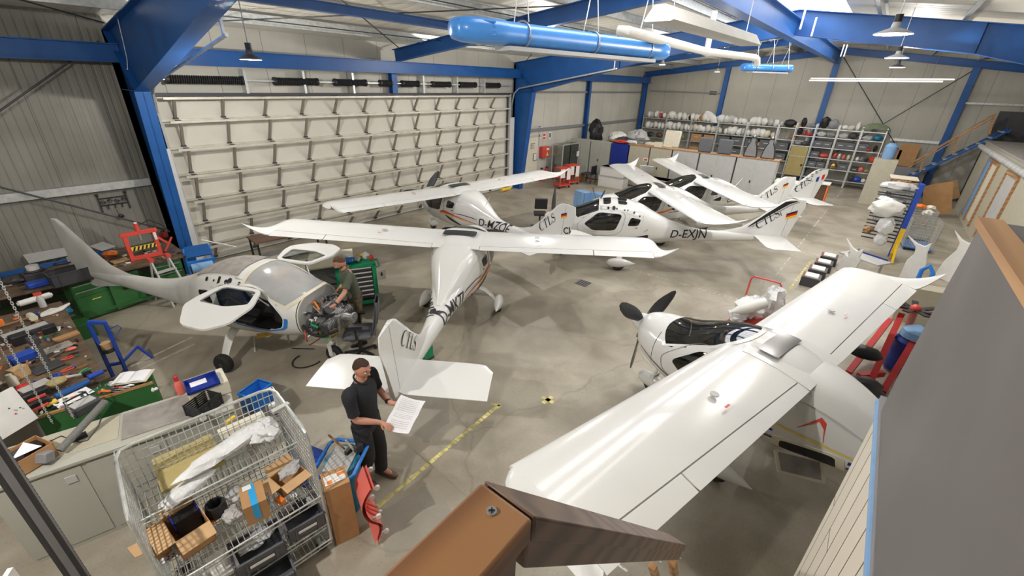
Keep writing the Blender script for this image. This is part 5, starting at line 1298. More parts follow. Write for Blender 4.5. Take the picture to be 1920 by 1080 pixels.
put(boxy('card_light', .16, .12, .14), 'parts_box', 'tan cardboard parts box left of the steel plate', 'box', 40, 706, zb_, 30)
put(boxy('orange', .07, .05, .12), 'glue_bottle', 'orange glue bottle at the left edge of the bench', 'bottle', 5, 612, zb_, 0, .012)
b = MB('cream'); b.lathe([(.05, 0), (.05, .1), (.03, .14), (.03, .16)], 14); put(b, 'jar', 'cream jar beside the red cloth at the near left of the bench', 'jar', 27, 722, zb_)
put(lump((0, 0, .03), (.14, .12, .08), 'red', 61, .3), 'red_cloth', 'small red cloth right of the cream jar', 'cloth', 46, 730, zb_)
# tools on the near chest
z2_ = .955
put(boxy('lgrey', .26, .2, .02), 'metal_plate', 'pale grey plate on the near tool chest left of the chain', 'plate', 68, 726, z2_, 16)
put(lump((0, 0, .04), (.22, .14, .10), 'khaki', 63, .12), 'cream_grinder', 'cream-yellow power tool body on the near tool chest', 'tool', 107, 722, z2_, 20)
put(drill('blue_tool'), 'cordless_drill', 'blue cordless drill at the right of the near tool chest', 'drill', 185, 707, z2_, 10)
put(boxy('blue', .34, .07, .06), 'blue_case', 'long blue tool body on the near chest beside the white paper', 'tool', 138, 732, z2_, 14, .02)
b = MB('lgrey'); b.cyl((-.16, 0, .04), (.12, 0, .04), .03, .012, 12); put(b, 'heat_gun', 'silver tapered tool behind the blue tool body', 'tool', 133, 711, z2_, -25)
put(pliers('green_bright'), 'clamp', 'green clamp at the top of the near tool chest', 'clamp', 148, 703, z2_, 30)
put(lump((0, 0, .03), (.1, .1, .08), 'flagblue', 64, .1), 'ear_muff', 'dark blue round cap beside the cream power tool', 'cap', 108, 710, z2_)
put(pliers('redtool'), 'clamp', 'red clamp behind the dark blue cap', 'clamp', 114, 699, z2_, 10)
b = MB('paper'); b.box(-.17, .17, -.10, .10, 0, .002); put(b, 'paper', 'white paper sheet at the front edge of the near tool chest', 'paper', 137, 745, z2_ + .0, 15)
put(boxy('black', .24, .1, .10), 'tool_bag', 'black tool pouch upper of two at the left of the near chest', 'pouch', 70, 745, z2_, 12, .02)
put(boxy('black', .26, .1, .10), 'tool_bag', 'black tool pouch lower of two at the left of the near chest', 'pouch', 70, 765, z2_, 12, .02)
put(boxy('redtool', .15, .03, .02), 'red_strip', 'red strip on the upper black pouch', 'strip', 70, 747, z2_ + .105, 10)
put(boxy('redtool', .17, .03, .02), 'red_strip', 'red strip on the lower black pouch', 'strip', 74, 766, z2_ + .105, 16)
put(boxy('gold', .1, .07, .03), 'yellow_box', 'small yellow box between the black pouches and the white paper', 'box', 97, 757, z2_, 12)
wcase = thing('tool_case', 'grey-lidded black tool case leaning against the front of the green chest', 'case', (*cp(160, 765, 1.08)[:2], 1.057), 18); b = MB('dark'); b.cbox((0, 0, .05), (.26, .18, .10)); b.build('case', wcase, bevel=.015); b = MB('lgrey'); b.cbox((0, -.0, .105), (.20, .12, .012)); b.build('lid', wcase); b = MB('black'); b.tube([(-.1, .09, .1), (-.1, .13, .13), (.1, .13, .13), (.1, .09, .1)], .01, 6); b.build('handle', wcase)
for i in range(7):
    o = put(screwdriver(['orange', 'dark', 'black', 'redtool', 'black', 'dark', 'orange'][i]), 'screwdriver', ['orange-handled screwdriver, leftmost of the fan beside the notebook', 'dark screwdriver second in the fan beside the notebook', 'black screwdriver third in the fan beside the notebook', 'red-handled screwdriver in the middle of the fan beside the notebook', 'black screwdriver fifth in the fan beside the notebook', 'dark screwdriver sixth in the fan beside the notebook', 'orange screwdriver nearest the notebook in the fan'][i], 'screwdriver', 192 + i * 6.5, 735 - i * 1.5, z2_, -50 + 7 * i)
    o['group'] = 'screwdrivers beside the notebook'
nb = thing('notebook', 'open notebook of white pages lying at the corner of the near tool chest', 'notebook', (*cp(248, 708, 1.0)[:2], 1.0), -35)
b = MB('paper'); b.grid(lambda s_, t_: V((-.17 + .16 * s_, -.12 + .24 * t_, .012 + .012 * sin(s_ * pi))), 6, 1); b.grid(lambda s_, t_: V((.0 + .17 * s_, -.12 + .24 * t_, .012 + .014 * sin(s_ * pi))), 6, 1); b.build('pages', nb, fix=False); b = MB('cream'); b.box(-.18, .20, -.13, .13, 0, .008); b.build('cover', nb)
# blue tube stand on the floor
st_ = thing('tube_stand', 'blue steel tube hand-cart frame standing on the floor beside the left bench', 'stand', (-2.93, -3.95, 0), 25)
b = MB('blue_tool'); b.beam((-.06, 0, 0), (-.06, 0, 1.02), .04, .04, (0, 1, 0)); b.beam((.06, -.14, 0), (.06, -.14, .98), .04, .04, (0, 1, 0)); b.beam((-.06, 0, 1.02), (.06, -.14, .96), .05, .05); b.beam((.06, -.14, .22), (.44, .02, .26), .03, .03); b.beam((.44, .02, .26), (.50, -.12, .02), .03, .03); b.beam((-.06, 0, .22), (.06, -.14, .22), .04, .04); b.build('frame', st_)
b = MB('card_light'); b.cyl((0, -.05, .52), (0, -.05, .62), .07, n=14); b.m('dark'); b.cyl((0, -.05, .46), (0, -.05, .52), .09, n=14); b.build('cable_reel', st_)
b = MB('blue_tool'); b.tube([(0, -.05, .5), (.2, .05, .58), (.36, .08, .66), (.34, .1, .72), (.16, .06, .74)], .008, 6); b.build('hose', st_)
# wall bench clutter
b = MB('redtool'); pz = .86
prs = thing('shop_press', 'red bench frame press with a yellow-black striped bar on the wall bench', 'press', (-1.58, -1.05, .86), 0); prs.scale = (.82, .82, .82)
b.beam((-.30, 0, 0), (-.30, 0, .68), .09, .07, (0, 1, 0)); b.beam((.30, 0, 0), (.30, 0, .68), .09, .07, (0, 1, 0)); b.beam((-.38, 0, .70), (.38, 0, .70), .08, .10); b.beam((-.34, 0, .06), (.34, 0, .06), .08, .10); b.build('frame', prs, bevel=.006)
b = MB('redtool'); b.cyl((.0, 0, .74), (0, 0, .94), .05, n=14); b.m('steel'); b.cyl((0, 0, .5), (0, 0, .66), .03, n=12); b.m('white'); b.cyl((0, 0, .94), (0, 0, .97), .035, n=12); b.build('ram', prs)
b = MB('gold'); b.cbox((0, -.04, .32), (.52, .03, .10)); b.m('black')
for i in range(6): b.prism([(-.24 + i * .085, -.057, .27), (-.20 + i * .085, -.057, .27), (-.16 + i * .085, -.057, .37), (-.20 + i * .085, -.057, .37)], (0, -.003, 0))
b.build('striped_bar', prs)
b = MB('white'); b.cbox((.30, -.05, .55), (.06, .004, .2)); b.m('black'); put_text(b, '123', (.285, -.054, .46), (0, 0, 1), (-1, 0, 0), .03); b.build('label', prs)
b = MB('redtool'); b.beam((.34, 0, .5), (.55, 0, .25), .05, .05); b.beam((.40, -.05, .1), (.62, -.1, .45), .04, .04); b.m('black'); b.tube([(.05, 0, .88), (.3, .1, .95), (.55, .1, .75), (.65, .05, .55)], .012, 6); b.build('pump', prs)
put(boxy('white', .06, .06, .08), 'tin', 'small white tin at the foot of the red press', 'tin', 276, 480, .865, 0, .01)
b = MB('white'); b.lathe([(.055, 0), (.055, .09)], 14); put(b, 'cup', 'white cup right of the red press on the wall bench', 'cup', 294, 477, .865)
put(boxy('redtool', .16, .1, .14), 'hydraulic_jack', 'red jack behind the press at the right end of the wall bench', 'jack', 308, 446, .865, 20, .01)
b = MB('lgrey'); b.cbox((0, 0, .0), (.62, .36, .012), (16, 0, 0)); put(b, 'metal_sheet', 'large pale metal sheet lying on the wall bench left of the grey tail fin', 'sheet', 88, 478, .99, 4)
b = MB('lgrey'); b.cbox((0, 0, .0), (.3, .3, .012), (16, 0, 30)); put(b, 'metal_sheet', 'smaller pale metal sheet between the grey tail fin and the red press', 'sheet', 192, 462, 1.0, 0)
b = MB('blue'); b.beam((-.9, 0, 0), (.9, 0, 0), .07, .07); put(b, 'blue_profile', 'long dark blue steel profile lying behind the pale metal sheet', 'profile', 110, 492, .90, 4)
b = MB('blue'); b.beam((-.6, 0, 0), (.6, 0, 0), .07, .07); put(b, 'blue_profile', 'dark blue steel profile lying behind the red press', 'profile', 245, 450, .90, 0)
mc = crate('black plastic crate of cables standing under the grey tail fin', (*cp(128, 515, 1.0)[:2], .865), (.55, .36, .24), 8, mm='dark', strip=False)
b = MB('black'); b.tube([(.2 * cos(a / 6) * (1 - a / 120), .14 * sin(a / 6), .02 + a * .002) for a in range(60)], .012, 6); put(b, 'cable_coil', 'coiled black cable in the plastic crate under the tail fin', 'cable', 125, 497, 1.06)
t_ = thing('machine', 'dark bench machine with a white cap left of the black crate', 'machine', (*cp(70, 520, .9)[:2], .865), 10); b = MB('dark'); b.cbox((0, 0, .08), (.36, .26, .16)); b.cyl((0, 0, .16), (0, 0, .20), .14, n=18); b.build('body', t_, bevel=.015); b = MB('white'); b.cyl((0, 0, .20), (0, 0, .28), .09, n=18); b.build('cap', t_)
put(boxy('blue_tool', .3, .2, .10), 'blue_tub', 'blue tub in front of the white-capped bench machine', 'tub', 73, 536, .865, 8, .02)
put(boxy('card_light', .28, .18, .03), 'cardboard_sheet', 'tan cardboard piece at the left foot of the red press', 'cardboard', 225, 490, .865, 10)
put(lump((0, 0, .05), (.26, .2, .14), 'orange', 71, .2), 'orange_tool', 'orange and black tool on the wall bench beside the fin', 'tool', 208, 480, .865)
put(lump((0, 0, .06), (.34, .26, .16), 'dark', 72, .25), 'dark_bundle', 'dark bundle at the far left of the wall bench', 'bundle', 30, 530, .865)
put(lump((0, 0, .04), (.3, .2, .12), 'teal', 73, .3), 'blue_sack', 'dark blue sack hanging off the corner between the benches', 'sack', 118, 590, .60)
# step ladder
sl = thing('step_ladder', 'grey aluminium step ladder with red fittings beside the wall bench', 'ladder', (-1.45, -1.72, 0), 12)
for sx in (-.2, .2):
    b = MB('lgrey'); b.beam((sx, -.25, 0), (sx * .8, .15, .95), .05, .03, (1, 0, 0)); b.build('rail', sl); b = MB('lgrey'); b.beam((sx, .45, 0), (sx * .8, .17, .95), .04, .025, (1, 0, 0)); b.build('rear_rail', sl)
for i in range(3): b = MB('lgrey'); t = (i + .7) / 3.6; b.box(-.19, .19, -.25 + .4 * t - .05, -.25 + .4 * t + .05, .95 * t - .012, .95 * t + .012); b.build('step', sl)
b = MB('redtool'); b.cbox((-.16, .16, .98), (.08, .12, .07)); b.cbox((.16, .16, .98), (.08, .12, .07)); b.build('hinge_cap', sl)
# blue wiping-paper stand with a paper roll
ds = thing('paper_dispenser', 'blue wheeled dispenser with a light blue paper roll, left of the gate', 'dispenser', (-.78, -1.55, 0), -10)
b = MB('blue_bright'); b.beam((-.24, .0, 0), (-.24, .1, 1.0), .035, .035, (0, 1, 0)); b.beam((.24, .0, 0), (.24, .1, 1.0), .035, .035, (0, 1, 0)); b.beam((-.24, 0, .1), (.24, 0, .1), .035, .035); b.beam((-.24, .25, .05), (-.24, -.25, .05), .035, .035); b.beam((.24, .25, .05), (.24, -.25, .05), .035, .035); b.m('blue'); b.cbox((0, .04, .92), (.46, .36, .03), (24, 0, 0)); b.m('blue_bright'); b.cbox((0, -.14, .72), (.52, .02, .12), (20, 0, 0)); b.build('frame', ds)
b = MB('blue_light'); b.cyl((-.2, -.08, .6), (.2, -.08, .6), .13, n=22); b.build('paper_roll', ds)
b = MB('white'); b.cyl((-.75, -1.95, 1.28), (-.42, -2.35, 1.18), .014, n=8); b.cyl((-.42, -2.35, 1.18), (-.30, -2.5, 1.14), .010, n=8); solo(b, 'white_rod', 'white rod resting between the blue dispenser and the aircraft roof', 'rod')
# iron hook rack on the wall
hk = thing('hook_rack', 'black wrought-iron scroll hook rack on the corrugated wall', 'rack', (0, 0, 0)); b = MB('black')
h0, h1 = PY(191, 392, .30), PY(241, 380, .30); hx0, hx1, hz = h0.x, h1.x, (h0.z + h1.z) / 2
for z in (hz + .04, hz + .19): b.beam((hx0, .31, z), (hx1, .31, z), .015, .02)
for x in (hx0, hx1): b.beam((x, .31, hz - .10), (x, .31, hz + .24), .02, .02, (0, 1, 0)); b.sph((x, .31, hz + .27), .03, n=10, k=6)
for i in range(1, 4): x = hx0 + (hx1 - hx0) * i / 4; b.beam((x, .31, hz - .05), (x, .30, hz + .04), .015, .015, (0, 1, 0))
for i in range(4):
    xc = hx0 + (hx1 - hx0) * (i + .5) / 4; b.tube([(xc + (.012 + .038 * (1 - k_ / 22)) * cos(k_ * .5) - .0, .31, hz + .115 + (.012 + .038 * (1 - k_ / 22)) * sin(k_ * .5) * (1 if i % 2 else -1)) for k_ in range(22)], .006, 5)
b.build('scrollwork', hk)
b = MB('black'); p = PY(227, 405, .26); b.tube([(p.x - .04, p.y, p.z + .16), (p.x - .03, p.y, p.z + .05), p], .006, 5); b.sph(p, .055, (1, .6, .8), n=12, k=7); o = solo(b, 'ear_defenders', 'black round item hanging from the iron hook rack', 'ear defenders')
# hanging chains
def chain(label, u0, v0, u1, v1, y):
    q0 = PZ(u1, v1, 1.12); z1 = 5.6; b = MB('zinc'); n = int((z1 - q0.z) / .026)
    for i in range(n):
        z = q0.z + i * .026; w = .0075; L_ = .0105; pts = []
        for k_ in range(10):
            a = 2 * pi * k_ / 10; ox = w * cos(a); oz = w * sin(a) + (L_ if sin(a) > 0 else -L_) * (abs(sin(a)) > .3)
            pts.append((q0.x + (ox if i % 2 else 0), q0.y + (0 if i % 2 else ox), z + oz))
        b.tube(pts, .0028, 5, closed=True)
    return tag(b.build('chain', None), label, 'chain')
chain('zinc hoist chain hanging in front of the left bench, the left of the pair', 0, 430, 98, 792, 0)
chain('zinc hoist chain hanging in front of the left bench, the right of the pair', 0, 470, 137, 782, 0)
chain('zinc hoist chain hanging at the far left edge over the bench', 0, 600, 22, 690, 0)

# loose small hardware strewn over the bench tops
def strew(name, label, n, fn, seed, sizes=(.015, .07)):
    r = random.Random(seed); b = MB('dark'); pal = ['dark', 'steel', 'black', 'lgrey', 'redtool', 'orange', 'blue_tool', 'white', 'card', 'grey', 'cream', 'green', 'dark', 'black']
    for i in range(n):
        b.m(r.choice(pal)); c = fn(r); b.cbox((c[0], c[1], c[2] + .012), (r.uniform(*sizes), r.uniform(*sizes) * .5, r.uniform(.01, .03)), (0, r.uniform(-12, 12), r.uniform(0, 180)))
    o = b.build(name); o['label'] = label; o['category'] = 'hardware'; o['kind'] = 'stuff'; return o
strew('loose_hardware', 'loose screws, clips and small parts strewn over the left bench top', 170, lambda r: (r.uniform(-4.3, -3.16), r.uniform(-5.6, -2.6), .90), 1)
strew('loose_hardware', 'loose bits strewn over the near tool chest', 60, lambda r: tuple(q[0] + d_ * r.uniform(.02, 1.0) + n_ * r.uniform(.03, .28) + V((0, 0, .02))), 2)
strew('loose_hardware', 'loose bits strewn over the wall bench around the red press', 80, lambda r: (r.uniform(-4.1, -1.0), r.uniform(-1.4, 0), .86), 3, (.03, .12))
# ------------------------------------------------------------------ beside the gate: door, notices, extinguishers, glass cabinet
dz = thing('door_2', None, None, kind='structure'); YW = .33
b = MB('cream'); b.box(13.45, 14.55, YW - .03, YW, 0, 2.12); b.build('door_leaf', dz); b = MB('lgrey'); b.box(13.35, 13.45, YW - .05, YW, 0, 2.6); b.box(14.55, 14.65, YW - .05, YW, 0, 2.6); b.box(13.35, 14.65, YW - .05, YW, 2.12, 2.2); b.box(13.35, 14.65, YW - .05, YW, 2.55, 2.62); b.build('door_frame', dz)
b = MB('wallpanel'); b.box(13.45, 14.55, YW - .02, YW, 2.2, 2.55); b.build('door_transom', dz); b = MB('steel'); b.cbox((14.42, YW - .06, 1.05), (.12, .04, .03)); b.build('door_handle', dz)
def sign(label, x, z, w, h, bg, draw=None, y=YW - .012):
    t = thing('sign', label, 'sign', (x, y, z)); b = MB(bg); b.box(-w / 2, w / 2, -.01, .01, -h / 2, h / 2); b.build('plate', t)
    if draw: b = MB('white'); draw(b); b.build('symbol', t, 0)
    return t
sign('green and white exit sign on the panel above the white door', 13.75, 2.38, .30, .2, 'green_bright', lambda b: (b.prism([(-.10, -.014, -.05), (-.02, -.014, -.05), (-.02, -.014, .06), (-.10, -.014, .06)], (0, -.002, 0)), b.prism([(.02, -.014, 0), (.08, -.014, .05), (.08, -.014, -.05)], (0, -.002, 0))))
sign('red fire notice on the wall right of the white door', 15.05, 2.10, .26, .32, 'white', lambda b: (b.m('redtool'), b.box(-.10, .10, -.014, -.011, .02, .13), b.box(-.10, .10, -.014, -.011, -.13, -.03)))
sign('white notice with black symbol right of the red fire notice', 15.55, 2.12, .24, .32, 'white', lambda b: (b.m('dark'), b.box(-.06, .06, -.014, -.011, -.1, .1)))
sign('white notice with black text on the white door', 14.1, 1.72, .34, .3, 'cream', lambda b: (b.m('dark'), b.box(-.14, .14, -.014, -.011, .10, .13), b.box(-.14, -.11, -.014, -.011, -.12, .10), b.box(-.08, .1, -.014, -.011, 0, .03), b.box(-.08, .1, -.014, -.011, -.1, -.07)), YW - .045)
sign('framed paper notice low on the white door', 14.3, 1.2, .24, .34, 'dark', lambda b: b.box(-.10, .10, -.014, -.011, -.15, .15), YW - .045)
fb = thing('hose_box', 'red fire hose box with a yellow symbol, on the wall right of the door', 'box', (15.0, YW - .12, 1.35)); b = MB('redtool'); b.box(-.28, .28, -.12, .12, -.22, .3); b.build('case', fb, bevel=.02); b = MB('gold'); b.prism([(-.02, -.125, -.15), (.2, -.125, -.15), (.09, -.125, .05)], (0, -.004, 0)); b.m('white'); b.box(.0, .24, -.124, -.121, .12, .22); b.build('symbol', fb)
for i, x in enumerate((14.75, 15.2)):
    e = thing('fire_extinguisher', ('red fire extinguisher nearer the white door', 'red fire extinguisher nearer the glass cabinet')[i], 'extinguisher', (x, .16, .0)); b = MB('red'); b.lathe([(.09, .0), (.095, .05), (.095, .48), (.05, .56), (.03, .58)], 18); b.build('cylinder', e); b = MB('black'); b.cbox((0, -.02, .62), (.05, .12, .06)); b.tube([(.03, 0, .6), (.12, 0, .5), (.11, 0, .25)], .012, 6); b.build('valve', e); b = MB('white'); b.box(-.06, .06, -.098, -.09, .22, .38); b.build('label', e)
gc = thing('display_cabinet', 'glass display cabinet with brown parts on its shelf, left of the grey lockers', 'cabinet', (16.1, -.35, 0)); b = MB('lgrey')
for x in (-.75, .75):
    for y in (-.3, .3): b.box(x - .02, x + .02, y - .02, y + .02, 0, 1.75)
for z in (.45, 1.74): b.box(-.75, .75, -.3, -.28, z, z + .03); b.box(-.75, .75, .28, .3, z, z + .03)
b.build('frame', gc); b = MB('cabinetglass'); b.box(-.74, .74, -.305, -.30, .1, 1.72); b.box(-.745, -.74, -.3, .3, .1, 1.72); b.build('glass', gc); b = MB('cabinetglass'); b.box(-.74, .74, -.29, .29, 1.755, 1.765); b.build('glass_top', gc)
b = MB('lgrey')
for z in (.5, .85, 1.2): b.box(-.74, .74, -.28, .28, z, z + .015)
b.build('shelf', gc); b = MB('white'); b.box(.55, .80, -.33, -.32, 1.1, 1.35); b.build('notice', gc)
for i in range(6):
    b = MB(['card', 'oakdark', 'card_light', 'oakdark', 'card', 'dark'][i]); b.cbox((0, 0, .06), (.18, .2, .12)); solo(b, 'exhibit', ['tan part, first from the left on the display cabinet shelf', 'dark brown part, second on the display cabinet shelf', 'light brown part, third on the display cabinet shelf', 'dark brown part, fourth on the display cabinet shelf', 'tan part, fifth on the display cabinet shelf', 'black part at the right end of the display cabinet shelf'][i], 'part', (15.5 + i * .24, -.42, 1.216), 10 * i, bevel=.02)
def tool_cart(label, x, y, rz, mm='redtool', group=None):
    t = thing('service_cart', label, 'cart', (x, y, 0), rz, group); b = MB(mm)
    for sx in (-.3, .3):
        for sy in (-.2, .2): b.beam((sx, sy, .1), (sx, sy, .95), .05, .05, (0, 1, 0))
    b.build('frame', t); b = MB(mm)
    for z in (.12, .5, .9): b.box(-.33, .33, -.22, .22, z, z + .05)
    b.build('tray', t); b = MB('white'); b.box(-.32, -.05, -.235, -.225, .5, .9); b.box(.08, .3, -.235, -.225, .4, .9); b.build('front_panel', t)
    for sx in (-.3, .3): b = MB('black'); b.cyl((sx, -.21, .05), (sx, -.17, .05), .05, n=12); b.build('caster', t)
    return t
tool_cart('red service cart left of two, in front of the display cabinet', 14.2, -1.45, -15); tool_cart('red service cart with white panel right of two, in front of the display cabinet', 15.15, -1.35, -15)
b = MB('card_light'); b.box(-.22, .22, -.2, .2, 0, .35); solo(b, 'cardboard_box', 'brown cardboard box on the floor between the red cart and the grey lockers', 'box', (16.3, -1.2, 0), 10)
b = MB('yellow'); b.cyl((-.3, 0, .12), (.3, 0, .12), .07, n=14); solo(b, 'yellow_bumper', 'yellow roll on the floor at the foot of the gate column', 'bumper', (11.6, -.15, 0))
# ------------------------------------------------------------------ locker row
def locker(label, x, y0, y1, h, mm, handle=True, name='locker', group=None):
    t = thing(name, label, 'cabinet', (x, (y0 + y1) / 2, 0), 0, group); w = abs(y1 - y0); b = MB(mm); b.box(0, .5, -w / 2 + .005, w / 2 - .005, .05, h); b.m('dark'); b.box(.03, .48, -w / 2 + .02, w / 2 - .02, 0, .05); b.build('body', t)
    for s_ in (-1, 1):
        d = MB(mm); d.box(-.018, .0, min(0, s_ * (w / 2 - .012)), max(0, s_ * (w / 2 - .012)) - .004, .08, h - .03); o = d.build('door', t)
        if handle and s_ > 0: d = MB('black'); d.box(-.03, -.016, .04, .09, h * .5, h * .56); d.build('handle', o)
    return t
LK = [(.0, -1.2, 'cabgrey', 'tall grey-green locker at the left end of the locker row, behind the black chair'), (-1.25, -2.35, 'cabgrey', 'grey locker with round black lock, left of the dark blue locker'), (-2.4, -3.3, 'flagblue', 'dark blue locker between the grey and the beige lockers'), (-3.35, -4.35, 'beige', 'beige locker immediately right of the dark blue locker'), (-4.4, -5.4, 'beige', 'second beige locker right of the dark blue one'), (-5.45, -6.6, 'lgrey', 'pale grey locker third right of the dark blue one'), (-6.65, -8.1, 'lgrey', 'pale grey locker with two dark seat backs above it'), (-8.15, -9.65, 'lgrey', 'pale grey locker at the right end of the row, below the two seat shells')]
for y0, y1, mm, lb in LK: locker(lb, 17.0, y0, y1, 1.9, mm)
b = MB('plank'); b.box(16.98, 17.55, -9.68, -3.3, 1.905, 1.94); solo(b, 'worktop', 'thin wooden board running along the tops of the beige and pale lockers', 'board')
# white crates / low cabinets in front of the row
for i, (x, y, z, w, d, h, lb) in enumerate(((16.2, -3.1, 0, .6, 1.3, .52, 'long white box on the floor in front of the dark blue locker'), (16.2, -3.1, .525, .6, 1.2, .42, 'long white box stacked on another in front of the dark blue locker'), (16.3, -5.2, 0, .7, 1.5, .7, 'grey box behind the wing of the orange-striped aircraft'))):
    t = thing('storage_box', lb, 'box', (x, y, z)); b = MB('white' if i < 2 else 'lgrey'); b.box(-w / 2, w / 2, -d / 2, d / 2, 0, h); b.build('box', t, bevel=.01); b = MB('lgrey'); b.box(-w / 2 - .01, w / 2 + .01, -d / 2 - .01, d / 2 + .01, h - .06, h); b.build('lid', t)
b = MB('white'); b.box(-.02, .02, -.3, .3, .0, .5); solo(b, 'white_sheet', 'white panel leaning on the grey box behind the far wings', 'panel', (16.4, -4.6, .72), 10, rot=(0, -20, 15))
b = MB('white'); b.box(-.01, .01, -.12, .12, 0, .16); b.m('redtool'); b.box(-.012, -.01, -.08, .08, .04, .12); solo(b, 'notice', 'small white notice with red marks on the beige locker door', 'notice', (16.975, -4.25, 1.25))
wt = thing('work_stool', 'black and brown work stool in front of the grey locker', 'stool', (16.2, -1.75, 0)); b = MB('dark'); b.box(-.3, .3, -.3, .3, .42, .47)
b.build('seat', wt); b = MB('black'); b.box(-.25, .25, -.28, -.24, .47, .85); b.build('backrest', wt); b = MB('oakdark')
for sx in (-.26, .26):
    for sy in (-.26, .26): b.box(sx - .03, sx + .03, sy - .03, sy + .03, 0, .42)
b.build('leg_frame', wt)
# things on the lockers
for i, y in enumerate((-6.75, -7.55)):
    t = thing('seat_cushion', ('dark grey padded seat back, left of two on the locker row', 'dark grey padded seat back, right of two on the locker row')[i], 'seat back', (17.15, y, 1.945)); b = MB('fabric_grey'); b.cbox((0, 0, .30), (.12, .56, .60)); b.build('cushion', t, bevel=.05)
for i, y in enumerate((-8.55, -9.2)):
    t = thing('seat_shell', ('black bottle-shaped seat shell, left of two on the locker row', 'black bottle-shaped seat shell, right of two on the locker row')[i], 'seat shell', (17.2, y, 1.945)); out = [(-.26, 0), (.26, 0), (.25, .12), (.20, .38), (.15, .52), (.09, .62), (.08, .80), (-.08, .80), (-.09, .62), (-.15, .52), (-.20, .38), (-.25, .12)]
    b = MB('carbon'); b.prism([(0, a, z) for a, z in out], (.08, 0, 0)); b.build('shell', t, bevel=.02); b = MB('grey'); b.prism([(-.004, a * .82, .03 + z * .86) for a, z in out], (-.004, 0, 0)); b.build('inlay', t); b = MB('chrome'); b.sph((-.0, 0, .80), .05, n=10, k=6); b.build('headrest_fitting', t)
def heap(label, name, x, y, z, size, mm, seed, cat='part', rz=0, rough=.3): return solo(lump((0, 0, size[2] / 2), size, mm, seed, rough), name, label, cat, (x, y, z), rz)
pt_ = thing('storage_platform', 'steel storage platform behind the locker row carrying fairings and bundles', 'platform', (19.2, -1.6, 0)); b = MB('grey'); b.box(-1.6, 2.2, -1.4, 1.5, 1.42, 1.5); b.build('deck', pt_)
for sx in (-1.5, 2.1):
    for sy in (-1.3, 1.4): b = MB('lgrey'); b.box(sx - .04, sx + .04, sy - .04, sy + .04, 0, 1.42); b.build('leg', pt_)
heap('black plastic-wrapped bundle standing upright on the lockers near the corner', 'wrapped_bundle', 18.6, -.6, 1.5, (.7, .7, 1.3), 'black', 81, 'bundle')
heap('white lattice-like part lying behind the black bundle', 'fairing', 19.6, -1.4, 1.5, (1.4, .9, .7), 'white', 82)
heap('grey-white fuselage section lying right of the white lattice part', 'fairing', 20.4, -2.2, 1.5, (1.6, 1.0, .8), 'lgrey', 83)
heap('red jacket lying on top of the dark blue locker', 'jacket', 17.25, -2.8, 1.9, (.4, .7, .16), 'redtool', 84, 'jacket')
heap('orange-brown folder on the lockers behind the red jacket', 'folder', 17.5, -2.3, 1.9, (.4, .6, .12), 'plank', 85, 'folder')
heap('white plastic bottles lying right of the red jacket', 'bottles', 17.3, -3.3, 1.93, (.3, .5, .16), 'white', 86, 'bottle')
heap('dark machine parts piled behind the red jacket', 'machine_parts', 18.3, -2.4, 1.5, (.8, 1.2, .6), 'dark', 87)
t = thing('aircraft_seat', 'pale cream upholstered seat with tall backrest lying on the locker row', 'seat', (18.0, -4.6, 1.75)); b = MB('cream'); b.cbox((0, .2, .12), (.5, 1.3, .2), (4, 0, 0)); b.build('cushion', t, bevel=.05); b = MB('cream'); b.cbox((.05, -.35, .50), (.14, .75, .75), (0, 12, 0)); b.build('backrest', t, bevel=.05); b = MB('dark'); b.box(-.2, .2, -.6, .7, -.15, .02); b.build('frame', t)
b = MB('cream'); b.box(-.1, .1, -.16, .16, 0, .2); solo(b, 'carton', 'small cream box in front of the pale cream seat', 'box', (17.2, -4.65, 1.945))
# ------------------------------------------------------------------ rear shelving
SX = 25.2; YS = [-.35, -1.9, -3.45, -5.0, -6.55, -8.1, -9.55]
def rack(label, y0, y1, h, zs, mm='zinc'):
    t = thing('shelf_rack', label, 'shelf', (0, 0, 0)); n = 0
    for y in (y0, y1):
        b = MB(mm); b.box(SX - .02, SX + .02, y - .02, y + .02, 0, h); b.box(SX + .46, SX + .50, y - .02, y + .02, 0, h); b.build('upright', t)
    for z in zs: b = MB(mm); b.box(SX - .01, SX + .5, y1, y0, z - .035, z); b.build('shelf', t)
    return t
Z1 = [.3, .95, 1.5, 2.05, 2.65]
names = ['first', 'second', 'third', 'fourth', 'fifth', 'sixth']
for i in range(6): rack('grey steel rack, %s bay from the room corner' % names[i], YS[i], YS[i + 1] + .05, 2.8, Z1)
rnd2 = random.Random(11)
def fairings(shelf_lb, y0, y1, z, n, group):
    proto = None
    for i in range(n):
        y = y0 + (y1 - y0) * (i + .5) / n + rnd2.uniform(-.04, .04)
        s_ = rnd2.uniform(.75, 1.2)
        b = MB(rnd2.choice(['white', 'white', 'cream', 'white', 'lgrey'])); b.sph((0, 0, .19 * s_), .21 * s_, (1.2, .72, .92), 10, 6, (0, rnd2.uniform(-40, 40), rnd2.uniform(-50, 50)))
        solo(b, 'wheel_fairing', shelf_lb, 'fairing', (SX + .2, y, z), rnd2.uniform(-40, 40), group)
fairings('white wheel fairing in the packed row on top of the rear racks', -.5, -6.4, 2.66, 24, 'white fairings on top of the rear racks')
fairings('white wheel fairing in the packed row on the second shelf of the rear racks', -.5, -8.0, 2.06, 30, 'white fairings on the second shelf of the rear racks')
fairings('white wheel fairing on top of the rear rack above the seat backs', -6.6, -8.3, 2.66, 6, 'white fairings above the seat backs')
heap('dark red fairing among the white ones on top of the rear racks', 'wheel_fairing', SX + .15, -1.35, 2.66, (.3, .34, .34), 'red', 91, 'fairing', rough=.1)
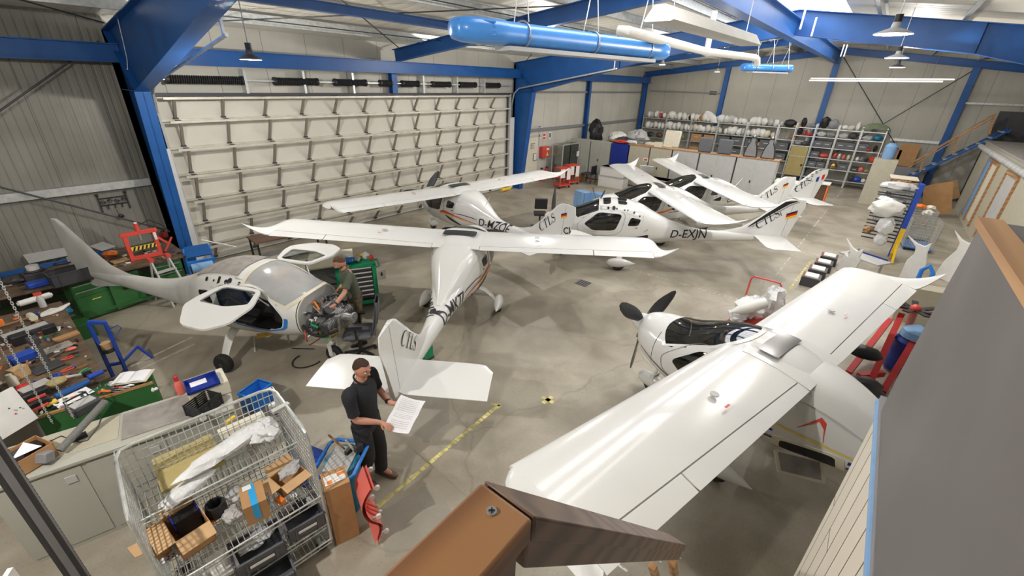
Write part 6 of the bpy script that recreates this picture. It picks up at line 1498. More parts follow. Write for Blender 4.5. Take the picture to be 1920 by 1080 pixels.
heap('black fairing among the white ones on top of the rear racks', 'wheel_fairing', SX + .12, -3.3, 2.66, (.3, .32, .3), 'black', 92, 'fairing', rough=.1)
heap('copper-brown fairing among the white ones on top of the rear racks', 'wheel_fairing', SX + .12, -3.95, 2.66, (.3, .32, .4), 'card', 93, 'fairing', rough=.1)
b = MB('white'); b.sph((0, 0, .3), .5, (.12, 1, .42), 14, 8, (35, 0, 0)); solo(b, 'oval_fairing', 'large white oval panel tilted on top of the fourth rear rack', 'panel', (SX + .1, -4.45, 2.62))
heap('black bulky part at the right end of the white fairings on the rear racks', 'machine_part', SX + .15, -8.55, 2.66, (.4, .6, .4), 'black', 94, rough=.15)
heap('tan pieces beside the black part on top of the rear racks', 'machine_part', SX + .15, -9.1, 2.66, (.3, .6, .18), 'card_light', 95)
def binrow(y0, y1, z, n, lb, group, mm='crate', h=.36, name='storage_bin', sd=0):
    r = random.Random(sd); w = (y1 - y0) / n; t0 = None
    for i in range(n):
        if t0 is None:
            t0 = thing(name, lb, 'bin', (SX + .2, y0 + w * .5, z), 0, group); ww = abs(w) * .82
            b = MB(mm); b.box(-.2, .22, -ww / 2, ww / 2, 0, h); b.build('bin', t0); b = MB('lgrey'); b.box(-.215, -.2, -ww * .2, ww * .2, h * .55, h * .65); b.build('label_strip', t0)
        else: copy_tree(t0, loc=(SX + .2, y0 + w * (i + .5), z))
binrow(-3.5, -4.95, 1.505, 2, 'brown cardboard bin on the third shelf of the third rack bay', 'brown bins on the third shelf', 'card', .42)
binrow(-5.05, -8.05, 1.505, 4, 'dark grey storage bin on the third shelf above the seat backs', 'grey bins on the third shelf', 'crate', .42)
binrow(-3.5, -4.95, .955, 2, 'low brown bin on the fourth shelf of the third rack bay', 'low brown bins on the fourth shelf', 'card', .25)
binrow(-5.05, -6.5, .955, 2, 'dark grey bin on the fourth shelf behind the seat backs', 'grey bins on the fourth shelf', 'crate', .36)
binrow(-8.15, -9.5, 1.505, 2, 'dark grey bin on the third shelf behind the seat shells', 'grey bins behind the seat shells', 'crate', .36)
binrow(-8.15, -9.5, .955, 2, 'dark grey bin on the fourth shelf behind the seat shells', 'grey bins low behind the seat shells', 'crate', .36)
for i, (y, z, mm, s_) in enumerate(((-6.9, 1.51, 'redtool', .3), (-7.4, 1.51, 'card', .4), (-8.9, 2.06, 'plank', .34), (-.9, 1.51, 'dark', .5), (-1.5, 1.51, 'oakdark', .4), (-2.4, 1.51, 'lgrey', .4), (-2.9, 1.51, 'greenmold', .5), (-4.6, .96, 'redtool', .3))):
    heap(['red part on the third shelf left of the seat shells', 'tan box part on the third shelf left of the seat shells', 'tan wooden part on the second shelf near the rack end', 'dark part on the third shelf in the first rack bay', 'brown part on the third shelf in the first rack bay', 'grey part on the third shelf in the second rack bay', 'green part on the third shelf in the second rack bay', 'red part on the fourth shelf of the third rack bay'][i], 'machine_part', SX + .15, y, z, (.3, s_, .3), mm, 100 + i, rough=.2)
# right-hand shelving, four bays
Y2 = [-9.62, -10.55, -11.5, -12.45]
Y2 = [-8.62 - .97 * i for i in range(5)]
Z2 = [.35, .85, 1.35, 1.85, 2.35, 2.75]
SXo = SX; SX = 24.75
Y2 = [-8.95, -9.85, -10.8, -11.75, -12.7]
for i in range(4): rack('silver steel rack bay, %s of four right of the locker row' % names[i], Y2[i], Y2[i + 1] + .03, 2.95, Z2)
b = MB('gold'); b.box(SX - .05, SX - .03, Y2[1] + .05, Y2[0] - .05, 1.0, 2.2); b.build('x') if False else None
t = thing('cupboard', 'olive-beige wooden cupboard in the first silver rack bay', 'cupboard', (SX + .1, (Y2[0] + Y2[1]) / 2, .36)); b = MB('khaki'); b.box(-.25, .3, -.38, .38, 0, 1.45); b.build('body', t); b = MB('beige'); b.box(-.26, -.25, -.38, .38, .95, .99); b.build('edge', t); b = MB('black'); b.box(-.28, -.25, -.34, -.26, .5, .6); b.build('latch', t)
def scatter(bay, z, specs):
    y0, y1 = Y2[bay] - .08, Y2[bay + 1] + .1
    for j, (lb, mm, w, h, nm) in enumerate(specs):
        y = y0 + (y1 - y0) * (j + .5) / len(specs)
        if nm == 'bin':
            t = thing('storage_bin', lb, 'bin', (SX + .2, y, z)); b = MB(mm); b.box(-.2, .2, -w / 2, w / 2, 0, h); b.build('bin', t); b = MB('lgrey'); b.box(-.213, -.2, -w * .25, w * .25, h * .5, h * .62); b.build('label_strip', t)
        else: heap(lb, nm, SX + .15, y, z, (.3, w, h), mm, 200 + bay * 40 + j + int(z * 10), nm, rough=.22)
scatter(0, 2.755, [('black desk lamp stand on top of the first silver rack bay', 'black', .25, .45, 'stand'), ('dark grey flat case on top of the first silver rack bay', 'grey', .4, .2, 'case')])
scatter(0, 2.355, [('black and red bottle in the first silver rack bay', 'black', .25, .35, 'bottle'), ('red can in the first silver rack bay', 'redtool', .12, .26, 'can'), ('red-lined black case in the first silver rack bay', 'red', .3, .15, 'case')])
scatter(0, 1.855, [('grey cloth-like parts left in the first silver rack bay', 'grey', .35, .2, 'cloth'), ('dark parts right in the first silver rack bay', 'dark', .35, .22, 'loose_parts')])
scatter(1, 2.755, [('black horn-shaped part standing tall on the second silver rack bay', 'black', .4, .55, 'horn'), ('grey mesh cage on top of the second silver rack bay', 'grey', .42, .45, 'cage')])
scatter(1, 2.355, [('grey bags in the second silver rack bay', 'lgrey', .4, .25, 'bag'), ('dark grey bags in the second silver rack bay', 'grey', .4, .25, 'bag')])
scatter(1, 1.855, [('grey bin left on the third shelf of the second silver rack', 'crate', .38, .3, 'bin'), ('grey bin right on the third shelf of the second silver rack', 'crate', .38, .3, 'bin')])
scatter(1, 1.355, [('grey bin on the fourth shelf of the second silver rack', 'crate', .36, .28, 'bin'), ('red parts heap in the second silver rack bay', 'redtool', .45, .2, 'loose_parts')])
scatter(1, .855, [('grey bin left low in the second silver rack', 'crate', .36, .28, 'bin'), ('grey bin right low in the second silver rack', 'crate', .36, .28, 'bin')])
scatter(2, 2.755, [('white rounded fairing left on the third silver rack', 'white', .28, .22, 'fairing'), ('white rounded fairing middle on the third silver rack', 'cream', .28, .22, 'fairing'), ('white pointed cone on top of the third silver rack', 'white', .2, .4, 'nose_cone')])
scatter(2, 2.355, [('grey-brown bags left in the third silver rack', 'lgrey', .4, .25, 'bag'), ('dark tangled parts right in the third silver rack', 'dark', .4, .3, 'loose_parts')])
scatter(2, 1.855, [('grey bin left in the third silver rack', 'crate', .38, .32, 'bin'), ('grey bin right in the third silver rack', 'crate', .38, .32, 'bin')])
scatter(2, 1.355, [('red bottle in the third silver rack', 'redtool', .14, .3, 'bottle'), ('white can left in the third silver rack', 'white', .14, .28, 'can'), ('red and white can in the third silver rack', 'coral', .14, .26, 'can'), ('white can right in the third silver rack', 'cream', .14, .26, 'can')])
scatter(2, .855, [('brass-coloured spool in the third silver rack', 'brass', .3, .3, 'spool'), ('dark box in the third silver rack', 'crate', .4, .3, 'bin')])
scatter(3, 2.355, [('clear wrapped bag left in the fourth silver rack', 'bubble', .4, .22, 'bag'), ('dark blue wrapped bag right in the fourth silver rack', 'teal', .4, .28, 'bag')])
scatter(3, 1.855, [('grey bin in the fourth silver rack', 'crate', .42, .34, 'bin'), ('red bowl in the fourth silver rack', 'redtool', .22, .14, 'bowl'), ('black canister in the fourth silver rack', 'black', .16, .3, 'canister')])
scatter(3, 1.355, [('white jar in the fourth silver rack', 'white', .16, .2, 'jar'), ('grey jar in the fourth silver rack', 'grey', .18, .22, 'jar'), ('dark jar in the fourth silver rack', 'dark', .16, .2, 'jar'), ('bright red box in the fourth silver rack', 'redtool', .22, .3, 'box')])
scatter(3, .855, [('dark bin in the fourth silver rack', 'dark', .3, .2, 'bin'), ('red and white sack in the fourth silver rack', 'coral', .24, .24, 'sack'), ('yellowish pack in the fourth silver rack', 'khaki', .2, .16, 'pack')])
scatter(3, .355, [('dark drum in the fourth silver rack', 'dark', .24, .3, 'drum'), ('bright blue box low in the fourth silver rack', 'blue_tool', .34, .26, 'box'), ('white pack low in the fourth silver rack', 'white', .2, .2, 'pack')])
gm = thing('engine_cowling', 'pale green glass-fibre cowling shell on top of the right end of the racks', 'cowling', (SX + .1, -12.2, 2.76)); b = MB('greenmold')
b.grid(lambda s_, t_: V((.3 * sin(pi * t_) - .2, .62 * (2 * s_ - 1), .02 + .38 * sin(pi * s_) ** .5 * sin(pi * (.1 + .8 * t_)))), 20, 10); b.build('shell', gm, 60); b = MB('black'); b.cbox((-.13, 0.02, .06), (.02, .22, .1)); b.build('opening', gm)
b = MB('redtool')
for i in range(22): b.m('redtool' if i % 2 else 'white'); b.box(-.012, .012, -.012, .012, i * .09, i * .09 + .09)
solo(b, 'striped_pole', 'red-white striped pole leaning at the right end of the silver racks', 'pole', (24.5, -12.75, 0), 0)
b = MB('blue_light'); b.lathe([(.20, 0), (.22, .1), (.22, .5), (.12, .62)], 16); solo(b, 'canister', 'light blue canister on the beige panel at the end of the racks', 'canister', (21.75, -12.98, 1.935))
# ------------------------------------------------------------------ right part of the hall behind the near aircraft
b = MB('beige'); q0, q1 = PZ(1608, 380), PZ(1650, 387); b.prism([q0, q1, q1 + V((.5, 0, 0)), q0 + V((.5, 0, 0))], (0, 0, 1.93)); solo(b, 'tall_panel', 'tall plain beige cabinet side standing at the right end of the silver racks', 'cabinet')
ot = thing('work_table', 'orange-legged table with papers behind the checkered tail fin', 'table', (0, 0, 0)); c_ = PZ(1548, 375, 0); b = MB('orange')
p0_ = V((19.3, -10.6, 0))
for dx in (0, .6):
    for dy in (0, -.8): b = MB('orange'); b.beam(p0_ + V((dx, dy, 0)), p0_ + V((dx, dy, .9)), .05, .05, (0, 1, 0)); b.build('leg', ot)
b = MB('white'); b.box(p0_.x - .05, p0_.x + .65, p0_.y - .85, p0_.y + .05, .9, .94); b.build('top', ot); b = MB('oakdark'); b.box(p0_.x + .1, p0_.x + .6, p0_.y - .75, p0_.y - .1, .05, .85); b.build('drawer_block', ot)
b = MB('paper'); b.box(-.2, .2, -.15, .15, 0, .01); solo(b, 'papers', 'loose white papers on the orange-legged table', 'paper', (19.5, -10.9, .945), 25)
b = MB('green_bright'); b.box(-.15, .15, -.2, .2, 0, .12); solo(b, 'green_box', 'small green box below the orange-legged table', 'box', (18.9, -10.3, 0))
gcr = thing('wire_crate', 'wire crate with a pale green lid at the right end of the locker row', 'crate', (17.5, -10.1, 0)); b = MB('zinc'); 
for z0 in (0, .1): pass
mesh_panel(b, (-.3, -.4, 0), (0, 1, 0), (0, 0, 1), .8, 1.05, 8, 8, .008); mesh_panel(b, (-.3, -.4, 0), (1, 0, 0), (0, 0, 1), .6, 1.05, 6, 8, .008); b.build('mesh', gcr); b = MB('cabinetglass'); b.m('white'); b.box(-.32, .32, -.42, .42, 1.05, 1.16); b.build('lid', gcr, bevel=.02)
b = MB('card'); b.box(-.02, .02, -.35, .35, 0, 1.0); b_o = solo(b, 'brown_board', 'brown board leaning on the gable wall right of the racks', 'board', (25.4, -13.75, 1.3), 0)
b = MB('plank'); b.box(-.02, .02, -.3, .3, 0, .7); solo(b, 'plywood_board', 'pale plywood offcut left of the brown board at the gable wall', 'board', (25.4, -13.2, 1.3))
b = MB('grey'); b.box(25.1, 25.65, -14.65, -12.95, 0, 1.29); solo(b, 'storage_bench', 'grey storage bench along the gable wall below the brown board', 'bench')
# office cabin, stair to its roof
b = MB('wallpanel_y'); b.m('beige'); b.box(8., 23.4, YN, -15.9, 0, 2.75); struct(b, 'wall_office')
b = MB('greymat'); b.box(8., 23.45, YN, -15.85, 2.75, 2.83); o = b.build('trim_31'); o['kind'] = 'structure'
for i, (x0, x1, mm) in enumerate(((20.1, 20.9, 'blue_light'), (18.9, 20.0, 'cream'), (15.6, 17.2, 'lgrey'))):
    w_ = thing('window_%d' % (i + 2), None, None, kind='structure'); b = MB(mm); b.box(x0, x1, -15.9, -15.88, .3, 2.3); b.build('pane', w_); b = MB('plank' if i else 'grey'); b.box(x0 - .08, x0, -15.9, -15.84, .2, 2.4); b.box(x1, x1 + .08, -15.9, -15.84, .2, 2.4); b.box(x0, x1, -15.9, -15.84, 2.3, 2.4); b.build('window_frame', w_)
b = MB('lgrey'); b.cyl((8, -15.78, 2.6), (23.3, -15.78, 2.6), .09, n=12)
for i in range(28): b.cyl((9 + i * .5, -15.78, 2.6), (9.02 + i * .5, -15.78, 2.6), .1, n=12)
solo(b, 'cable_duct', 'grey banded duct running along the top of the office wall', 'duct')
sw = thing('stair', 'wooden and dark blue stair rising along the gable wall to the office roof', 'stair', (0, 0, 0)); P0, P1 = V((24.0, -14.2, 1.1)), V((24.0, -16.5, 3.25)); dirS = (P1 - P0).normalized(); Pb = P0 - dirS * (1.1 / dirS.z)
for dx in (0, .8): b = MB('blue'); b.beam(Pb + V((dx, 0, 0)), P1 + V((dx, 0, 0)), .06, .22, (1, 0, 0)); b.build('stringer', sw)
for i in range(13): p = Pb + (P1 - Pb) * ((i + .5) / 13); b = MB('lgrey'); b.box(p.x, p.x + .8, p.y - .12, p.y + .12, p.z, p.z + .03); b.build('tread', sw)
b = MB('plank'); hA, hB = PX(1705, 308, 24.0), PX(1868, 213, 24.0); b.beam(hA, hB, .06, .12, (1, 0, 0)); b.beam(hA + V((0, 0, -.16)), hB + V((0, 0, -.16)), .04, .08, (1, 0, 0)); b.build('handrail', sw)
for t_ in (.18, .58, .98): p = hA + (hB - hA) * t_; b = MB('plank'); b.beam(p, p + V((0, -.12, -.75)), .07, .05, (1, 0, 0)); b.build('baluster', sw)
b = MB('dark'); b.box(24.95, 25.3, -19, -16.1, 0, 3.9); solo(b, 'dark_curtain', 'dark sheeting hanging behind the top of the wooden stair', 'sheeting')
for i, (u, v, w, h, rot, mm, lb) in enumerate(((1770, 375, .9, 1.3, -18, 'card', 'large curved brown cardboard sheet leaning beside the office wall'), (1795, 350, .7, .9, -28, 'card_light', 'smaller folded cardboard leaning near the office wall'), (1765, 335, .8, .8, -10, 'oakdark', 'dark brown board behind the cardboard near the office wall'))):
    p = PZ(u, v, .7); b = MB(mm); b.grid(lambda s_, t_: V((.12 * sin(pi * s_), (s_ - .5) * w, t_ * h)), 8, 2); b.grid(lambda s_, t_: V((.12 * sin(pi * s_) + .012, (s_ - .5) * w, t_ * h)), 8, 2); solo(b, 'cardboard_sheet', lb, 'cardboard', (p.x, p.y, .05), 0, rot=(rot, 0, 20))
# tool rack with blue and yellow upright, hung with white parts
tr = thing('hanging_rack', 'dark-barred rack with a blue and yellow upright, hung with white parts', 'rack', (13.0, -13.75, 0)); b = MB('blue_bright'); b.m('blue_tool'); b.box(-.05, .05, -.05, .05, 1.0, 2.25); b.build('upright', tr); b = MB('yellow'); b.box(-.055, .055, -.055, .055, .25, 1.0); b.build('yellow_section', tr); b = MB('yellow'); b.beam((0, 0, .6), (.3, .0, .02), .05, .05); b.beam((0, 0, .6), (-.3, -.05, .02), .05, .05); b.build('foot', tr)
for i in range(8): z = .55 + i * .21; b = MB('dark'); b.beam((0, 0, z), (.1 + .02 * i, .85, z), .035, .035); b.beam((.5, 0, z), (.6, .85, z), .035, .035); b.build('bar', tr)
b = MB('blue_tool'); b.box(.45, .55, -.05, .05, 0, 2.2); b.build('rear_upright', tr)
for i, (dx, dy, z, sz, mm, sd, lb) in enumerate(((-.1, .55, 1.25, (.3, .75, .5), 'white', 301, 'white pointed cowling hooked on the front of the dark-barred rack'), (-.1, .4, .75, (.25, .4, .5), 'plasticwrap', 302, 'plastic-wrapped white part hanging below the pointed cowling'), (-.05, .38, .40, (.2, .3, .36), 'plasticwrap', 303, 'lowest plastic-wrapped part hanging on the dark-barred rack'), (.3, .45, 1.9, (.4, .8, .3), 'lgrey', 304, 'curved grey-white hood on top of the dark-barred rack'), (.25, .5, 1.55, (.4, .6, .25), 'zinc', 305, 'grey metal parts on the upper bars of the dark-barred rack'), (.2, .75, .65, (.3, .25, .2), 'plank', 306, 'small brown box on the lower bars of the dark-barred rack'))):
    heap(lb, 'hanging_part', 13 + dx, -13.75 + dy, z, sz, mm, sd, 'part', rough=.25)
def wire_cart(label, x, y, z, w, d, h, rz, base='blue_bright'):
    t = thing('wire_cart', label, 'cart', (x, y, z), rz); b = MB('zinc'); 
    for o, u_, ww in (((-w / 2, -d / 2, .12), (1, 0, 0), w), ((-w / 2, d / 2, .12), (1, 0, 0), w), ((-w / 2, -d / 2, .12), (0, 1, 0), d), ((w / 2, -d / 2, .12), (0, 1, 0), d)): mesh_panel(b, o, u_, (0, 0, 1), ww, h - .12, int(ww / .1), int(h / .1), .005)
    mesh_panel(b, (-w / 2, -d / 2, .14), (1, 0, 0), (0, 1, 0), w, d, int(w / .1), int(d / .1), .005); b.build('basket', t); b = MB(base); b.box(-w / 2, w / 2, -d / 2, d / 2, .08, .13); b.build('base', t)
    for sx in (-1, 1):
        for sy in (-1, 1): b = MB('black'); b.cyl((sx * w * .4, sy * d * .4 - .02, .04), (sx * w * .4, sy * d * .4 + .02, .04), .04, n=10); b.build('caster', t)
    return t
wire_cart('wire basket cart with blue base right of the dark-barred rack', 15.1, -14.35, 0, .9, .7, .95, 5); wire_cart('wire basket cart full of orange and white packs behind the blue-based cart', 16.6, -14.3, 0, .9, .7, 1.0, 5, 'lgrey'); wire_cart('tall wire cart carrying wooden panels beside the beige cabinet side', 18.4, -13.6, 0, 1.0, .8, 1.5, 5, 'lgrey')
for i, (dx, dy, z, sz, mm, lb) in enumerate(((0, .1, 1.0, (.4, .3, .12), 'orange', 'orange pack on top of the packed wire cart'), (-.2, -.15, .8, (.4, .3, .2), 'white', 'white moulded part in the packed wire cart'), (.15, -.2, .95, (.25, .25, .15), 'cream', 'cream pack in the packed wire cart'))): heap(lb, 'pack', 16.6 + dx, -14.3 + dy, z, sz, mm, 320 + i, 'pack')
for i, (dz_, w, d, rz, mm, lb) in enumerate(((1.55, 1.1, .7, 8, 'ply', 'pale plywood sheet, lowest on the tall wire cart'), (1.60, 1.2, .5, -4, 'plank', 'orange-toned wooden board, middle of the stack on the tall wire cart'), (1.65, .9, .8, 2, 'cream', 'cream board, topmost on the tall wire cart'))): b = MB(mm); b.box(-w / 2, w / 2, -d / 2, d / 2, 0, .03); solo(b, 'board', lb, 'board', (18.4, -13.6, dz_), rz)
heap('clear bag of white parts inside the tall wire cart', 'parts_bag', 18.3, -13.7, .9, (.6, .5, .4), 'bubble', 330, 'bag')
# spare wings stored upright, horned tips up
def spare_wing(label, x, y, rz, h=1.35, tilt=0):
    t = thing('spare_wing', label, 'wing', (x, y, 0), rot=(0, tilt, rz)); b = MB('white'); out = [(-.22, 0), (.24, 0), (.20, .5), (.10, h - .30), (.12, h - .12), (.36, h + .14), (.12, h - .02), (-.04, h - .06), (-.16, h + .06), (-.14, h - .2), (-.20, .5)]
    b.prism([(a, -.03, z) for a, z in out], (0, .06, 0)); b.build('panel', t, bevel=.015); b = MB('grey'); b.box(-.06, .0, -.034, -.03, .45, .75); b.m('steel'); b.cyl((.12, -.04, .55), (.12, -.03, .55), .05, n=12); b.build('fitting', t)
spare_wing('white spare wing tip with horned end, leaning beside the near wing tip', 11.6, -14.2, 70, 1.0, 4); spare_wing('white spare wing tip with horned end, leaning next to the grey railing panel', 12.2, -14.9, 60, 1.15, -4)
spare_wing('low white spare tip with horned end in front of the dark-barred rack', 10.9, -12.8, 60, .75, -6)
b = MB('blue_light'); b.m('blue_bright'); b.tube([(-.1, 0, 0), (-.12, 0, .45), (0, 0, .6), (.12, 0, .45), (.1, 0, 0)], .05, 8); solo(b, 'tube_hoop', 'light blue rounded frame between the two leaning spare wing tips', 'frame', (10.9, -14.35, .05), 60)
b = MB('lgrey'); b.box(-.5, .5, -.28, .28, .42, .46); b.m('flagblue'); b.box(-.4, .4, -.29, -.28, .44, .5); b.m('lgrey')
for sx in (-.45, .45): b.box(sx - .02, sx + .02, -.02, .02, 0, .42)
solo(b, 'low_table', 'low grey table with a dark blue edge strip behind the near wing tip', 'table', (11.2, -13.1, 0), 60)
# hall trolley with wrapped white parts, and the black box stack
rt = thing('hand_trolley', 'red tubular handled trolley loaded with wrapped white parts, behind the near wing', 'trolley', (0, 0, 0)); HA, HB = PZ(1410, 517, .98), PZ(1467, 532, .98); b = MB('redtool'); LA, LB = V((HA.x + .08, HA.y + .02, .2)), V((HB.x + .08, HB.y + .02, .2))
b.tube([LA, HA - V((0, 0, .06)), HA + (HB - HA) * .08, HB - (HB - HA) * .08, HB - V((0, 0, .06)), LB], .018, 8); b.build('handle', rt); b = MB('redtool'); c_ = (LA + LB) / 2; b.prism([LA + V((.05, 0, 0)), LB + V((.05, 0, 0)), LB + V((-1.0, .1, 0)), LA + V((-1.0, .1, 0))], (0, 0, -.05)); b.build('deck', rt)
for dx, e in ((-.05, LA), (-.05, LB), (-.9, LA), (-.9, LB)): b = MB('black'); q_ = e + V((dx, .05, -.12)); b.cyl(q_, q_ + V((0, .04, 0)), .08, n=12); b.build('wheel', rt)
for i, (dx, dy, z, sz, sd, lb) in enumerate(((-.35, .1, .22, (.8, .5, .4), 341, 'large plastic-wrapped white bundle in the middle of the red trolley'), (-.15, -.25, .22, (.5, .4, .7), 342, 'upright wrapped white piece at the red handle of the trolley'), (-.75, .2, .22, (.6, .35, .25), 343, 'wrapped white piece at the front of the red trolley'))): heap(lb, 'wrapped_part', c_.x + dx, c_.y + dy, z, sz, 'plasticwrap', sd, 'parcel', rough=.32)
b = MB('white'); b.lathe([(.001, 0), (.09, .2), (.12, .45), (.10, .7)], 16, (0, 0, 0), (0, -.2, 0.98)); p = PZ(1367, 585, .5); solo(b, 'nose_cone', 'smooth white cone lying at the front of the red trolley', 'cone', (p.x, p.y, .48), rot=(0, 68, -40))
bs_ = PZ(1510, 520, 0)
for i in range(4):
    q_ = PZ(1497, 540, 0).lerp(PZ(1540, 492, 0), .1 + i / 3.6); t = thing('transport_box', ['black box with white lid, nearest in the row behind the near wing', 'black box with white lid, second in the row behind the near wing', 'black box with white lid, third in the row behind the near wing', 'black box with white lid, farthest in the row behind the near wing'][i], 'box', (q_.x + .2, q_.y - .15, 0), 0, 'black boxes in a row on the floor'); b = MB('dark'); b.box(-.22, .22, -.2, .2, 0, .24); b.build('box', t); b = MB('white'); b.box(-.16, .16, -.14, .14, .24, .27); b.build('lid', t); b = MB('redtool'); b.box(-.16, .16, .14, .16, .24, .27); b.build('strap', t)
# under and behind the near aircraft: red frames, blue machine, prop hub on a stand
eh = thing('engine_hoist', 'red engine hoist frame in the gap behind the near wing', 'hoist', (0, 0, 0)); b = MB('red')
for (u0, v0, z0, u1, v1, z1) in ((1590, 700, .1, 1668, 600, .5), (1655, 735, .1, 1725, 620, .8), (1630, 720, .1, 1690, 590, .9), (1610, 705, .15, 1655, 700, .15)): b.beam(PZ(u0, v0, z0), PZ(u1, v1, z1), .09, .09)
b.build('frame', eh); pz_ = PZ(1715, 582, 1.05); b = MB('red'); b.cyl(PZ(1700, 620, .2), pz_, .06, n=10); b.build('mast', eh)
ph = thing('propeller_hub', 'red propeller hub with black stub blades on the hoist mast', 'hub', pz_); b = MB('redtool'); b.sph((0, 0, .03), .08); b.cyl((0, -.45, 0), (0, .45, 0), .03, n=8); b.build('hub', ph)
for i in range(7): a = i * 2 * pi / 7; b = MB('black'); b.beam((.08 * cos(a), .08 * sin(a), .02), (.34 * cos(a), .34 * sin(a), .05), .09, .02); b.build('stub_blade', ph)
vm = thing('vacuum_cleaner', 'dark blue industrial machine with a light blue head among the red frames', 'machine', (*PZ(1705, 660, .4)[:2], 0)); b = MB('flagblue'); b.lathe([(.26, .05), (.28, .2), (.28, .62), (.2, .7)], 20); b.build('drum', vm); b = MB('blue_light'); b.lathe([(.24, .7), (.22, .82), (.1, .9)], 18); b.build('head', vm)
heap('black rubber mat bundle below the red hoist frame', 'rubber_bundle', PZ(1600, 730, .2).x, PZ(1600, 730, .2).y, 0, (.9, .9, .35), 'black', 351, 'bundle'); heap('black round seat on the red frame behind the near wing', 'seat', PZ(1622, 655, .7).x, PZ(1622, 655, .7).y, .55, (.35, .5, .2), 'black', 352, 'seat', rough=.08)
b = MB('beige'); q_ = PZ(1735, 570, .6); b.box(-.2, .2, -.5, .5, 0, .8); solo(b, 'light_panel_box', 'pale box frame standing between the red hoist and the grey railing panel', 'box', (q_.x + .5, q_.y - .1, 0), 10)
# centre: blue protective jets crate and black chair near the parked aircraft
for i in range(2):
    p = PZ(1068 + i * 30, 392 + i * 4, .3); b = MB('blue_light'); b.grid(lambda s_, t_: V((.02 * sin(14 * s_) * cos(6 * t_), (s_ - .5) * .55, t_ * .85)), 8, 10); b.box(.03, .4, -.27, .27, 0, .84); solo(b, 'wrapped_bundle', ('light blue wrapped panel left of two behind the tail of the gate-facing aircraft', 'light blue wrapped panel right of two behind the tail of the gate-facing aircraft')[i], 'panel', (p.x + .6, p.y, 0), -18)
ch = thing('stool_chair', 'black workshop chair in front of the gate-facing aircraft tail', 'chair', (8.35, -4.35, 0), 40); b = MB('black'); b.cbox((0, 0, .5), (.42, .42, .08)); b.build('seat', ch, bevel=.02); b = MB('black'); b.cbox((-.2, 0, .88), (.07, .42, .36), (0, -8, 0)); b.build('backrest', ch, bevel=.02); b = MB('dark'); b.cyl((0, 0, .08), (0, 0, .47), .03, n=10)
for i in range(5): a = i * 2 * pi / 5; b.beam((0, 0, .09), (.3 * cos(a), .3 * sin(a), .05), .04, .03)
b.build('base', ch)
for i in range(7): b = MB(['redtool', 'gold', 'white', 'blue_tool', 'cream', 'redtool', 'orange'][i]); b.lathe([(.035, 0), (.035, .12), (.015, .16)], 10); solo(b, 'bottle', ['red bottle', 'yellow bottle', 'white bottle', 'blue bottle', 'cream bottle', 'second red bottle', 'orange bottle'][i] + ' on the trolley top behind the aircraft tail with German flag', 'bottle', (6.9 + .07 * i, -6.2 - .06 * i, .9), group='bottles behind the tail fin')
b = MB('lgrey'); b.box(-.35, .35, -.3, .3, .84, .9)
for sx in (-.3, .3):
    for sy in (-.26, .26): b.box(sx - .02, sx + .02, sy - .02, sy + .02, 0, .84)
solo(b, 'bottle_table', 'small grey table holding bottles behind the aircraft tail', 'table', (7.1, -6.38, 0), -40)
SX = SXo
